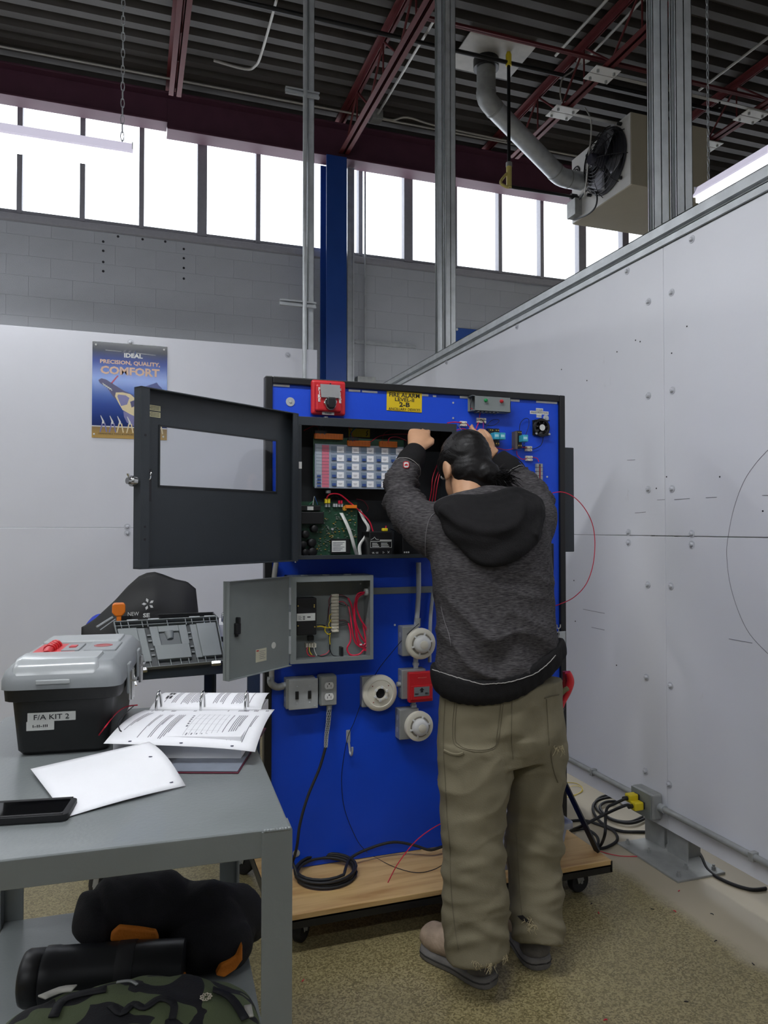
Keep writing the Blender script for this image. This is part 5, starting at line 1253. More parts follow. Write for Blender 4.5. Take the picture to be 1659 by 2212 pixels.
# pull station
ps = thing('pull_station', 'red manual pull station between the two smoke detectors', 'pull station', B(908, 1520))
jbox(ps, (868,1446,920,1509), 0.045)
x0, x1, z0, z1 = R4(884, 1452, 936, 1517, 0.07)
MB().box(x0, x1, YF-0.068, YF-0.046, z0, z1).build('housing', M_red, ps, bevel=0.004)
x0, x1, z0, z1 = R4(888, 1483, 934, 1508, 0.074)
MB().box(x0, x1, YF-0.073, YF-0.068, z0-0.006, z1+0.004).build('handle', M_red, ps, bevel=0.003)
x0, x1, z0, z1 = R4(895, 1484, 928, 1504, 0.0755)
hp = MB().box(x0, x1, YF-0.0742, YF-0.073, z0, z1).build('handle_plate', mat('pull_handle_grey', (120,126,128), 0.45), ps, bevel=0.001)
xm_, zm_ = (x0+x1)/2, (z0+z1)/2
MB().prism([(-0.010,0.003),(0,0.013),(0.010,0.003),(0.005,0.003),(0.005,-0.005),(-0.005,-0.005),(-0.005,0.003)], (xm_, YF-0.0742, zm_+0.002), X, Z, 0.0006).build('arrow', M_ink, ps)
text('lettering', 'FIRE', 0.0085, (x0+0.010, YF-0.0747, z0+0.009), X, Z, M_ink, ps, fit=0.015); text('lettering', 'FEU', 0.0085, (x1-0.010, YF-0.0747, z0+0.009), X, Z, M_ink, ps, fit=0.014)
text('lettering', 'FIRE ALARM', 0.005, B(912, 1464, 0.0686), X, Z, mat('pale_red_print', (225,120,110), 0.5), ps, fit=0.034)
for (a, b) in (((898,1421),(898,1447)), ((893,1517),(893,1533))): MB().cyl(B(a[0],a[1],0.022), B(b[0],b[1],0.022), 0.0095, n=12).cyl(B(a[0],(a[1]+b[1])/2-3,0.022), B(a[0],(a[1]+b[1])/2+3,0.022), 0.0125, n=12).build('nipple', M_galv, ps, smooth=True)
MB().cyl(B(902,1335,0.02), B(901,1353,0.02), 0.0125, n=12).build('nipple', M_galv_dull, ps, smooth=True)
# hook and thin black wire
hk = thing('coat_hook', 'small steel hook screwed to the lower blue board', 'hook', B(756, 1632))
pbox('plate', M_galv, hk, (748,1577,757,1604), 0.0, 0.003, 0.001)
MB().tube(spl([B(753,1600,0.004),B(755,1615,0.006),B(756,1626,0.012),B(759,1631,0.022),B(761,1624,0.03),B(761,1614,0.032)],5), 0.0042, 8).build('hook', M_galv, hk, smooth=True)
MB().cyl(B(752,1582,0.003), B(752,1582,0.005), 0.0035, n=8).build('screw', M_galv_dull, hk)
tw = [B(905,1347,0.06),B(880,1370,0.05),B(850,1405,0.03),B(815,1450,0.02),B(784,1510,0.012),B(765,1560,0.01),B(752,1590,0.012),B(742,1640,0.01),B(738,1690,0.01),B(745,1750,0.012),B(770,1812,0.012),B(790,1838,0.02), onZ(800,1846,ZT+0.002), onZ(850,1872,ZT+0.002), onZ(900,1885,ZT+0.002), onZ(940,1877,ZT+0.002), onZ(966,1860,ZT+0.002)]
tag(MB().tube(spl(tw, 6), 0.0013, 5).build('thin_black_wire', M_blackwire, smooth=True), 'thin black wire draped down the blue board onto the platform', 'wire')
rw = [onZ(838,1906,ZT+0.003), onZ(848,1886,ZT+0.006), onY(862,1862,2.46), onY(895,1820,2.46), onY(930,1792,2.46), onY(965,1774,2.47), onY(1010,1760,2.5)]
tag(MB().tube(spl(rw, 6), 0.0017, 6).build('red_wire', M_redwire, smooth=True), 'red wire rising in an arc from the plywood platform', 'wire')
# plastic bin on the platform behind the worker's legs
bz = thing('plastic_bin', 'clear plastic storage bin on the platform behind the worker\'s legs', 'bin', (1.37, 2.48, ZT))
M_bin = glass_mat('translucent_polypropylene', (0.80,0.82,0.86), 0.12)
nt = M_bin.node_tree; df = nt.nodes.new('ShaderNodeBsdfDiffuse'); df.inputs[0].default_value = lin((205,208,220))+(1,); tr_ = nt.nodes.new('ShaderNodeMixShader'); tr_.inputs[0].default_value = 0.3
om = [n for n in nt.nodes if n.type == 'OUTPUT_MATERIAL'][0]; src = om.inputs[0].links[0].from_socket
nt.links.new(src, tr_.inputs[1]); nt.links.new(df.outputs[0], tr_.inputs[2]); nt.links.new(tr_.outputs[0], om.inputs[0])
bx0, bx1, by0, by1 = 1.20, 1.535, 2.36, 2.60; bh = 0.145
def rr_(x0, x1, y0, y1, z, r=0.02):
    P = []
    for (cx, cy, a0) in ((x1-r,y1-r,0),(x0+r,y1-r,90),(x0+r,y0+r,180),(x1-r,y0+r,270)):
        for k in range(4): a = math.radians(a0+k*30); P.append(Vector((cx+r*math.cos(a), cy+r*math.sin(a), z)))
    return P
m = MB(); rg = [rr_(bx0+0.02, bx1-0.02, by0+0.02, by1-0.02, ZT+0.001), rr_(bx0, bx1, by0, by1, ZT+bh), rr_(bx0-0.012, bx1+0.012, by0-0.012, by1+0.012, ZT+bh), rr_(bx0-0.012, bx1+0.012, by0-0.012, by1+0.012, ZT+bh-0.02)]
m.loft(rg[:2], cap=False); m.f.append(tuple(range(15,-1,-1))); m.build('tub', M_bin, bz, smooth=True, solid=0.002)
MB().loft(rg[1:], cap=False).build('rim', M_bin, bz, smooth=True, solid=0.002)
random.seed(9)
for k in range(4):
    a = random.uniform(bx0+0.06, bx1-0.06); b = random.uniform(by0+0.06, by1-0.06); MB().tube([(a+0.03*math.cos(t)*(1+0.1*math.sin(3*t)), b+0.03*math.sin(t), ZT+0.01+k*0.02+0.004*math.sin(2*t)) for t in [q*math.pi/6 for q in range(12)]], 0.0025, 5, closed=True).build('wire_coil', [M_redwire, M_blackwire, M_whitewire, M_greenwire][k], bz)
# ================================================================== CARTS AND WHAT LIES ON THEM
ZC = 0.86
def cart(name, label, o, rot, ztop, zshelf, m, casters, W_=0.61, L_=0.935):
    """o = near right corner; local x to the left is negative, y away"""
    Mx = RZ((o[0], o[1], 0), rot)
    t = thing(name, label, 'cart', Mx @ Vector((-W_/2, L_/2, 0)))
    def part(nm, mb, bevel=0.003): return mb.xf(Mx).build(nm, m, t, bevel=bevel)
    part('top', MB().box(-W_+0.004, -0.004, 0.004, L_-0.004, ztop-0.004, ztop), 0.003)
    ap = 0.046
    for bx in ((-W_+0.01, -0.01, 0.003, 0.008, ztop-ap, ztop-0.001), (-W_+0.01, -0.01, L_-0.008, L_-0.003, ztop-ap, ztop-0.001), (-0.008, -0.003, 0.01, L_-0.01, ztop-ap, ztop-0.001), (-W_+0.003, -W_+0.008, 0.01, L_-0.01, ztop-ap, ztop-0.001)):
        part('apron', MB().box(*bx), 0.0015)
    zb = 0.0 if not casters else 0.135
    for (sx, sy, x, y) in ((-1,1,0,0),(-1,-1,0,L_),(1,1,-W_,0),(1,-1,-W_,L_)):
        part('leg', MB().box(x, x+sx*0.051, y, y+sy*0.005, zb, ztop-0.003).box(x, x+sx*0.005, y+sy*0.005, y+sy*0.051, zb, ztop-0.003), 0.001)
    if zshelf: part('shelf', MB().box(-W_+0.006, -0.006, 0.006, L_-0.006, zshelf-0.004, zshelf).box(-W_+0.006, -0.006, 0.006, 0.010, zshelf-0.035, zshelf-0.004).box(-W_+0.006, -0.006, L_-0.010, L_-0.006, zshelf-0.035, zshelf-0.004), 0.002)
    # weld bead at each visible corner
    wb = MB()
    for k in range(9): wb.ell(Mx @ Vector((-0.045+k*0.005, 0.002, ztop-0.002)), (0.0045, 0.004, 0.0035), 6, 4)
    wb.build('weld_bead', M_galv_dull if False else m, t, smooth=True)
    if casters:
        for (x, y, sw) in ((-0.04,0.04,2.4),(-W_+0.04,0.04,2.2),(-0.04,L_-0.04,1.0),(-W_+0.04,L_-0.04,0.3)):
            p = Mx @ Vector((x, y, 0)); caster(p.x, p.y, 0.135, 0.05, t, sw)
    return t, Mx
nr = onZ(632, 1787, ZC)
ZSH = 0.325
c1, M1 = cart('steel_cart', 'grey painted steel cart in the left foreground', (nr.x, nr.y), math.radians(-2.4), ZC, ZSH, M_cart, False)
ZC2 = 0.845
c2, M2 = cart('rolling_steel_cart', 'dark blue-grey rolling cart behind, carrying an open toolbox', (0.487, 2.905), math.radians(5.0), ZC2, 0.0, M_cart_dark, True, 0.61, 0.91)
# ------------------------------------------------------------------ closed toolbox on the near cart
M_tbgrey = mat('toolbox_grey_plastic', (140,144,146), 0.4, 0, 0.03, 12, 0.03, 200)
M_tbblack = mat('toolbox_black_plastic', (24,25,26), 0.42, 0, 0.08, 30, 0.05, 250)
M_tbclear = mat('clear_lid_plastic', (172,176,177), 0.2, 0, 0.03, 12, spec=0.7)
p0 = onZ(28, 1637, ZC); 
MT = RZ((p0.x, p0.y, 0), math.radians(-6.6))
tw, tl = 0.20, 0.40      # base footprint
tb = thing('toolbox', 'closed toolbox with black base and grey lid labelled F/A KIT 2', 'toolbox', MT @ Vector((tw/2, tl/2, ZC)))
def rrect(x0, x1, y0, y1, z, r=0.02, n=4):
    P = []
    for (cx, cy, a0) in ((x1-r,y1-r,0),(x0+r,y1-r,90),(x0+r,y0+r,180),(x1-r,y0+r,270)):
        for k in range(n): a = math.radians(a0+k*90/(n-1)); P.append(Vector((cx+r*math.cos(a), cy+r*math.sin(a), z)))
    return P
zr0 = ZC+0.001; zr1 = ZC+0.15
MB().loft([rrect(0.012,tw-0.012,0.012,tl-0.012,zr0,0.02), rrect(0.004,tw-0.004,0.004,tl-0.004,zr0+0.01,0.022), rrect(-0.006,tw+0.006,-0.006,tl+0.006,zr1-0.03,0.024), rrect(-0.02,tw+0.02,-0.02,tl+0.02,zr1-0.026,0.03), rrect(-0.022,tw+0.022,-0.022,tl+0.022,zr1,0.03)]).xf(MT).build('base', M_tbblack, tb, smooth=True)
MB().loft([rrect(-0.026,tw+0.026,-0.026,tl+0.026,zr1,0.03), rrect(-0.026,tw+0.026,-0.026,tl+0.026,zr1+0.018,0.03), rrect(-0.020,tw+0.020,-0.018,tl+0.020,zr1+0.036,0.026), rrect(-0.004,tw+0.004,0.002,tl+0.004,zr1+0.053,0.02), rrect(0.0,tw,0.006,tl,zr1+0.055,0.018)]).xf(MT).build('lid', M_tbgrey, tb, smooth=True)
zl = zr1+0.055
# clear organiser lid at the near end, handle well, raised panel
MB().loft([rrect(-0.002,tw-0.022,-0.024,0.105,zl-0.042,0.012), rrect(-0.002,tw-0.022,-0.018,0.105,zl-0.012,0.012), rrect(0.002,tw-0.03,0.0,0.10,zl+0.006,0.012)]).xf(MT).build('organiser_cover', M_tbclear, tb, smooth=True)
MB().box(0.05, tw-0.08, -0.030, -0.024, zl-0.044, zl-0.034).xf(MT).build('cover_catch', M_tbclear, tb, bevel=0.002)
MB().box(0.0, tw*0.92, 0.265, tl-0.02, zl-0.004, zl+0.006).xf(MT).build('rear_cover', M_tbclear, tb, bevel=0.004)
MB().box(0.006, tw*0.50, 0.12, 0.255, zl-0.004, zl+0.0012).xf(MT).build('handle_well', M_red, tb, bevel=0.001)
MB().box(tw*0.34, tw*0.54, 0.135, 0.24, zl-0.004, zl+0.004).xf(MT).build('well_plate', M_tbgrey, tb, bevel=0.002)
hm = MB().tube([MT @ Vector((tw*0.20, 0.125, zl-0.004)), MT @ Vector((tw*0.20, 0.14, zl+0.002)), MT @ Vector((tw*0.20, 0.235, zl+0.002)), MT @ Vector((tw*0.20, 0.25, zl-0.004))], 0.011, 10)
for k in range(4): hm.tube([(MT @ Vector((tw*0.20+0.0125*math.cos(t), 0.155+k*0.022, zl+0.002+0.0125*math.sin(t)))) for t in [q*math.pi/6 for q in range(12)]], 0.003, 5, closed=True)
hm.build('handle', M_red, tb, smooth=True)
MB().box(tw*0.40, tw*0.48, 0.17, 0.20, zl+0.004, zl+0.006).xf(MT).build('red_inset', M_red, tb)
MB().box(tw*0.60, tw*0.97, 0.125, 0.25, zl-0.004, zl+0.004).xf(MT).build('raised_panel', M_tbgrey, tb, bevel=0.003)
MB().lathe([(0.022,0),(0.022,0.0008),(0.017,0.0008),(0.017,0.0002),(0.001,0.0002)], MT @ Vector((tw*0.78, 0.19, zl+0.004)), Z, 24).build('oval_badge', mat('dull_red_badge', (160,70,70), 0.5), tb)
for yy in (0.10, 0.30):
    MB().box(tw+0.024, tw+0.031, yy-0.022, yy+0.022, zr1-0.04, zr1+0.03).xf(MT).build('latch', M_tbgrey, tb, bevel=0.003)
    lm = MB().box(tw+0.030, tw+0.034, yy-0.018, yy+0.018, zr1-0.055, zr1+0.012).box(tw+0.03, tw+0.045, yy-0.016, yy+0.016, zr1-0.012, zr1-0.008)
    for s in (-0.012, 0.012): lm.tube([(tw+0.036, yy+s, zr1-0.055), (tw+0.036, yy+s, zr1+0.015)], 0.0022, 6)
    lm.xf(MT).build('latch_bail', M_chrome, tb)
fa = MT.to_3x3() @ X; fn_ = MT.to_3x3() @ Y
def ontb(x, z): return MT @ Vector((x, -0.0065-(0.0)*z, z))
lab = MB(); 
for nm, x0, x1, z0, z1 in (('name_label', 0.030, 0.128, ZC+0.077, ZC+0.096), ('small_label', 0.028, 0.084, ZC+0.058, ZC+0.077)):
    MB().box(x0, x1, -0.0075, -0.002, z0, z1).xf(MT).build(nm, M_label, tb)
text('lettering', 'F/A KIT 2', 0.0155, MT @ Vector((0.079, -0.008, ZC+0.0865)), fa, Z, M_ink, tb, fit=0.072)
text('lettering', 'I-II-III', 0.008, MT @ Vector((0.056, -0.008, ZC+0.0675)), fa, Z, M_ink, tb, fit=0.03)
# ------------------------------------------------------------------ binder with printed pages
bn = onZ(515, 1672, ZC)
ax_ = Vector((math.cos(math.radians(-19.5)), math.sin(math.radians(-19.5)), 0)); ay_ = Vector((-ax_.y, ax_.x, 0))
def BP(a, b, z): return Vector((bn.x, bn.y, 0))+ax_*a+ay_*b+Z*z     # a: 0 at the right edge (negative left), b: away
bd_ = thing('open_binder', 'thick open ring binder with printed pages on the near cart', 'binder', BP(-0.15, 0.25, ZC))
def bpbox(a0, a1, b0, b1, z0, z1):
    vs = [BP(a,b,z) for z in (z0,z1) for a, b in ((a0,b0),(a1,b0),(a1,b1),(a0,b1))]
    return MB().add(vs, [(0,3,2,1),(4,5,6,7),(0,1,5,4),(1,2,6,5),(2,3,7,6),(3,0,4,7)])
M_bcov = mat('binder_grey_lining', (84,88,96), 0.3, 0, 0.05, 12); M_bred = mat('binder_maroon_edge', (96,20,44), 0.4)
bpbox(-0.295, 0.0, 0.0, 0.26, ZC+0.0005, ZC+0.003).build('cover', M_bred, bd_, bevel=0.001)
bpbox(-0.293, -0.002, 0.003, 0.26, ZC+0.003, ZC+0.0042).build('lining', M_bcov, bd_)
bpbox(-0.15, -0.003, 0.004, 0.10, ZC+0.0042, ZC+0.0046).build('pocket', mat('clear_pocket', (128,134,146), 0.2), bd_)
bpbox(-0.295, 0.0, 0.265, 0.335, ZC+0.0005, ZC+0.003).build('spine', M_bred, bd_)
bpbox(-0.295, -0.035, 0.34, 0.46, ZC+0.0005, ZC+0.004).build('cover', M_bcov, bd_, bevel=0.001)
bpbox(-0.288, -0.012, 0.085, 0.29, ZC+0.0046, ZC+0.052).build('page_stack', M_paper, bd_, bevel=0.001)
bpbox(-0.288, -0.012, 0.31, 0.44, ZC+0.005, ZC+0.05).build('page_stack', M_paper, bd_, bevel=0.001)
def page(u, v):     # upper page, drooping towards the camera on the right
    a = -0.292+u*0.316; b = 0.305-v*0.262
    z = ZC+0.0535+0.010*math.sin(math.pi*min(1, v*1.0))*(1-0.3*u)-0.013*v**3*(0.4+u*0.9)-0.008*u**4*v
    return BP(a, b+0.010*u, z)
MB().grid(page, 14, 12).build('page', M_paper, bd_, smooth=True, solid=0.0004)
def page2(u, v):
    a = -0.285+u*0.275; b = 0.315+v*0.13; return BP(a, b, ZC+0.052+0.016*math.sin(v*2.2))
MB().grid(page2, 10, 8).build('page', M_paper, bd_, smooth=True, solid=0.0004)
def pg_line(mb, fn, u0, u1, v0, v1, lift=0.0006, n=5, w=0.0009):
    P = [fn(u0+(u1-u0)*k/n, v0+(v1-v0)*k/n)+Z*lift for k in range(n+1)]; d = (P[-1]-P[0]).normalized(); s = d.cross(Z).normalized()*w
    vs = [];
    for p in P: vs += [p-s, p+s]
    mb.add(vs, [(2*k, 2*k+1, 2*k+3, 2*k+2) for k in range(n)])
pr = MB(); random.seed(3)
for (u0, cnt) in ((0.20, 2), (0.27, 3), (0.34, 4), (0.745, 1), (0.785, 5), (0.905, 2)):
    for k in range(cnt):
        v1 = 0.90-random.random()*(0.45 if k == cnt-1 else 0.05); pg_line(pr, page, u0+k*0.014, u0+k*0.014-0.012, 0.30, v1)
for k in range(3): pg_line(pr, page, 0.085+k*0.016, 0.06+k*0.016, 0.2, 0.75-0.1*k)
for k in range(7): pg_line(pr, page, 0.485+k*0.037, 0.478+k*0.037, 0.28, 0.86, w=0.0003)
for k in range(5): pg_line(pr, page, 0.485, 0.71, 0.3+k*0.14, 0.3+k*0.14, w=0.0003)
for k in range(7): pg_line(pr, page, 0.50+k*0.034, 0.498+k*0.034, 0.78, 0.83, w=0.0014)
for k in range(6): pg_line(pr, page, 0.452+0.003*k, 0.452+0.003*k, 0.32+k*0.06, 0.355+k*0.06, w=0.0022)
for (u, n_) in ((0.08,1),(0.16,1),(0.23,3),(0.40,2),(0.66,1),(0.74,6),(0.80,2),(0.86,3),(0.95,2)):
    for k in range(n_): pg_line(pr, page, u+k*0.012, u+k*0.012, 0.06, 0.12, w=0.0012)
pr.build('print', M_inkgrey, bd_)
pr = MB()
for (u0, cnt) in ((0.10,1),(0.17,3),(0.26,5),(0.34,6),(0.55,3),(0.61,3),(0.72,4),(0.78,3),(0.88,1)):
    for k in range(cnt): pg_line(pr, page2, u0+k*0.015, u0+k*0.015-0.006, 0.92, 0.2+0.1*random.random())
pr.build('print', M_inkgrey, bd_)
pr = MB()
for k in range(2):
    for q in range(2): pg_line(pr, page2, 0.09+k*0.03, 0.088+k*0.03, 0.45+q*0.25, 0.62+q*0.25, w=0.0032)
pr.build('bold_print', M_ink, bd_)
hl = MB()
for (u, v) in ((0.16, 0.955), (0.50, 0.955), (0.84, 0.955)):
    p = page(u, v)+Z*0.0005; hl.cyl(p, p+Z*0.0003, 0.0036, n=12)
hl.build('punch_hole', mat('hole_shadow_lining', (40,36,70), 0.6), bd_)
for a in (-0.26, -0.152, -0.044):
    MB().tube(spl([BP(a,0.29,ZC+0.045), BP(a,0.292,ZC+0.075), BP(a,0.305,ZC+0.096), BP(a,0.318,ZC+0.094), BP(a,0.328,ZC+0.07), BP(a,0.33,ZC+0.045)],4), 0.0030, 8).build('ring', M_chrome, bd_, smooth=True)
# wires lying across the pages
wr = [onZ(206, 1598, ZC+0.02), onZ(226, 1572, ZC+0.06), onZ(250, 1542, ZC+0.072), onZ(272, 1527, ZC+0.072), onZ(297, 1523, ZC+0.07)]
tag(MB().tube(spl(wr, 6), 0.0016, 6).build('red_wire', M_redwire, smooth=True), 'short red wire draped from the toolbox over the binder pages', 'wire')
wr = [onZ(290, 1524, ZC+0.07), onZ(272, 1540, ZC+0.072), onZ(256, 1560, ZC+0.072), onZ(258, 1575, ZC+0.07), onZ(262, 1580, ZC+0.068)]
tag(MB().tube(spl(wr, 6), 0.0014, 6).build('black_wire', M_blackwire, smooth=True), 'short curved black wire lying on the binder page', 'wire')
# loose sheet of paper
A, B_, Cc, Dd = onZ(145, 1765, ZC+0.002), onZ(401, 1697, ZC+0.003), onZ(322, 1601, ZC+0.050), onZ(66, 1661, ZC+0.012)
def sheet(u, v):
    lo = A.lerp(B_, u); hi = Dd.lerp(Cc, u); p = lo.lerp(hi, v); 
    p.z += 0.010*math.sin(math.pi*u)*(1-v)*0.3 + 0.012*math.sin(math.pi*v)*u - 0.02*max(0, v-0.75)**2*u
    p.z = max(p.z, ZC+0.0012); return p
ps_ = thing('paper_sheet', 'blank white punched sheet curling on the near cart beside the toolbox', 'paper', (A+B_)/2)
MB().grid(sheet, 14, 14).build('sheet', M_paper, ps_, smooth=True, solid=0.0004)
for (px, py, v) in ((325, 1634, 0.75), (372, 1690, 0.2)):
    b_, bd0 = None, 1e9
    for i in range(60):
        for j in range(60):
            q = sheet(i/59, j/59); d = (q-CAM).normalized(); e = (d-ray(px, py).normalized()).length
            if e < bd0: bd0 = e; b_ = q
    MB().cyl(b_+Z*0.0004, b_+Z*0.0007, 0.0036, n=14).build('punch_hole', MATS['hole_shadow_lining'], ps_)
# phone
ph0 = onZ(143, 1775, ZC)
MP = RZ((ph0.x, ph0.y, 0), math.radians(-9))
ph = thing('mobile_phone', 'black mobile phone in a rugged case at the left edge', 'phone', MP @ Vector((-0.075, 0.035, ZC)))
MB().loft([rrect(-0.158,0,0,0.078,ZC+0.0008,0.010), rrect(-0.160,0.002,-0.002,0.080,ZC+0.004,0.011), rrect(-0.160,0.002,-0.002,0.080,ZC+0.0125,0.011), rrect(-0.157,-0.001,0.001,0.077,ZC+0.014,0.010)]).xf(MP).build('case', M_blackrub, ph, smooth=True)
MB().loft([rrect(-0.150,-0.008,0.007,0.071,ZC+0.0136,0.006), rrect(-0.150,-0.008,0.007,0.071,ZC+0.0142,0.006)]).xf(MP).build('screen', mat('phone_glass', (8,8,10), 0.06, 0, 0, spec=0.7), ph)
MB().tube([MP @ Vector((-0.158,0.002,ZC+0.0138)), MP @ Vector((-0.006,0.002,ZC+0.0138))], 0.0022, 6).tube([MP @ Vector((-0.158,0.076,ZC+0.0138)), MP @ Vector((-0.006,0.076,ZC+0.0138))], 0.0022, 6).build('raised_lip', M_blackrub, ph, smooth=True)
# ------------------------------------------------------------------ lower shelf of the near cart
def blob(cx, cy, cz, rx, ry, rz, nu=36, nv=20, amp=0.15, fr=6.0, seed=0.0, flat=None, R=None):
    m = MB(); m.ell((0,0,0), (1,1,1), nu, nv); out = []
    for p in m.v:
        n = noise.noise(p*1.4+Vector((seed,seed*1.7,0)))*amp+noise.noise(p*fr*0.6+Vector((seed,0,seed)))*amp*0.35
        q = Vector((p.x*rx, p.y*ry, p.z*rz))*(1+n)
        if R: q = R @ q
        q += Vector((cx,cy,cz))
        if flat is not None: q.z = max(q.z, flat)
        out.append(q)
    m.v = out; return m
zs = ZSH+0.001
ta, tb_ = onZ(48, 2112, zs+0.062), onZ(300, 2092, zs+0.062)
tx_ = (tb_-ta); tx_.z = 0; tx_.normalize()
bt_ = thing('thermos_bottle', 'black insulated bottle lying on the lower shelf', 'bottle', (ta.x, ta.y, zs))
r = 0.060; cA = Vector((ta.x, ta.y, zs+r))
MB().lathe([(r*0.72,0.0),(r*0.88,0.004),(r*0.95,0.012),(r*0.95,0.042),(r*0.9,0.046)], cA, tx_, 32).build('cap', M_blackpl, bt_, smooth=True)
MB().lathe([(r*0.9,0.044),(r,0.048),(r,0.072),(r*0.97,0.078),(r*0.97,0.20),(r*0.92,0.33),(r*0.9,0.34),(0.001,0.34)], cA, tx_, 36).build('body', mat('matt_black_bottle', (30,31,34), 0.38, 0, 0.08), bt_, smooth=True)
MB().lathe([(r*0.985,0.20),(r*0.99,0.202),(r*0.99,0.235),(r*0.985,0.237)], cA, tx_, 36).build('band', M_blackrub, bt_, smooth=True)
# dark jacket with orange lining, draped behind the bottle
jk = thing('black_jacket', 'crumpled black garment with orange lining on the lower shelf', 'jacket', (0.0, 1.9, zs))
M_cloth = mat('black_fleece', (16,15,20), 0.85, 0, 0.2, 60, 0.3, 300); M_orcl = mat('orange_lining', (196,112,22), 0.75, 0, 0.12, 40, 0.2, 200)
def sh(px, py, y): p = onY(px, py, y); return p
jm = MB()
for (px, py, y, rx, ry, rz) in [(235,1985,1.86,0.085,0.10,0.10),(300,1965,1.88,0.09,0.10,0.09),(350,1960,1.90,0.08,0.10,0.09),(410,1990,1.90,0.08,0.10,0.09),(450,2040,1.86,0.10,0.10,0.10),(500,2030,1.88,0.09,0.09,0.08),(538,2010,1.90,0.05,0.06,0.05),(430,2095,1.82,0.10,0.09,0.08),(495,2085,1.80,0.08,0.08,0.06)]:
    p = onY(px, py, y); b = blob(p.x, p.y, max(p.z, zs+rz*0.8), rx*0.8, ry*0.8, rz*0.8, 24, 14, 0.12, 6, px*0.01, flat=zs+0.002); jm.add(b.v, b.f)
def jfold(co, n):
    k = -0.006+0.020*min(1, 3.5*abs(noise.noise(Vector((co.x*8+co.z*4, co.y*5, co.z*5)))))+0.003*noise.noise(co*34); co = co+n*k; co.z = max(co.z, zs+0.001); return co
jk_m = remesh(jm, 0.008, 30, jfold); place(jk_m, 'cloth', M_cloth, jk)
def orpiece(pts, y, th, nm='lining'):
    P = [onY(a, b, y) for a, b in pts]; cxm = sum((p for p in P), Vector())/len(P)
    m = MB().prism([((p-cxm).x, (p-cxm).z) for p in P], cxm, X, Z, th); return m.build(nm, M_orcl, jk, bevel=0.004)
orpiece([(238,2035),(240,2020),(258,2004),(300,2008),(338,2014),(345,2032),(300,2032)], 1.765, -0.02)
orpiece([(394,1937),(430,1945),(470,1962),(520,1980),(520,1990),(470,1975),(430,1958)], 1.86, -0.02)
orpiece([(466,2108),(476,2088),(510,2070),(524,2040),(524,2075),(510,2095),(485,2113)], 1.72, -0.02)
orpiece([(392,2110),(404,2108),(402,2120),(392,2120)], 1.70, -0.02)
# camouflage backpack in front
bk = thing('backpack', 'olive and black patterned backpack lying on the lower shelf', 'backpack', (-0.02, 1.5, zs))
def camo():
    m = mat('olive_black_fabric', (96,104,76), 0.8, 0, 0.1, 50, 0.2, 260); nt, b = nodes_of(m)
    tc = nt.nodes.new('ShaderNodeTexCoord'); n = nt.nodes.new('ShaderNodeTexNoise'); n.inputs['Scale'].default_value = 9; n.inputs['Detail'].default_value = 1.5; n.inputs['Distortion'].default_value = 0.8
    nt.links.new(tc.outputs['Object'], n.inputs['Vector'])
    r = nt.nodes.new('ShaderNodeValToRGB'); r.color_ramp.interpolation = 'CONSTANT'
    r.color_ramp.elements[0].position = 0; r.color_ramp.elements[0].color = lin((30,30,34))+(1,)
    r.color_ramp.elements[1].position = 0.45; r.color_ramp.elements[1].color = lin((92,102,72))+(1,)
    e = r.color_ramp.elements.new(0.68); e.color = lin((34,34,38))+(1,)
    e = r.color_ramp.elements.new(0.74); e.color = lin((104,112,84))+(1,)
    nt.links.new(n.outputs['Fac'], r.inputs[0]); nt.links.new(r.outputs[0], b.inputs['Base Color']); return m
bm_ = MB()
for (px, py, y, rx, ry, rz) in [(150,2180,1.50,0.10,0.14,0.055),(230,2170,1.50,0.11,0.15,0.075),(310,2165,1.50,0.11,0.15,0.08),(400,2160,1.52,0.11,0.15,0.085),(470,2170,1.52,0.09,0.15,0.085),(520,2190,1.52,0.05,0.13,0.06),(80,2200,1.48,0.09,0.12,0.045)]:
    p = onY(px, py, y); b = blob(p.x, p.y, p.z-rz*0.4-0.045, rx, ry, rz*1.1, 24, 14, 0.05, 5, px*0.02, flat=zs); bm_.add(b.v, b.f)
def bfold(co, n):
    co = co+n*(0.006*noise.noise(co*11)+0.003*noise.noise(co*30)); co.z = max(co.z, zs); return co
bkb = place(remesh(bm_, 0.009, 5, bfold), 'shell', camo(), bk)
def topz(x, y):     # height of the pack at x, y
    best = zs
    for v in bkb.data.vertices:
        q = v.co+BASE[bk.name]
        if abs(q.x-x) < 0.02 and abs(q.y-y) < 0.02: best = max(best, q.z)
    return best
def onpack(px, py, lift=0.004):
    d = ray(px, py); t = 0.9
    while t < 2.4:
        p = CAM+d*t
        if p.z <= topz(p.x, p.y)+lift: return p
        t += 0.012
    return onZ(px, py, zs+0.05)
def strap(pts, w, m, nm):
    P = spl([onpack(*p) for p in pts], 4); mm = MB(); vs = []
    for i, p in enumerate(P):
        t = (P[min(i+1, len(P)-1)]-P[max(i-1, 0)]).normalized(); s = t.cross(Z).normalized()*w/2; vs += [p-s+Z*0.003, p+s+Z*0.003]
    mm.add(vs, [(2*i, 2*i+1, 2*i+3, 2*i+2) for i in range(len(P)-1)]); return mm.build(nm, m, bk, smooth=True, solid=0.003)
M_web = mat('black_webbing', (22,22,26), 0.7, 0, 0.15, 80)
strap([(240,2175),(262,2192),(288,2172),(312,2180),(345,2160),(375,2172),(372,2205)], 0.014, M_web, 'strap')
strap([(115,2200),(135,2165),(175,2150),(230,2140)], 0.018, M_web, 'strap')
strap([(460,2140),(500,2160),(530,2205)], 0.016, M_web, 'strap')
strap([(90,2158),(130,2142),(160,2138)], 0.02, mat('pale_piping', (186,184,174), 0.6), 'pale_trim')
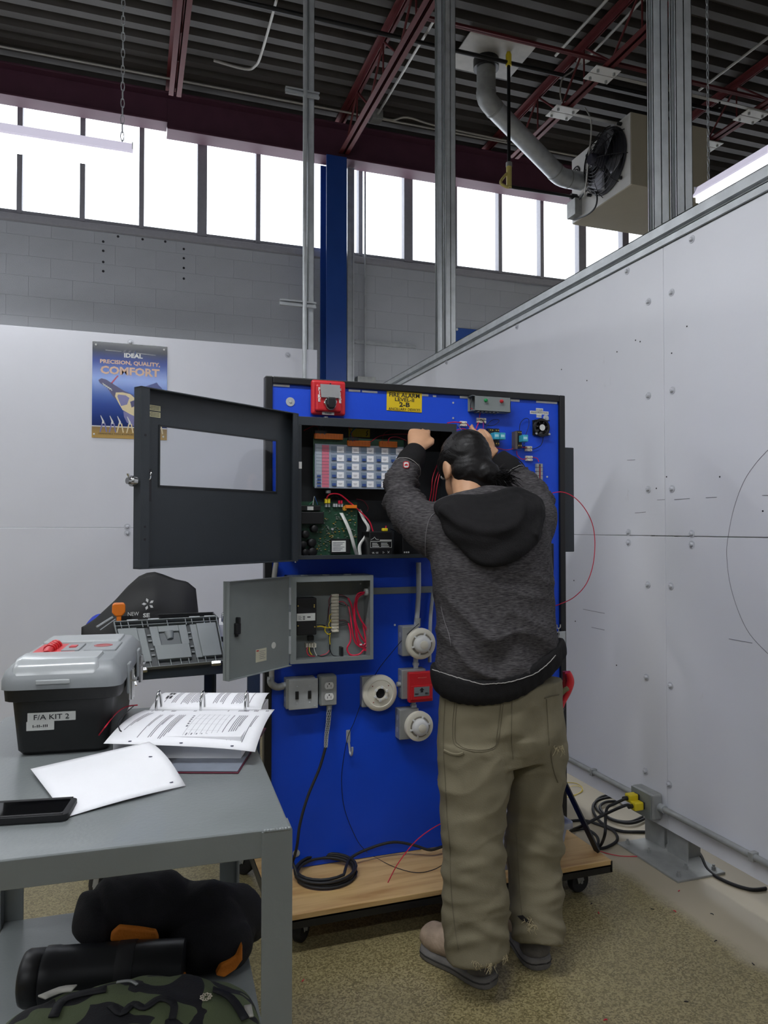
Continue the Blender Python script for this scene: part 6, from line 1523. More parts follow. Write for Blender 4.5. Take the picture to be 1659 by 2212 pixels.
strap([(535,2175),(540,2200)], 0.014, MATS['pale_piping'], 'pale_trim')
strap([(252,2125),(280,2122),(296,2130)], 0.006, M_galv_dull, 'zipper')
e0 = onpack(445, 2158, 0.006); em = MB(); random.seed(11)
for k in range(9):
    a = k*0.7; em.tube(spl([e0+Vector((0.004*math.cos(a),0.004*math.sin(a),0.004)), e0+Vector((0.012*math.cos(a+0.5),0.012*math.sin(a+0.5),0.0045)), e0+Vector((0.008*math.cos(a+1.2),0.010*math.sin(a+1.2),0.004))],3), 0.0009, 4)
em.build('embroidered_emblem', mat('pale_thread', (205,196,178), 0.7), bk)
# ------------------------------------------------------------------ open toolbox on the far cart
ot = thing('open_toolbox', 'open grey toolbox whose lid hangs towards the camera on the far cart', 'toolbox', (0.12, 3.05, ZC2))
hy = 2.97
TL, TR, BR, BL = onY(245,1346,hy), onY(468,1334,hy), onY(487,1430,2.86), onY(270,1450,2.84)
def L(u, v, o=0.0):
    p = TL.lerp(TR, u).lerp(BL.lerp(BR, u), v); n = (TR-TL).cross(BL-TL).normalized()
    if n.y > 0: n = -n
    return p+n*o
def lbox(u0, u1, v0, v1, o0, o1):
    vs = [L(u,v,o) for o in (o0,o1) for u, v in ((u0,v0),(u1,v0),(u1,v1),(u0,v1))]
    return MB().add(vs, [(0,1,2,3),(7,6,5,4),(0,4,5,1),(1,5,6,2),(2,6,7,3),(3,7,4,0)])
M_tg2 = mat('toolbox_inner_grey', (134,139,140), 0.5, 0, 0.04, 14, 0.03, 200)
def lb_(nm, a, m=None, bev=0.002): return fixn(lbox(*a).build(nm, m or M_tg2, ot, bevel=bev))
lid = lb_('lid', (0,1,0.0,1.0,-0.012,-0.006), mat('toolbox_inner_dark', (58,62,64), 0.5))
for a in ((0,1,-0.01,0.012,-0.006,0.012),(0,0.012,0,1,-0.006,0.012),(0.988,1,0,1,-0.006,0.012),(0,1,0.985,1.0,-0.006,0.012),(0,1,0.085,0.10,-0.006,0.010)): lb_('lid_rim', a)
for u in (0.06,0.13,0.26,0.31,0.5,0.68,0.74,0.86,0.92): lb_('lid_rib', (u,u+0.008,0,0.14,-0.006,0.008), bev=0.0005)
for u in (0.05,0.16,0.25,0.33,0.45,0.55,0.63,0.72,0.8,0.9): lb_('lid_rib', (u,u+0.008,0.86,1.0,-0.006,0.008), bev=0.0005)
lb_('lid_pocket', (0.02,0.20,0.15,0.86,-0.006,0.010)); lb_('lid_pocket', (0.20,0.275,0.15,0.86,-0.006,0.004)); lb_('lid_pocket', (0.78,0.975,0.13,0.86,-0.006,0.010)); lb_('lid_pocket', (0.715,0.78,0.13,0.86,-0.006,0.004))
for a in ((0.32,0.40,0.14,0.56,-0.006,0.008),(0.60,0.68,0.14,0.56,-0.006,0.008),(0.40,0.60,0.14,0.27,-0.006,0.008)): lb_('handle_surround', a)
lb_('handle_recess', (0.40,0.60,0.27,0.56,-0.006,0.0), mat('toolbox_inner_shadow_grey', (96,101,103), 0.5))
MB().cyl(L(0.5,0.27,0.0), L(0.5,0.42,0.0), 0.018, 0.012, n=12).build('handle_boss', M_tg2, ot, smooth=True)
lb_('lid_pocket', (0.33,0.67,0.56,0.86,-0.006,0.012))
for v in (0.3,0.42,0.6,0.72): lb_('lid_rib', (0.285,0.32,v,v+0.03,-0.006,0.004), bev=0.0005); lb_('lid_rib', (0.68,0.712,v,v+0.03,-0.006,0.004), bev=0.0005)
for u in (0.16, 0.90):
    fixn(lbox(u-0.05,u+0.05,0.98,1.05,-0.006,0.012).build('latch', M_chrome, ot, bevel=0.002))
fixn(lbox(0.06,0.08,1.0,1.30,0.0,0.006).build('latch_bail', M_chrome, ot))
bx0, bx1 = TL.x+0.005, TR.x+0.01; 
bbm = MB(); zt = TL.z+0.004
M_ob = M_tbblack
for bx in ((bx0,bx1,hy+0.012,hy+0.018,ZC2+0.001,zt),(bx0,bx1,hy+0.20,hy+0.206,ZC2+0.001,zt+0.002),(bx0,bx0+0.006,hy+0.018,hy+0.20,ZC2+0.001,zt),(bx1-0.006,bx1,hy+0.018,hy+0.20,ZC2+0.001,zt)): MB().box(*bx).build('tub_wall', M_ob, ot, bevel=0.002)
MB().box(bx0,bx1,hy+0.012,hy+0.206,ZC2+0.001,ZC2+0.006).build('tub_floor', M_ob, ot)
for u in (0.18, 0.38, 0.78, 0.93): p = L(u,-0.03,0); MB().cyl(p-X*0.02, p+X*0.02, 0.005, n=8).build('hinge_knuckle', M_galv, ot, smooth=True)
# orange-handled tool standing in the tub
oh = thing('orange_tool', 'orange handled tool standing in the open toolbox', 'hand tool', (bx0+0.05, hy+0.06, ZC2+0.05))
x0, x1 = onY(242,1320,hy+0.04).x, onY(271,1320,hy+0.04).x; z0, z1 = onY(256,1331,hy+0.04).z, onY(256,1302,hy+0.04).z; xm_ = (x0+x1)/2; w = (x1-x0)/2
MB().prism([(-w*0.5,0),(w*0.5,0),(w,(z1-z0)*0.3),(w,(z1-z0)*0.85),(w*0.7,(z1-z0)),(-w*0.7,(z1-z0)),(-w,(z1-z0)*0.85),(-w,(z1-z0)*0.3)], (xm_, hy+0.055, z0), X, Z, 0.03).build('handle', M_orange, oh, bevel=0.005)
MB().box(xm_-w*0.32, xm_+w*0.4, hy+0.028, hy+0.052, z0-0.13, z0+0.004).build('neck', M_orange, oh, bevel=0.003)
q0, q1 = onY(243,1333,hy+0.03), onY(209,1354,hy+0.0)
tag(MB().bar(q0, q1, 0.006, 0.012, up=(0,1,0)).bar(q0-Z*0.008+X*0.01, q1-Z*0.012+X*0.012, 0.003, 0.004, up=(0,1,0)).build('metal_clip', M_galv), 'small steel clip tool sticking out beside the orange handle', 'hand tool')
# black cloth bag with white flower logo
ybg = 3.20
out = [(176,1392),(177,1356),(205,1338),(250,1296),(275,1268),(300,1246),(318,1238),(335,1236),(352,1241),(380,1252),(405,1257),(428,1258),(427,1275),(429,1330),(430,1392)]
bg = thing('black_tote_bag', 'black tote bag with white flower logo leaning behind the open toolbox', 'bag', (onY(300,1392,ybg).x, ybg, ZC2))
xl, xr = onY(176,1300,ybg).x, onY(429,1300,ybg).x
def topat(x):
    pts = [(onY(a,b,ybg).x, onY(a,b,ybg).z) for a, b in out[1:-1]]; pts.sort()
    for (a, za), (b, zb) in zip(pts[:-1], pts[1:]):
        if a <= x <= b: return za+(zb-za)*(x-a)/max(1e-6, b-a)
    return pts[0][1] if x < pts[0][0] else pts[-1][1]
def bagf(s):
    def f(u, v):
        x = xl+(xr-xl)*u; zt_ = topat(x); z = ZC2+0.001+(zt_-ZC2-0.001)*v
        bulge = 0.055*math.sin(math.pi*min(1,max(0,u)))**0.6*(1-v**1.6)+0.004
        wv = 0.008*noise.noise(Vector((u*5,v*4,s)))*math.sin(math.pi*u)+0.006*math.sin(u*17+v*4)*v*(1-v)
        return Vector((x, ybg-s*(bulge)+wv+0.02*v, z))
    return f
bagm = MB().grid(bagf(1), 44, 18); bagm.grid(bagf(-1), 44, 18)
bago = bagm.build('cloth', mat('black_nonwoven', (34,34,34), 0.6, 0, 0.12, 20, 0.15, 400), bg, smooth=True, solid=0.0015)
def onbag(px, py): p = onY(px, py, ybg-0.045); return p
fc2 = onbag(320, 1304); fl_ = MB()
for k in range(5):
    a = math.pi/2+0.25+k*2*math.pi/5; u = Vector((math.cos(a),0,math.sin(a))); s = Vector((-u.z,0,u.x)); c = fc2-Y*0.016
    fl_.prism([(0.006,0.0),(0.016,0.0055),(0.025,0.001),(0.017,-0.0055)], c, u, s, 0.0008)
fixn(fl_.build('flower_logo', M_white, bg))
text('lettering', 'NEW', 0.022, onbag(288, 1325)-Y*0.018, X, Z, M_label, bg, fit=0.042, th=0.0004)
text('lettering', 'SE', 0.022, onbag(316, 1328)-Y*0.018, X, Z, M_white, bg, fit=0.026, bold=0.0008, th=0.0004)
pb_ = onY(215, 1332, 3.28)
tag(blob(pb_.x, 3.33, ZC2+0.075, 0.06, 0.05, 0.075+0.0, 20, 12, 0.1, 5, 2.0, flat=ZC2+0.001).build('blue_cloth', mat('blue_cloth', (40,64,180), 0.7), smooth=True), 'bit of blue cloth showing beside the black tote bag', 'cloth')
# second binder beyond the open toolbox
b2 = thing('second_binder', 'stack of binders and papers right of the open toolbox', 'binder', (0.36, 3.15, ZC2))
xx = onY(470,1370,3.1).x
for k, (z0, z1, m, dx) in enumerate(((0.001,0.03,M_bred,0.0),(0.03,0.055,M_paper,0.004),(0.056,0.075,M_ink,0.0),(0.076,0.125,M_paper,-0.004))): MB().box(xx-0.2+0.18+dx, xx+0.085+dx, 3.03, 3.25, ZC2+z0, ZC2+z1).build(['cover','page_stack','cover','page_stack'][k], m, b2, bevel=0.002)
q = onY(481, 1345, 3.1); MB().tube(spl([(q.x,3.07,ZC2+0.12),(q.x,3.075,ZC2+0.155),(q.x,3.10,ZC2+0.165),(q.x,3.12,ZC2+0.15),(q.x,3.12,ZC2+0.12)],4),0.003,8).build('ring', M_chrome, b2, smooth=True)
# ================================================================== POSTER, WALL POWER, FLOOR CABLES
yp = YL-0.003
def PP(px, py, o=0.0): return onY(px, py, yp-o)
x0, x1 = PP(199, 840).x, PP(361, 840).x; z1 = (PP(199,738).z+PP(361,748).z)/2; z0 = PP(197,945).z
po = thing('poster', 'blue advertising poster reading PRECISION, QUALITY, COMFORT on the left partition', 'poster', ((x0+x1)/2, yp, z0))
def poster_mat():
    m = mat('poster_print', (40,80,170), 0.12, 0, 0.02, 4); nt, b = nodes_of(m)
    tc = nt.nodes.new('ShaderNodeTexCoord'); sp = nt.nodes.new('ShaderNodeSeparateXYZ'); nt.links.new(tc.outputs['Generated'], sp.inputs[0])
    r = nt.nodes.new('ShaderNodeValToRGB'); E = r.color_ramp.elements
    E[0].position = 0.0; E[0].color = lin((196,160,90))+(1,); E[1].position = 1.0; E[1].color = lin((26,30,34))+(1,)
    for p, c in ((0.115,(150,125,85)),(0.118,(225,225,225)),(0.126,(225,225,225)),(0.128,(24,44,104)),(0.35,(34,72,160)),(0.62,(58,120,210)),(0.80,(30,66,160)),(0.92,(30,40,60))):
        e = E.new(p); e.color = lin(c)+(1,)
    nt.links.new(sp.outputs[2], r.inputs[0]); nt.links.new(r.outputs[0], b.inputs['Base Color']); return m
MB().box(x0, x1, yp-0.001, yp, z0, z1).build('sheet', poster_mat(), po)
PW, PH = x1-x0, z1-z0
def pp(u, v, o=0.0014): return Vector((x0+PW*u, yp-o, z0+PH*v))
M_tan = mat('poster_tan_print', (222,186,160), 0.4); M_pnavy = mat('poster_violet_print', (62,60,110), 0.3); M_pcream = mat('poster_cream_print', (226,208,160), 0.3); M_plil = mat('poster_lilac_print', (120,118,170), 0.3)
text('lettering', 'IDEAL', PH*0.062, pp(0.54,0.877), X+Z*0.0, Z, M_white, po, fit=PW*0.25, bold=0.0016, th=0.0002)
text('lettering', 'PRECISION, QUALITY,', PH*0.055, pp(0.50,0.795), X, Z, M_tan, po, fit=PW*0.80, bold=0.0012, th=0.0002)
text('lettering', 'COMFORT', PH*0.11, pp(0.50,0.71), X, Z, M_tan, po, fit=PW*0.79, bold=0.0026, th=0.0002)
text('lettering', 'DEPENDABLE TOOLS & SUPPLIES SINCE 1916', PH*0.02, pp(0.40,0.045), X, Z, M_ink, po, fit=PW*0.62, th=0.0002)
def poly(nm, pts, m, o=0.0012): 
    fixn(MB().prism([(PW*a, PH*b) for a, b in pts], (x0, yp-o, z0), X, Z, 0.0003).build(nm, m, po))
poly('rule', [(0.17,0.915),(0.38,0.911),(0.38,0.914),(0.17,0.919)], M_label); poly('rule', [(0.58,0.905),(0.84,0.897),(0.84,0.900),(0.58,0.910)], M_label)
for a in (0.40, 0.465, 0.53): poly('logo_mark', [(a,0.902),(a+0.03,0.912),(a+0.045,0.93),(a+0.015,0.925)], M_inkgrey)
poly('logo_mark', [(0.558,0.90),(0.57,0.90),(0.57,0.93),(0.558,0.93)], M_bluewire)
poly('tool_jaws', [(0.08,0.60),(0.12,0.62),(0.18,0.61),(0.42,0.50),(0.55,0.46),(0.5,0.36),(0.35,0.38),(0.27,0.44),(0.2,0.52),(0.1,0.57)], M_pnavy)
for k in range(5): poly('jaw_teeth', [(0.13+k*0.025,0.572-k*0.012),(0.145+k*0.025,0.570-k*0.012),(0.165+k*0.025,0.545-k*0.012),(0.155+k*0.025,0.542-k*0.012)], M_label, 0.0016)
poly('tool_spring', [(0.24,0.575),(0.33,0.66),(0.345,0.655),(0.26,0.57)], M_pink)
poly('tool_handle', [(0.31,0.48),(0.40,0.485),(0.50,0.47),(0.58,0.42),(0.62,0.3),(0.62,0.22),(0.5,0.26),(0.40,0.30),(0.34,0.38),(0.30,0.44)], M_pcream, 0.0016)
poly('handle_opening', [(0.34,0.46),(0.44,0.455),(0.49,0.43),(0.46,0.36),(0.38,0.34),(0.35,0.40),(0.33,0.44)], M_plil, 0.002)
poly('tool_grip', [(0.5,0.39),(0.56,0.41),(0.6,0.36),(0.52,0.33)], M_pnavy, 0.002)
poly('tool_grip', [(0.41,0.29),(0.52,0.255),(0.62,0.23),(0.62,0.16),(0.55,0.135),(0.46,0.17),(0.42,0.23)], M_plil, 0.0014)
poly('outline_art', [(0.70,0.56),(0.86,0.61),(0.88,0.585),(0.93,0.55),(0.92,0.52),(0.86,0.54),(0.78,0.50),(0.72,0.52)], mat('poster_dark_blue_print', (38,66,140), 0.3))
for k, (u, w_) in enumerate(((0.10,0.5),(0.22,0.5),(0.32,0.9),(0.45,0.9),(0.58,0.9),(0.85,0.9))):
    mm = M_pcream if k > 1 else M_plil
    poly('hand_figure', [(u,0.06),(u+0.015,0.06),(u+0.045,0.15),(u+0.03,0.16)], mm, 0.0016); poly('hand_figure', [(u+0.06,0.15),(u+0.075,0.16),(u+0.10,0.065),(u+0.085,0.06)], mm, 0.0016)
    poly('tool_figure', [(u+0.03,0.15),(u+0.065,0.15),(u+0.06,0.175),(u+0.015,0.235),(u+0.01,0.23),(u+0.035,0.175)], M_label, 0.0017)
for (u, v) in ((0.045,0.965),(0.955,0.965),(0.03,0.035),(0.95,0.035)):
    MB().lathe([(0.006,0),(0.006,0.004),(0.003,0.006),(0.001,0.006)], pp(u,v,0.001), (0,-1,0), 12).build('pin', M_white, po, smooth=True)
# ------------------------------------------------------------------ power on the right partition
def RW_(px, py, o=0.0): return onX(px, py, XR-o)
zc = RW_(1400, 1735).z
ra, rb = RW_(1222, 1632, 0.02), RW_(1659, 1876, 0.02)
zr_ = (ra.z+rb.z)/2
wc = thing('wall_conduit', 'grey conduit running low along the right partition through an outlet box', 'conduit', (XR-0.02, 2.7, zr_))
yb0, yb1 = RW_(1424, 1750, 0.02).y, RW_(1378, 1722, 0.02).y
MB().cyl((XR-0.016, -1.5, zr_), (XR-0.016, yb0, zr_), 0.0125, n=12).build('pipe', M_galv_dull, wc, smooth=True)
MB().cyl((XR-0.016, yb1, zr_), (XR-0.016, 7.0, zr_), 0.0125, n=12).build('pipe', M_galv_dull, wc, smooth=True)
MB().cyl((XR-0.016, yb0-0.03, zr_), (XR-0.016, yb0, zr_), 0.017, n=12).build('connector', M_galv, wc, smooth=True)
for y in (RW_(1280,1668,0.02).y, RW_(1625,1852,0.02).y): MB().box(XR-0.031, XR-0.0005, y-0.01, y+0.01, zr_-0.016, zr_+0.016).build('clip', M_galv_dull, wc, bevel=0.002)
MB().box(XR-0.055, XR-0.0005, yb0, yb1, zr_-0.055, zr_+0.055).build('outlet_box', M_galv_dull, wc, bevel=0.010, seg=3)
MB().box(XR-0.059, XR-0.055, yb0+0.004, yb1-0.004, zr_-0.052, zr_+0.052).build('cover', M_grey_enamel, wc, bevel=0.003)
ym = (yb0+yb1)/2
# two black cables with yellow plugs, coiled on the floor
def cable(label, plug, pts, r=0.0062):
    t = thing('extension_cable', label, 'cable', (plug[0], plug[1], 0.0))
    p = Vector(plug)
    MB().box(p.x-0.045, p.x, p.y-0.018, p.y+0.018, p.z-0.017, p.z+0.017).build('plug', M_yellow, t, bevel=0.005)
    MB().box(p.x, p.x+0.007, p.y-0.016, p.y+0.016, p.z-0.015, p.z+0.015).build('plug_face', M_ink, t, bevel=0.003)
    MB().cyl((p.x-0.065, p.y, p.z), (p.x-0.045, p.y, p.z), 0.009, n=12).build('collar', M_blackrub, t, smooth=True)
    MB().tube(spl([Vector((p.x-0.05, p.y, p.z))]+pts, 6), r, 8).build('cable', M_blackrub, t, smooth=True)
    return t
def fl_(px, py, z=0.0065): return onZ(px, py, z)
pl1 = (XR-0.066, ym+0.022, zr_+0.018); pl2 = (XR-0.066, ym-0.012, zr_-0.004)
cable('black cable with a yellow plug coiled in a loop against the partition', pl1, [onX(1330,1735,1.93), onX(1312,1745,1.9), onX(1308,1770,1.88), onX(1307,1800,1.85), fl_(1298,1825,0.02), fl_(1285,1833), fl_(1310,1830), fl_(1333,1815), fl_(1325,1795), fl_(1290,1780), fl_(1260,1772), fl_(1225,1775), fl_(1200,1785)])
cable('black cable with a yellow plug running behind the board to the right', pl2, [onX(1350,1740,1.92), onX(1300,1762,1.85), onX(1262,1782,1.75), fl_(1232,1795,0.02), fl_(1262,1790,0.008), fl_(1288,1805), fl_(1291,1825), fl_(1270,1836)])
lc = [fl_(1388,1765), fl_(1362,1775), fl_(1330,1772), fl_(1300,1758), fl_(1285,1738), fl_(1298,1722), fl_(1325,1718,0.012), fl_(1345,1730,0.02), fl_(1310,1732,0.016), fl_(1296,1745,0.014), fl_(1318,1768,0.012), fl_(1355,1778,0.013), fl_(1385,1772,0.013), fl_(1405,1756,0.008), fl_(1380,1735,0.008), fl_(1330,1722,0.02), fl_(1290,1730,0.02), fl_(1281,1750,0.012), fl_(1300,1778,0.008), fl_(1340,1795), fl_(1388,1797), fl_(1440,1800), fl_(1490,1822), fl_(1512,1845), fl_(1530,1880), fl_(1570,1905), fl_(1620,1921), fl_(1655,1919)]
tag(MB().tube(spl(lc, 6), 0.0066, 8).build('floor_cable', M_blackrub, smooth=True), 'long black cable looping on the floor under the right partition', 'cable')
yl_ = [fl_(1226,1690,0.003), fl_(1245,1692,0.003), fl_(1258,1702,0.003), fl_(1250,1714,0.003), fl_(1226,1722,0.003), fl_(1215,1712,0.004), fl_(1235,1698,0.005), fl_(1255,1700,0.005), fl_(1257,1710,0.004), fl_(1235,1718,0.003), fl_(1205,1716,0.003)]
tag(MB().tube(spl(yl_, 5), 0.0016, 5).build('yellow_wire', M_yellowwire, smooth=True), 'thin yellow wire coiled on the floor behind the board', 'wire')
tag(MB().tube(spl([fl_(1290,1836,0.003), fl_(1310,1843,0.003), fl_(1340,1849,0.003), fl_(1376,1850,0.003)], 5), 0.0017, 6).build('red_wire', M_redwire, smooth=True), 'straight piece of red wire on the floor beside the dolly', 'wire')
# scraps of wire on the floor
for i, (px, py, m, lab) in enumerate([(1465,1925,M_redwire,'red wire scrap on the floor just in front of the base plate'),(1460,1970,M_redwire,'red wire scrap on the floor, middle of the right-hand side'),(1312,2203,M_redwire,'red wire scrap at the bottom edge of the floor'),(1293,1970,M_redwire,'red wire scrap on the floor right of the dolly wheel'),(1406,1963,M_blackwire,'dark scrap lying on the floor right of the dolly'),(1276,1953,M_blackwire,'dark scrap on the floor just in front of the dolly wheel'),(1541,1976,M_blackwire,'dark scrap on the floor near the cable end'),(1549,2032,M_blackwire,'dark scrap on the pale strip of floor at the right'),(1625,2080,M_blackwire,'dark scrap farthest right on the floor'),(1478,2163,M_blackwire,'dark scrap on the floor near the bottom right'),(652,2120,M_redwire,'red wire scrap on the floor beside the near cart leg')]):
    p = fl_(px, py, 0.002); a = i*1.3
    tag(MB().tube(spl([p, p+Vector((0.005*math.cos(a),0.005*math.sin(a),0.001)), p+Vector((0.011*math.cos(a+0.4),0.011*math.sin(a+0.4),0))],3), 0.0016, 5).build('wire_scrap', m), lab, 'scrap', 'wire scraps on the floor')
# ================================================================== PERSON AT THE PANEL
def frame_rings(pts, n=20):
    """pts: (center Vector, side radius, depth radius, [side axis]) -> rings across the path, width along `side`"""
    rings = []
    for i, p in enumerate(pts):
        c, rs, rd = p[0], p[1], p[2]
        t = (pts[min(i+1, len(pts)-1)][0]-pts[max(i-1, 0)][0]).normalized()
        side = p[3] if len(p) > 3 else Vector((0.93, -0.3, 0))
        side = (side-t*side.dot(t)).normalized(); dep = t.cross(side)
        rings.append([c+side*(rs*math.cos(2*math.pi*k/n))+dep*(rd*math.sin(2*math.pi*k/n)) for k in range(n)])
    return rings
def dense(pts, n=4):
    out = []
    C_ = spl([p[0] for p in pts], n)
    for i in range(len(pts)-1):
        for k in range(n):
            t = k/n; e = t*t*(3-2*t)
            row = [C_[i*n+k], pts[i][1]+(pts[i+1][1]-pts[i][1])*e, pts[i][2]+(pts[i+1][2]-pts[i][2])*e]
            if len(pts[i]) > 3: row.append(pts[i][3].lerp(pts[i+1][3], e))
            out.append(tuple(row))
    out.append((C_[-1],)+tuple(pts[-1][1:])); return out
SD = Vector((0.945, -0.326, 0)).normalized()      # sideways across the picture
def V(px, py, y): return onY(px, py, y)
def S(px, y): # metres per picture pixel at that place
    p = onY(px, 1140, y); return (p-CAM).dot(_Fw)/F_PX
# measured joints
hip_c = V(1082, 1545, 2.05)
person = None
M_skin = mat('skin', (196,150,116), 0.5, 0, 0.06, 30, 0.05, 200)
M_hair = mat('black_hair', (17,15,15), 0.5, 0, 0.25, 12, 0.15, 120, spec=0.3)
# stretched strands in the hair
_nt, _b = nodes_of(M_hair)
M_hood = mat('charcoal_knit', (62,60,61), 0.9, 0, 0.1, 40, 0.25, 420, spec=0.2)
def heather():
    nt, b = nodes_of(M_hood); tc = nt.nodes.new('ShaderNodeTexCoord'); mp = nt.nodes.new('ShaderNodeMapping'); mp.inputs['Scale'].default_value = (60, 60, 420)
    nt.links.new(tc.outputs['Object'], mp.inputs[0]); n = nt.nodes.new('ShaderNodeTexNoise'); n.inputs['Scale'].default_value = 1.0; n.inputs['Detail'].default_value = 3
    nt.links.new(mp.outputs[0], n.inputs['Vector']); r = nt.nodes.new('ShaderNodeValToRGB')
    r.color_ramp.elements[0].position = 0.32; r.color_ramp.elements[0].color = lin((46,44,46))+(1,); r.color_ramp.elements[1].position = 0.72; r.color_ramp.elements[1].color = lin((92,89,90))+(1,)
    nt.links.new(n.outputs['Fac'], r.inputs[0]); nt.links.new(r.outputs[0], b.inputs['Base Color'])
heather()
M_rib = mat('black_rib_knit', (31,30,31), 0.9, 0, 0.12, 60, 0.3, 300, spec=0.2)
M_pants = mat('olive_canvas', (124,117,96), 0.85, 0, 0.10, 7, 0.15, 320, spec=0.2)
M_pseam = mat('canvas_seam', (100,93,74), 0.85, 0, 0.08)
M_boot = mat('worn_tan_leather', (158,138,118), 0.7, 0, 0.28, 26, 0.3, 60)
M_sole = mat('worn_grey_sole', (104,101,97), 0.75, 0, 0.2, 25, 0.3, 80)
# ---- bare body: one continuous figure under the clothes
LS, RS = V(950, 1128, 2.12), V(1166, 1122, 2.13)
LE, RE = V(862, 1092, 2.30), V(1158, 1070, 2.36)
LW, RW2 = V(897, 978, 2.42), V(1080, 994, 2.47)
LH, RH = V(907, 930, 2.475), V(1020, 946, 2.50)
neck0, neck1 = V(1018, 1110, 2.15), V(1012, 1062, 2.20)
head = V(1003, 1012, 2.26)
Lhip, Rhip = V(1025, 1570, 2.04), V(1145, 1570, 2.06)
Lk, Rk = V(1028, 1800, 2.03), V(1150, 1790, 2.08)
La, Ra = V(1040, 2045, 1.985), V(1158, 2020, 2.03)
pelvis = (Lhip+Rhip)/2+Z*0.04; chest = V(1060, 1220, 2.09)
bm = MB()
bm.loft(frame_rings(dense([(pelvis-Z*0.06,0.12,0.085,SD),(pelvis+Z*0.08,0.13,0.09,SD),(chest-Z*0.1,0.12,0.09,SD),(chest+Z*0.08,0.14,0.10,SD),((LS+RS)/2+Z*0.0,0.12,0.07,SD)])))
for a, b in ((LS, RS),): bm.tube([a, (a+b)/2, b], [0.05,0.06,0.05], 12)
bm.tube(spl([neck0-Z*0.03, neck0, neck1, head], 3), 0.053, 14)
for (s, e, w, h) in ((LS, LE, LW, LH), (RS, RE, RW2, RH)):
    P = spl([s, e, w], 5); bm.tube(P, [0.048-0.020*i/(len(P)-1) for i in range(len(P))], 12)
for (s, k, a) in ((Lhip, Lk, La), (Rhip, Rk, Ra)):
    P = spl([s, k, a], 5); bm.tube(P, [0.075-0.035*i/(len(P)-1) for i in range(len(P))], 12)
# head: cranium, jaw, nose, ears; it faces the panel and tips down
hf = Vector((-0.10, 0.93, -0.34)).normalized(); hr = hf.cross(Z).normalized(); hu = hr.cross(hf)
HR = Matrix((hr, hf, hu)).transposed()
def HP(a, b, c): return head+hr*a+hf*b+hu*c
bm.ell(HP(0,-0.008,0.022), (0.074,0.094,0.088), 24, 16, HR); bm.ell(HP(0,0.03,-0.045), (0.056,0.066,0.068), 20, 12, HR)
bm.ell(HP(0,0.045,-0.088), (0.03,0.035,0.022), 12, 8, HR)
bm.ell(HP(0,0.098,-0.012), (0.012,0.02,0.022), 10, 8, HR); bm.ell(HP(0,0.092,-0.055), (0.024,0.012,0.009), 10, 8, HR); bm.ell(HP(0,0.084,0.022), (0.055,0.016,0.012), 12, 8, HR)
for s in (-1, 1):
    bm.ell(HP(s*0.077,-0.012,-0.012), (0.010,0.022,0.034), 12, 10, HR); bm.ell(HP(s*0.079,-0.006,-0.036), (0.007,0.011,0.012), 10, 8, HR)
# hands: palm and five fingers each
def hand(w, tip, thumb_dir, curl, spread):
    d = (tip-w).normalized(); sd = (thumb_dir-d*thumb_dir.dot(d)).normalized(); pn = d.cross(sd)
    bm.loft(frame_rings([(w-d*0.01,0.027,0.021,sd),(w+d*0.025,0.034,0.021,sd),(w+d*0.06,0.041,0.019,sd),(w+d*0.085,0.041,0.016,sd),(w+d*0.095,0.036,0.012,sd)], 16))
    for i, (off, L_) in enumerate(((0.030,0.072),(0.010,0.080),(-0.010,0.075),(-0.030,0.058))):
        b0 = w+d*0.082+sd*off; ang = 0.0; P = [b0]; dd = d
        for k, f in enumerate((0.45, 0.32, 0.23)):
            ang += curl*(0.7+0.15*i+0.2*k); dd = d*math.cos(ang)+pn*math.sin(ang)+sd*off*spread; P.append(P[-1]+dd.normalized()*L_*f)
        bm.tube(P, [0.0098,0.0092,0.0084,0.007], 8)
    P = [w+d*0.02+sd*0.026, w+d*0.05+sd*0.05, w+d*0.078+sd*0.05+pn*0.016, w+d*0.097+sd*0.036+pn*0.03]; bm.tube(P, [0.013,0.0115,0.010,0.008], 8)
hand(LW+(LH-LW)*0.12, LH, Vector((0.95,-0.15,0.1)), 0.55, 0.5)
hand(RW2+(RH-RW2)*0.25, RH+Y*0.02, Vector((-0.4,-0.1,0.9)), 0.5, 0.5)
body_me = remesh(bm, 0.0055, 4)
b0 = Vector(((La.x+Ra.x)/2, (La.y+Ra.y)/2, 0.0))
for v in body_me.vertices: v.co -= b0
body_me.name = 'person'; body_me.materials.clear(); body_me.materials.append(M_skin)
person = bpy.data.objects.new('person', body_me); C.objects.link(person); person.location = b0; BASE[person.name] = b0
tag(person, 'person seen from behind in a charcoal hoodie and olive work trousers wiring the panel', 'person')
for s in (-1, 1):
    MB().ell(HP(s*0.030,0.088,0.006), (0.013,0.010,0.009), 12, 8, HR).build('eye', M_white, person, smooth=True)
# ---- hair: cap, nape and bun-like ponytail
hm = MB()
hm.ell(HP(0,-0.020,0.034), (0.083,0.096,0.090), 28, 18, HR); hm.ell(HP(0,-0.046,-0.022), (0.074,0.064,0.070), 24, 14, HR); hm.ell(HP(0.012,-0.052,-0.062), (0.058,0.040,0.052), 20, 12, HR)
hm.ell(HP(0.010,-0.046,-0.092), (0.048,0.030,0.036), 16, 10, HR); hm.ell(HP(-0.052,0.010,0.022), (0.032,0.060,0.05), 16, 10, HR); hm.ell(HP(0.052,0.010,0.022), (0.032,0.060,0.05), 16, 10, HR)
pt = V(1050, 1022, 2.17)
hm.ell(pt, (0.048,0.040,0.042), 18, 12); hm.ell(V(1068,1036,2.165), (0.040,0.032,0.036), 16, 10); hm.ell(V(1046,1052,2.18), (0.04,0.03,0.034), 16, 10); hm.ell(V(1034,1030,2.18), (0.035,0.03,0.036), 16, 10)
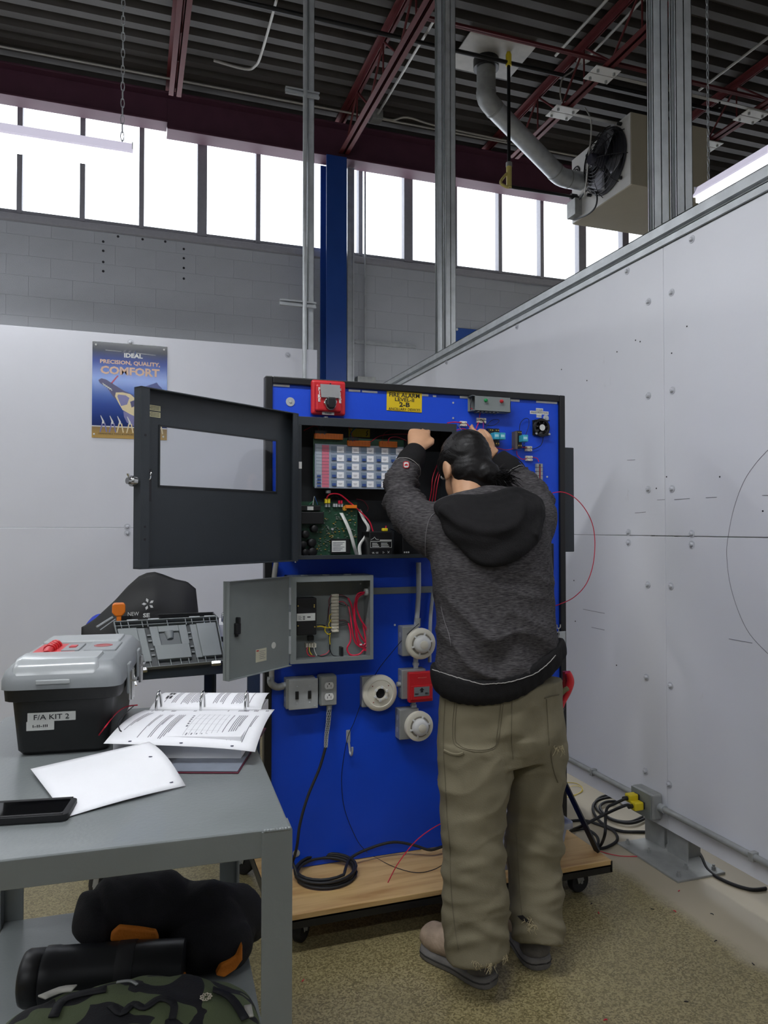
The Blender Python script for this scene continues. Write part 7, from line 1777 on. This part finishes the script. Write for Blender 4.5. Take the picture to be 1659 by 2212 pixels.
def hfold(co, n):
    q = HR.transposed() @ (co-head); k = math.sin(q.z*260+8*noise.noise(co*22)+q.x*30)*0.0010+0.0022*noise.noise(co*20); return co+n*k
hair = place(remesh(hm, 0.0055, 3, hfold), 'hair', M_hair, person)
# loose strands
random.seed(21); st = MB()
for k in range(150):
    a = random.uniform(0, 2*math.pi); r = random.uniform(0.0, 0.03)
    s0 = V(1074, 1036, 2.145)+Vector((r*math.cos(a), random.uniform(-0.02,0.01), r*math.sin(a)))
    d = Vector((random.uniform(0.2,1.0), random.uniform(-0.3,0.2), random.uniform(-0.9,0.35))).normalized(); L_ = random.uniform(0.03,0.075)
    st.tube(spl([s0, s0+d*L_*0.5+Z*0.006, s0+d*L_+Z*random.uniform(-0.02,0.004)], 2), [0.0012]*4+[0.0004], 3)
for k in range(170):
    a = random.uniform(-1.5, 1.5); b = random.uniform(-1.1, 1.1)
    n = HR @ Vector((math.sin(a), -math.cos(a)*math.cos(b), math.cos(a)*math.sin(b)+0.3)); n.normalize()
    q0 = head+(HR @ Vector((0.083*math.sin(a), -0.020-0.09*math.cos(a)*math.cos(b), 0.034+0.088*math.cos(a)*math.sin(b))))
    tgt = (V(1040,1024,2.17)-q0); tl_ = min(tgt.length, 0.09)
    if tl_ < 0.02: continue
    tgt.normalize(); st.tube(spl([q0+n*0.004, q0+n*0.006+tgt*tl_*0.5, q0+n*0.002+tgt*tl_], 2), [0.0007,0.001,0.001,0.001,0.0005], 3)
so = st.build('loose_strands', M_hair, hair, smooth=True); so['kind'] = 'stuff'
# ---- hoodie
def px_ring(pxl, pxr, py, y, depth, tilt=0.0, cz=0.0):
    a, b = V(pxl, py, y), V(pxr, py, y); c = (a+b)/2; return (c+Z*cz, (b-a).length/2, depth, (b-a).normalized())
hd = MB()
tor = [px_ring(944,1204,1452,2.05,0.130), px_ring(942,1203,1425,2.05,0.135), px_ring(946,1196,1370,2.05,0.138), px_ring(944,1190,1300,2.06,0.135), px_ring(934,1186,1230,2.075,0.13), px_ring(928,1184,1170,2.09,0.12), px_ring(935,1180,1120,2.11,0.10), px_ring(955,1160,1090,2.13,0.075), px_ring(985,1120,1075,2.15,0.055)]
hd.loft(frame_rings(dense(tor, 4), 36))
def arm(mb, P, R, n=18):
    Q = spl(P, 6); rr = []
    for i in range(len(P)-1):
        for k in range(6): rr.append(R[i]+(R[i+1]-R[i])*k/6)
    rr.append(R[-1]); mb.tube(Q, rr, n)
LP = [V(975,1175,2.11), V(918,1135,2.15), V(873,1090,2.27), V(868,1040,2.33), V(881,1008,2.385)]
RP = [V(1135,1165,2.12), V(1158,1120,2.17), V(1150,1075,2.31), V(1124,1042,2.40), V(1104,1022,2.435)]
arm(hd, LP, [0.085,0.078,0.064,0.054,0.046]); arm(hd, RP, [0.080,0.072,0.062,0.054,0.048])
def seg_t(co, P):
    best = (1e9, 0)
    for i in range(len(P)-1):
        a, b = P[i], P[i+1]; ab = b-a; t = max(0, min(1, (co-a).dot(ab)/ab.length_squared)); d = (a+ab*t-co).length
        if d < best[0]: best = (d, i+t)
    return best
def hfn(co, n):
    k = 0.0
    dl_, tl_ = seg_t(co, LP[1:]); dr_, tr_ = seg_t(co, RP[1:])
    u = (co-CAM).dot(_Rt); dpt = (co-CAM).dot(_Fw); sx = u/dpt*F_PX+829.5; sy = 1106-((co-CAM).dot(_Up))/dpt*F_PX
    wob = noise.noise(co*7)
    def rdg(a): return 1.0-2.0*abs(math.sin(a))**0.75
    if dl_ < 0.10 and tl_ > 0.15: k += 0.010*rdg(tl_*5.2+wob*2.2+sx*0.014)*min(1, tl_*1.5)*(1.0 if tl_ < 2.2 else 0.5)
    elif dr_ < 0.095 and tr_ > 0.15: k += 0.009*rdg(tr_*5.2+wob*2.2-sx*0.014)*min(1, tr_*1.5)
    elif sy > 1170:
        # drape folds sweeping from the left side down towards the right hip
        dg = (sy-1330)*0.8-(sx-1000)*(0.50-0.0012*(sx-1000))
        m = math.exp(-((sx-1060)/125.0)**2)*min(1, max(0, (sy-1215)/110.0))
        k += 0.0095*rdg(dg*0.043+wob*1.7)*m
        k += 0.007*rdg(sy*0.026+abs(sx-1100)*-0.016+wob*1.5)*math.exp(-((sx-1140)/70.0)**2)*(1 if 1240 < sy < 1460 else 0.2)
    k += 0.0035*noise.noise(co*14)+0.0012*noise.noise(co*40)
    return co+n*k
hoodie = place(remesh(hd, 0.0065, 6, hfn), 'hoodie', M_hood, person)
# waistband
wbm = MB(); wb_r = [px_ring(945,1208,1485,2.05,0.128), px_ring(934,1214,1466,2.05,0.140), px_ring(936,1212,1446,2.05,0.144), px_ring(940,1206,1432,2.05,0.140)]
def wb_fn(co, n):
    u = (co-CAM).dot(_Rt)/(co-CAM).dot(_Fw)*F_PX+829.5
    t = (u-1065)/140.0; co = co.copy(); co.z += (0.045*t*t)+(0.02 if t > 0.5 else 0)*(t-0.5)-0.012; return co+n*(0.0010*math.sin(u*0.35)+0.003*noise.noise(co*12))
wbm.loft(frame_rings(dense(wb_r, 4), 48)); waistband = place(remesh(wbm, 0.0065, 3, wb_fn), 'waistband', M_rib, hoodie)
# frayed pale seam above the waistband
sm_ = []
for px, py in ((934,1446),(950,1452),(980,1462),(1010,1470),(1040,1478),(1065,1477),(1095,1474),(1130,1465),(1160,1452),(1185,1432),(1200,1415)):
    d = ray(px, py); best = None
    sm_.append((px, py))
def cast(o, px, py, lift=0.001):
    inv = BASE[person.name]; best = None
    for ob in (o if isinstance(o, (list, tuple)) else [o]):
        ok, loc, nor, _ = ob.ray_cast(CAM-inv, ray(px, py).normalized())
        if ok and (best is None or (loc+inv-CAM).length < best[0]): best = ((loc+inv-CAM).length, loc+inv+nor*lift)
    return best[1] if best else None
bpy.context.view_layer.update()
def seam(pts, r, m, nm, o, sn=6, jitter=0.0, lift=0.001, on=None):
    P = [cast(on or o, px, py, lift) for px, py in [(q.x, q.y) for q in spl([(a, b, 0) for a, b in pts], sn)]]; P = [p for p in P if p]
    if len(P) < 3: return
    if jitter: P = [p+Vector((random.uniform(-1,1), random.uniform(-1,1), random.uniform(-1,1)))*jitter for p in P]
    MB().tube(P, r, 5).build(nm, m, o, smooth=True)
M_thread = mat('pale_frayed_thread', (176,172,168), 0.9)
seam(sm_, 0.0013, M_thread, 'frayed_seam', hoodie, 8, 0.0008, 0.001, [hoodie, waistband])
seam([(953,1100),(930,1118),(921,1150),(919,1190),(922,1215)], 0.0014, mat('grey_flatlock_thread', (112,110,112), 0.9), 'sleeve_seam', hoodie, 6)
seam([(953,1310),(960,1340),(970,1370),(974,1395)], 0.001, MATS['grey_flatlock_thread'], 'side_seam', hoodie, 6)
# cuffs
for P, r0, r1 in (((LP[-1]+(LP[-2]-LP[-1])*0.05, LW+(LW-LP[-1])*-0.05), 0.049, 0.038), ((RP[-1]+(RP[-2]-RP[-1])*0.05, RW2), 0.051, 0.038)):
    a, b = Vector(P[0]), Vector(P[1]); d = (b-a).normalized(); a = a-d*0.012; L_ = max(0.055, (b-a).length+0.012)
    mb_ = MB(); prof = [(r0*0.9,0.0),(r0,0.008),(r0*0.98,L_*0.5),(r1*1.05,L_*0.9),(r1,L_),(r1*0.8,L_)]
    cu = mb_.lathe(prof, a, d, 40)
    for i, v in enumerate(mb_.v):
        ax = a+d*((v-a).dot(d)); k = (i % 40); mb_.v[i] = ax+(v-ax)*(1+0.018*math.sin(k*2*math.pi*20/40)+0.04*noise.noise(v*25))
    mb_.build('cuff', M_rib, hoodie, smooth=True)
    MB().tube([a+d*0.006+(Vector((0,0,1)).cross(d).normalized()*math.cos(t)+d.cross(Vector((0,0,1)).cross(d).normalized())*math.sin(t))*(r0*1.015)+Vector((random.uniform(-1,1),random.uniform(-1,1),random.uniform(-1,1)))*0.0012 for t in [q*math.pi/14 for q in range(28)]], 0.0011, 4, closed=True).build('frayed_seam', M_thread, hoodie)
# red and white sleeve patch
pc_ = cast(hoodie, 877, 1007, 0.006)
if pc_:
    nrm = (CAM-pc_).normalized(); sx_ = nrm.cross(Z).normalized()*-1; uz = sx_.cross(nrm)*-1
    def rrp(w, h, r=0.3): return [(w*c, h*s) for c, s in ((-1,-0.6),(-0.6,-1),(0.6,-1),(1,-0.6),(1,0.6),(0.6,1),(-0.6,1),(-1,0.6))]
    fixn(MB().prism(rrp(0.0105,0.0115), pc_+nrm*0.001, sx_, uz, 0.001).build('sleeve_patch', M_red, hoodie))
    fixn(MB().prism(rrp(0.0080,0.009), pc_+nrm*0.002, sx_, uz, 0.001).build('sleeve_patch_white', M_white, hoodie))
    fixn(MB().prism([(-0.006,-0.003),(0.006,-0.003),(0.005,0.002),(0.0,0.004),(-0.005,0.001)], pc_+nrm*0.0032, sx_, uz, 0.0006).build('sleeve_patch_mark', M_red, hoodie))
# hood lying on the back
hk_ = MB()
h_top = [(952,1092),(982,1080),(1030,1084),(1075,1076),(1112,1066),(1146,1074),(1166,1100)]
h_bot = [(954,1104),(972,1140),(1008,1184),(1058,1212),(1108,1202),(1148,1168),(1168,1116)]
def hsurf(px, py):
    p = cast(hoodie, px, py, 0.0); return p if p else V(px, py, 2.08)
def hpath(pts, n): return [(q.x, q.y) for q in spl([(a, b, 0) for a, b in pts], n)]
Tp, Bp = hpath(h_top, 5), hpath(h_bot, 5)
for i, (t_, b_) in enumerate(zip(Tp, Bp)):
    u = i/(len(Tp)-1)
    for j in range(11):
        v = j/10; px_, py_ = t_[0]+(b_[0]-t_[0])*v, t_[1]+(b_[1]-t_[1])*v
        p = hsurf(px_, py_); tow = (CAM-p).normalized(); lift = 0.010+0.034*math.sin(math.pi*u)**0.7*math.sin(math.pi*min(1, v*0.85+0.1))
        hk_.ell(p+tow*lift, 0.020, 10, 6); hk_.ell(p+tow*lift*0.4, 0.020, 10, 6)
def roll(pts, r, lift, n=8):
    P = []
    for px_, py_ in hpath(pts, n):
        p = hsurf(px_, py_); P.append(p+(CAM-p).normalized()*lift)
    hk_.tube(P, r, 12)
roll([(956,1098),(985,1126),(1025,1143),(1070,1149),(1104,1140),(1122,1112),(1128,1080)], 0.017, 0.052)
roll([(1128,1078),(1150,1090),(1160,1120),(1148,1160)], 0.022, 0.032)
hk_.tube(spl([V(962,1098,2.10), V(985,1084,2.15), V(1010,1086,2.13), V(1050,1092,2.12), V(1085,1080,2.14), V(1105,1066,2.18)], 4), 0.020, 12)
def hkf(co, n): return co+n*(0.003*noise.noise(co*13)+0.0035*math.sin((co.z*70-co.x*25)+3*noise.noise(co*6)))
place(remesh(hk_, 0.006, 5, hkf), 'hood', M_rib, hoodie)
# ---- trousers
tr = MB()
tr.loft(frame_rings(dense([px_ring(956,1206,1470,2.05,0.115), px_ring(951,1210,1530,2.05,0.122), px_ring(950,1212,1590,2.05,0.125), px_ring(952,1212,1640,2.05,0.110)], 4), 32))
lleg = [px_ring(951,1098,1600,2.04,0.110), px_ring(952,1098,1680,2.035,0.105), px_ring(956,1084,1760,2.03,0.095), px_ring(962,1078,1830,2.02,0.088), px_ring(962,1084,1900,2.01,0.088), px_ring(962,1090,1960,2.005,0.090), px_ring(962,1092,2015,1.995,0.092), px_ring(968,1098,2062,1.985,0.094)]
rleg = [px_ring(1094,1212,1600,2.06,0.105), px_ring(1098,1208,1680,2.06,0.100), px_ring(1101,1205,1760,2.07,0.090), px_ring(1101,1204,1830,2.07,0.086), px_ring(1103,1204,1900,2.06,0.084), px_ring(1107,1206,1960,2.045,0.084), px_ring(1112,1208,2000,2.035,0.086), px_ring(1118,1205,2036,2.02,0.086)]
tr.loft(frame_rings(dense(lleg, 4), 28)); tr.loft(frame_rings(dense(rleg, 4), 28))
def tfn(co, n):
    dpt = (co-CAM).dot(_Fw); sx = (co-CAM).dot(_Rt)/dpt*F_PX+829.5; sy = 1106-((co-CAM).dot(_Up))/dpt*F_PX
    wob = noise.noise(co*6); k = 0.007*noise.noise(co*9)+0.003*noise.noise(co*24)
    if sy > 1640: k += 0.005*(1-2*abs(math.sin(sy*0.045+(sx-1030)*0.02+wob*4))**0.7)*(0.5+0.5*noise.noise(co*5))
    left = sx < 1098 and sy > 1600
    for (fy, amp, wd, sl) in ((1845,0.007,16,0.25),(1880,0.006,14,-0.2),(1925,0.005,15,0.3),(1990,0.008,14,-0.35),(2022,0.009,13,0.4),(2050,0.008,11,-0.2),(1790,0.004,18,0.3),(1700,0.004,22,-0.35)):
        c0 = 1030 if left else 1155; fy2 = fy-(14 if left else 40)
        k += amp*math.exp(-((sy-fy2-sl*(sx-c0)+wob*16)/wd)**2)*(0.6+0.4*math.sin(sx*0.05+fy))
    if 1590 < sy < 1660: k -= 0.012*math.exp(-((sx-1108)/22)**2)*math.exp(-((sy-1625)/30)**2)
    if sy < 1600: k += 0.005*math.sin((sx-1000)*0.05+(sy-1520)*0.05)*math.exp(-((sx-1130)/70)**2)
    return co+n*k
trousers = place(remesh(tr, 0.0065, 4, tfn), 'trousers', M_pants, person)
bpy.context.view_layer.update()
def tseam(pts, nm='seam', r=0.0012, m=None, sn=6): seam(pts, r, m or M_pseam, nm, trousers, sn)
for o in (0, 5): tseam([(983+o,1512),(980+o,1540),(978+o,1570),(979+o,1598),(986+o,1611-o*0.6),(1005,1620-o*0.6),(1030,1624-o*0.6),(1055,1622-o*0.6),(1072-o*0.3,1612-o*0.6),(1078-o,1590),(1083-o,1550),(1087-o,1520)], 'pocket_stitch')
tseam([(1106,1510),(1105,1560),(1105,1600),(1108,1640)], 'back_seam'); tseam([(962,1512),(958,1600),(962,1680),(966,1760),(972,1830),(974,1900),(978,1960),(984,2010),(990,2050)], 'side_seam')
tseam([(1180,1510),(1183,1560),(1186,1610)], 'pocket_stitch'); tseam([(1176,1508),(1190,1503),(1207,1500)], 'pocket_edge', 0.0022)
tseam([(960,1621),(975,1628),(990,1630),(1002,1626)], 'hammer_loop', 0.004, M_pants); tseam([(1116,1800),(1120,1870),(1124,1930),(1128,1975)], 'inseam')
tseam([(1200,1610),(1190,1625),(1195,1660),(1205,1690)], 'pocket_edge', 0.002)
# frayed threads at the hems and the torn cuff
random.seed(31); fr = MB()
for (px, py, n_) in ((1060,2085,20),(1095,2065,16),(1030,2080,10),(1148,2000,26),(1140,1985,12),(1205,1615,16)):
    for k in range(n_):
        q = cast(trousers, px+random.uniform(-10,10), py+random.uniform(-6,4), 0.002)
        if not q: continue
        fr.tube(spl([q, q+Vector((random.uniform(-0.006,0.006), -0.004, random.uniform(-0.008,0.002))), q+Vector((random.uniform(-0.012,0.012), -0.006, random.uniform(-0.022,-0.002)))], 2), 0.0006, 3)
fo = fr.build('frayed_threads', mat('pale_canvas_thread', (176,164,130), 0.9), trousers); fo['kind'] = 'stuff'
tq = [cast(trousers, px, py, 0.002) for px, py in ((1118,1978),(1130,1976),(1140,1986),(1148,1994),(1136,1992),(1126,1986))]
if all(tq): MB().add(tq, [(0,1,2,3,4,5)]).build('tear', M_ink, trousers)
# ---- boots
def boot(heel, toe, nm_label):
    d = (toe-heel); d.z = 0; L_ = d.length; d.normalize(); s = Vector((d.y, -d.x, 0)); o = Vector((heel.x, heel.y, 0))
    def bp(a, b, z): return o+d*a+s*b+Z*z
    prof = [(-0.022,0.012),(-0.016,0.026),(-0.004,0.036),(0.015,0.042),(0.05,0.043),(0.09,0.040),(0.13*L_/0.305,0.040),(0.19*L_/0.305,0.047),(0.24*L_/0.305,0.050),(0.275*L_/0.305,0.044),(L_-0.012,0.028),(L_,0.010)]
    def outl(grow, z, k=1.0):
        R_ = []; L__ = []
        for a, w in prof: R_.append(bp(a*k, (w+grow)*0.95, z)); L__.append(bp(a*k, -(w+grow)*1.02, z))
        return R_+L__[::-1]
    b = MB()
    b.ell(bp(0.032,0,0.062), (0.045,0.045,0.055), 16, 12); b.ell(bp(0.045,0,0.085), (0.048,0.048,0.055), 16, 12); b.tube(spl([bp(0.055,0,0.05), bp(0.06,0,0.12), bp(0.062,0,0.17)],3), 0.045, 16)
    kL = (L_-0.004)/0.305
    for a, r, zz in ((0.07,0.042,0.065),(0.10,0.043,0.066),(0.13,0.043,0.064),(0.17,0.047,0.062),(0.20,0.050,0.060),(0.23,0.051,0.058),(0.255,0.047,0.055)): b.ell(bp(a*kL,0,zz), (r,r,min(r,0.044)), 18, 12)
    b.ell(bp(0.272*kL,0,0.05), (0.040,0.040,0.038), 18, 12)
    def bf(co, n):
        co = co+n*(0.003*noise.noise(co*22)+0.001*noise.noise(co*60)); co.z = max(co.z, 0.024); return co
    up = place(remesh(b, 0.006, 4, bf), 'boot', M_boot, person)
    hc = MB().ell(bp(0.030,0,0.052), (0.049,0.049,0.042), 18, 12); hc.v = [Vector((v.x, v.y, max(v.z, 0.024))) for v in hc.v]; hc.build('heel_counter', mat('dusty_grey_leather', (96,92,88), 0.75, 0, 0.25, 30, 0.3, 80), up, smooth=True)
    sole = MB().loft([outl(0.002,0.001), outl(0.006,0.006), outl(0.005,0.014), outl(0.006,0.018), outl(0.004,0.028), outl(-0.003,0.032)]); fixn(sole.build('sole', M_sole, up, smooth=True))
    fixn(MB().loft([outl(0.0065,0.0165), outl(0.0075,0.019), outl(0.0065,0.0215)]).build('welt', mat('dark_welt', (58,56,54), 0.8), up, smooth=True))
    return up
hl_, tl2 = onZ(1068, 2132, 0.0), onZ(918, 2048, 0.0)
bl = boot(hl_+Vector((-0.012,0.02,0)), tl2, 'left'); 
hr_, tr2 = onZ(1176, 2092, 0.0), onZ(1098, 1998, 0.0)
br_ = boot(hr_+Vector((-0.01,0.015,0)), hr_+(tr2-hr_).normalized()*0.285, 'right')
bpy.context.view_layer.update()
for pts in ([(962,2042),(966,2050),(964,2060),(970,2062),(972,2052)],):
    q = [cast(bl, a, b, 0.0015) for a, b in pts]
    if all(q): MB().add(q, [tuple(range(len(q)))]).build('crack', M_ink, bl)
# ---- pliers and glove tucked at the right hip
pl = thing('pliers', 'red handled pliers sticking out of the worker\'s right hip pocket', 'pliers', V(1212, 1530, 2.12))
MB().tube(spl([V(1226,1452,2.12), V(1232,1470,2.12), V(1228,1490,2.12), V(1218,1515,2.12), V(1212,1532,2.11)], 5), [0.007+0.006*math.sin(math.pi*min(1,k/20*1.1+0.15)) for k in range(21)], 10).build('handle', M_red, pl, smooth=True)
MB().tube(spl([V(1220,1450,2.14), V(1222,1470,2.14), V(1216,1495,2.14), V(1210,1522,2.12)], 5), [0.006+0.005*math.sin(math.pi*min(1,k/15*1.1+0.15)) for k in range(16)], 10).build('handle', mat('dark_red_grip', (140,30,32), 0.4), pl, smooth=True)
MB().tube(spl([V(1212,1528,2.11), V(1208,1550,2.11), V(1206,1570,2.11)], 4), [0.012,0.011,0.010,0.009,0.008,0.007,0.006,0.005,0.004], 10).build('jaws', M_blackpl, pl, smooth=True)
gl_ = thing('work_glove', 'olive work glove stuffed in the worker\'s right hip pocket', 'glove', V(1198, 1500, 2.08))
gm = MB()
for P, R_ in (([(1196,1512),(1190,1490),(1186,1474)],0.011),([(1202,1512),(1204,1485),(1209,1466)],0.012),([(1204,1510),(1216,1494),(1228,1486)],0.009),([(1195,1515),(1200,1500),(1204,1492)],0.016)):
    gm.tube(spl([V(a,b,2.09) for a, b in P], 4), R_, 10)
place(remesh(gm, 0.005, 3), 'glove', mat('olive_glove', (104,100,68), 0.8, 0, 0.1, 60, 0.2), gl_)
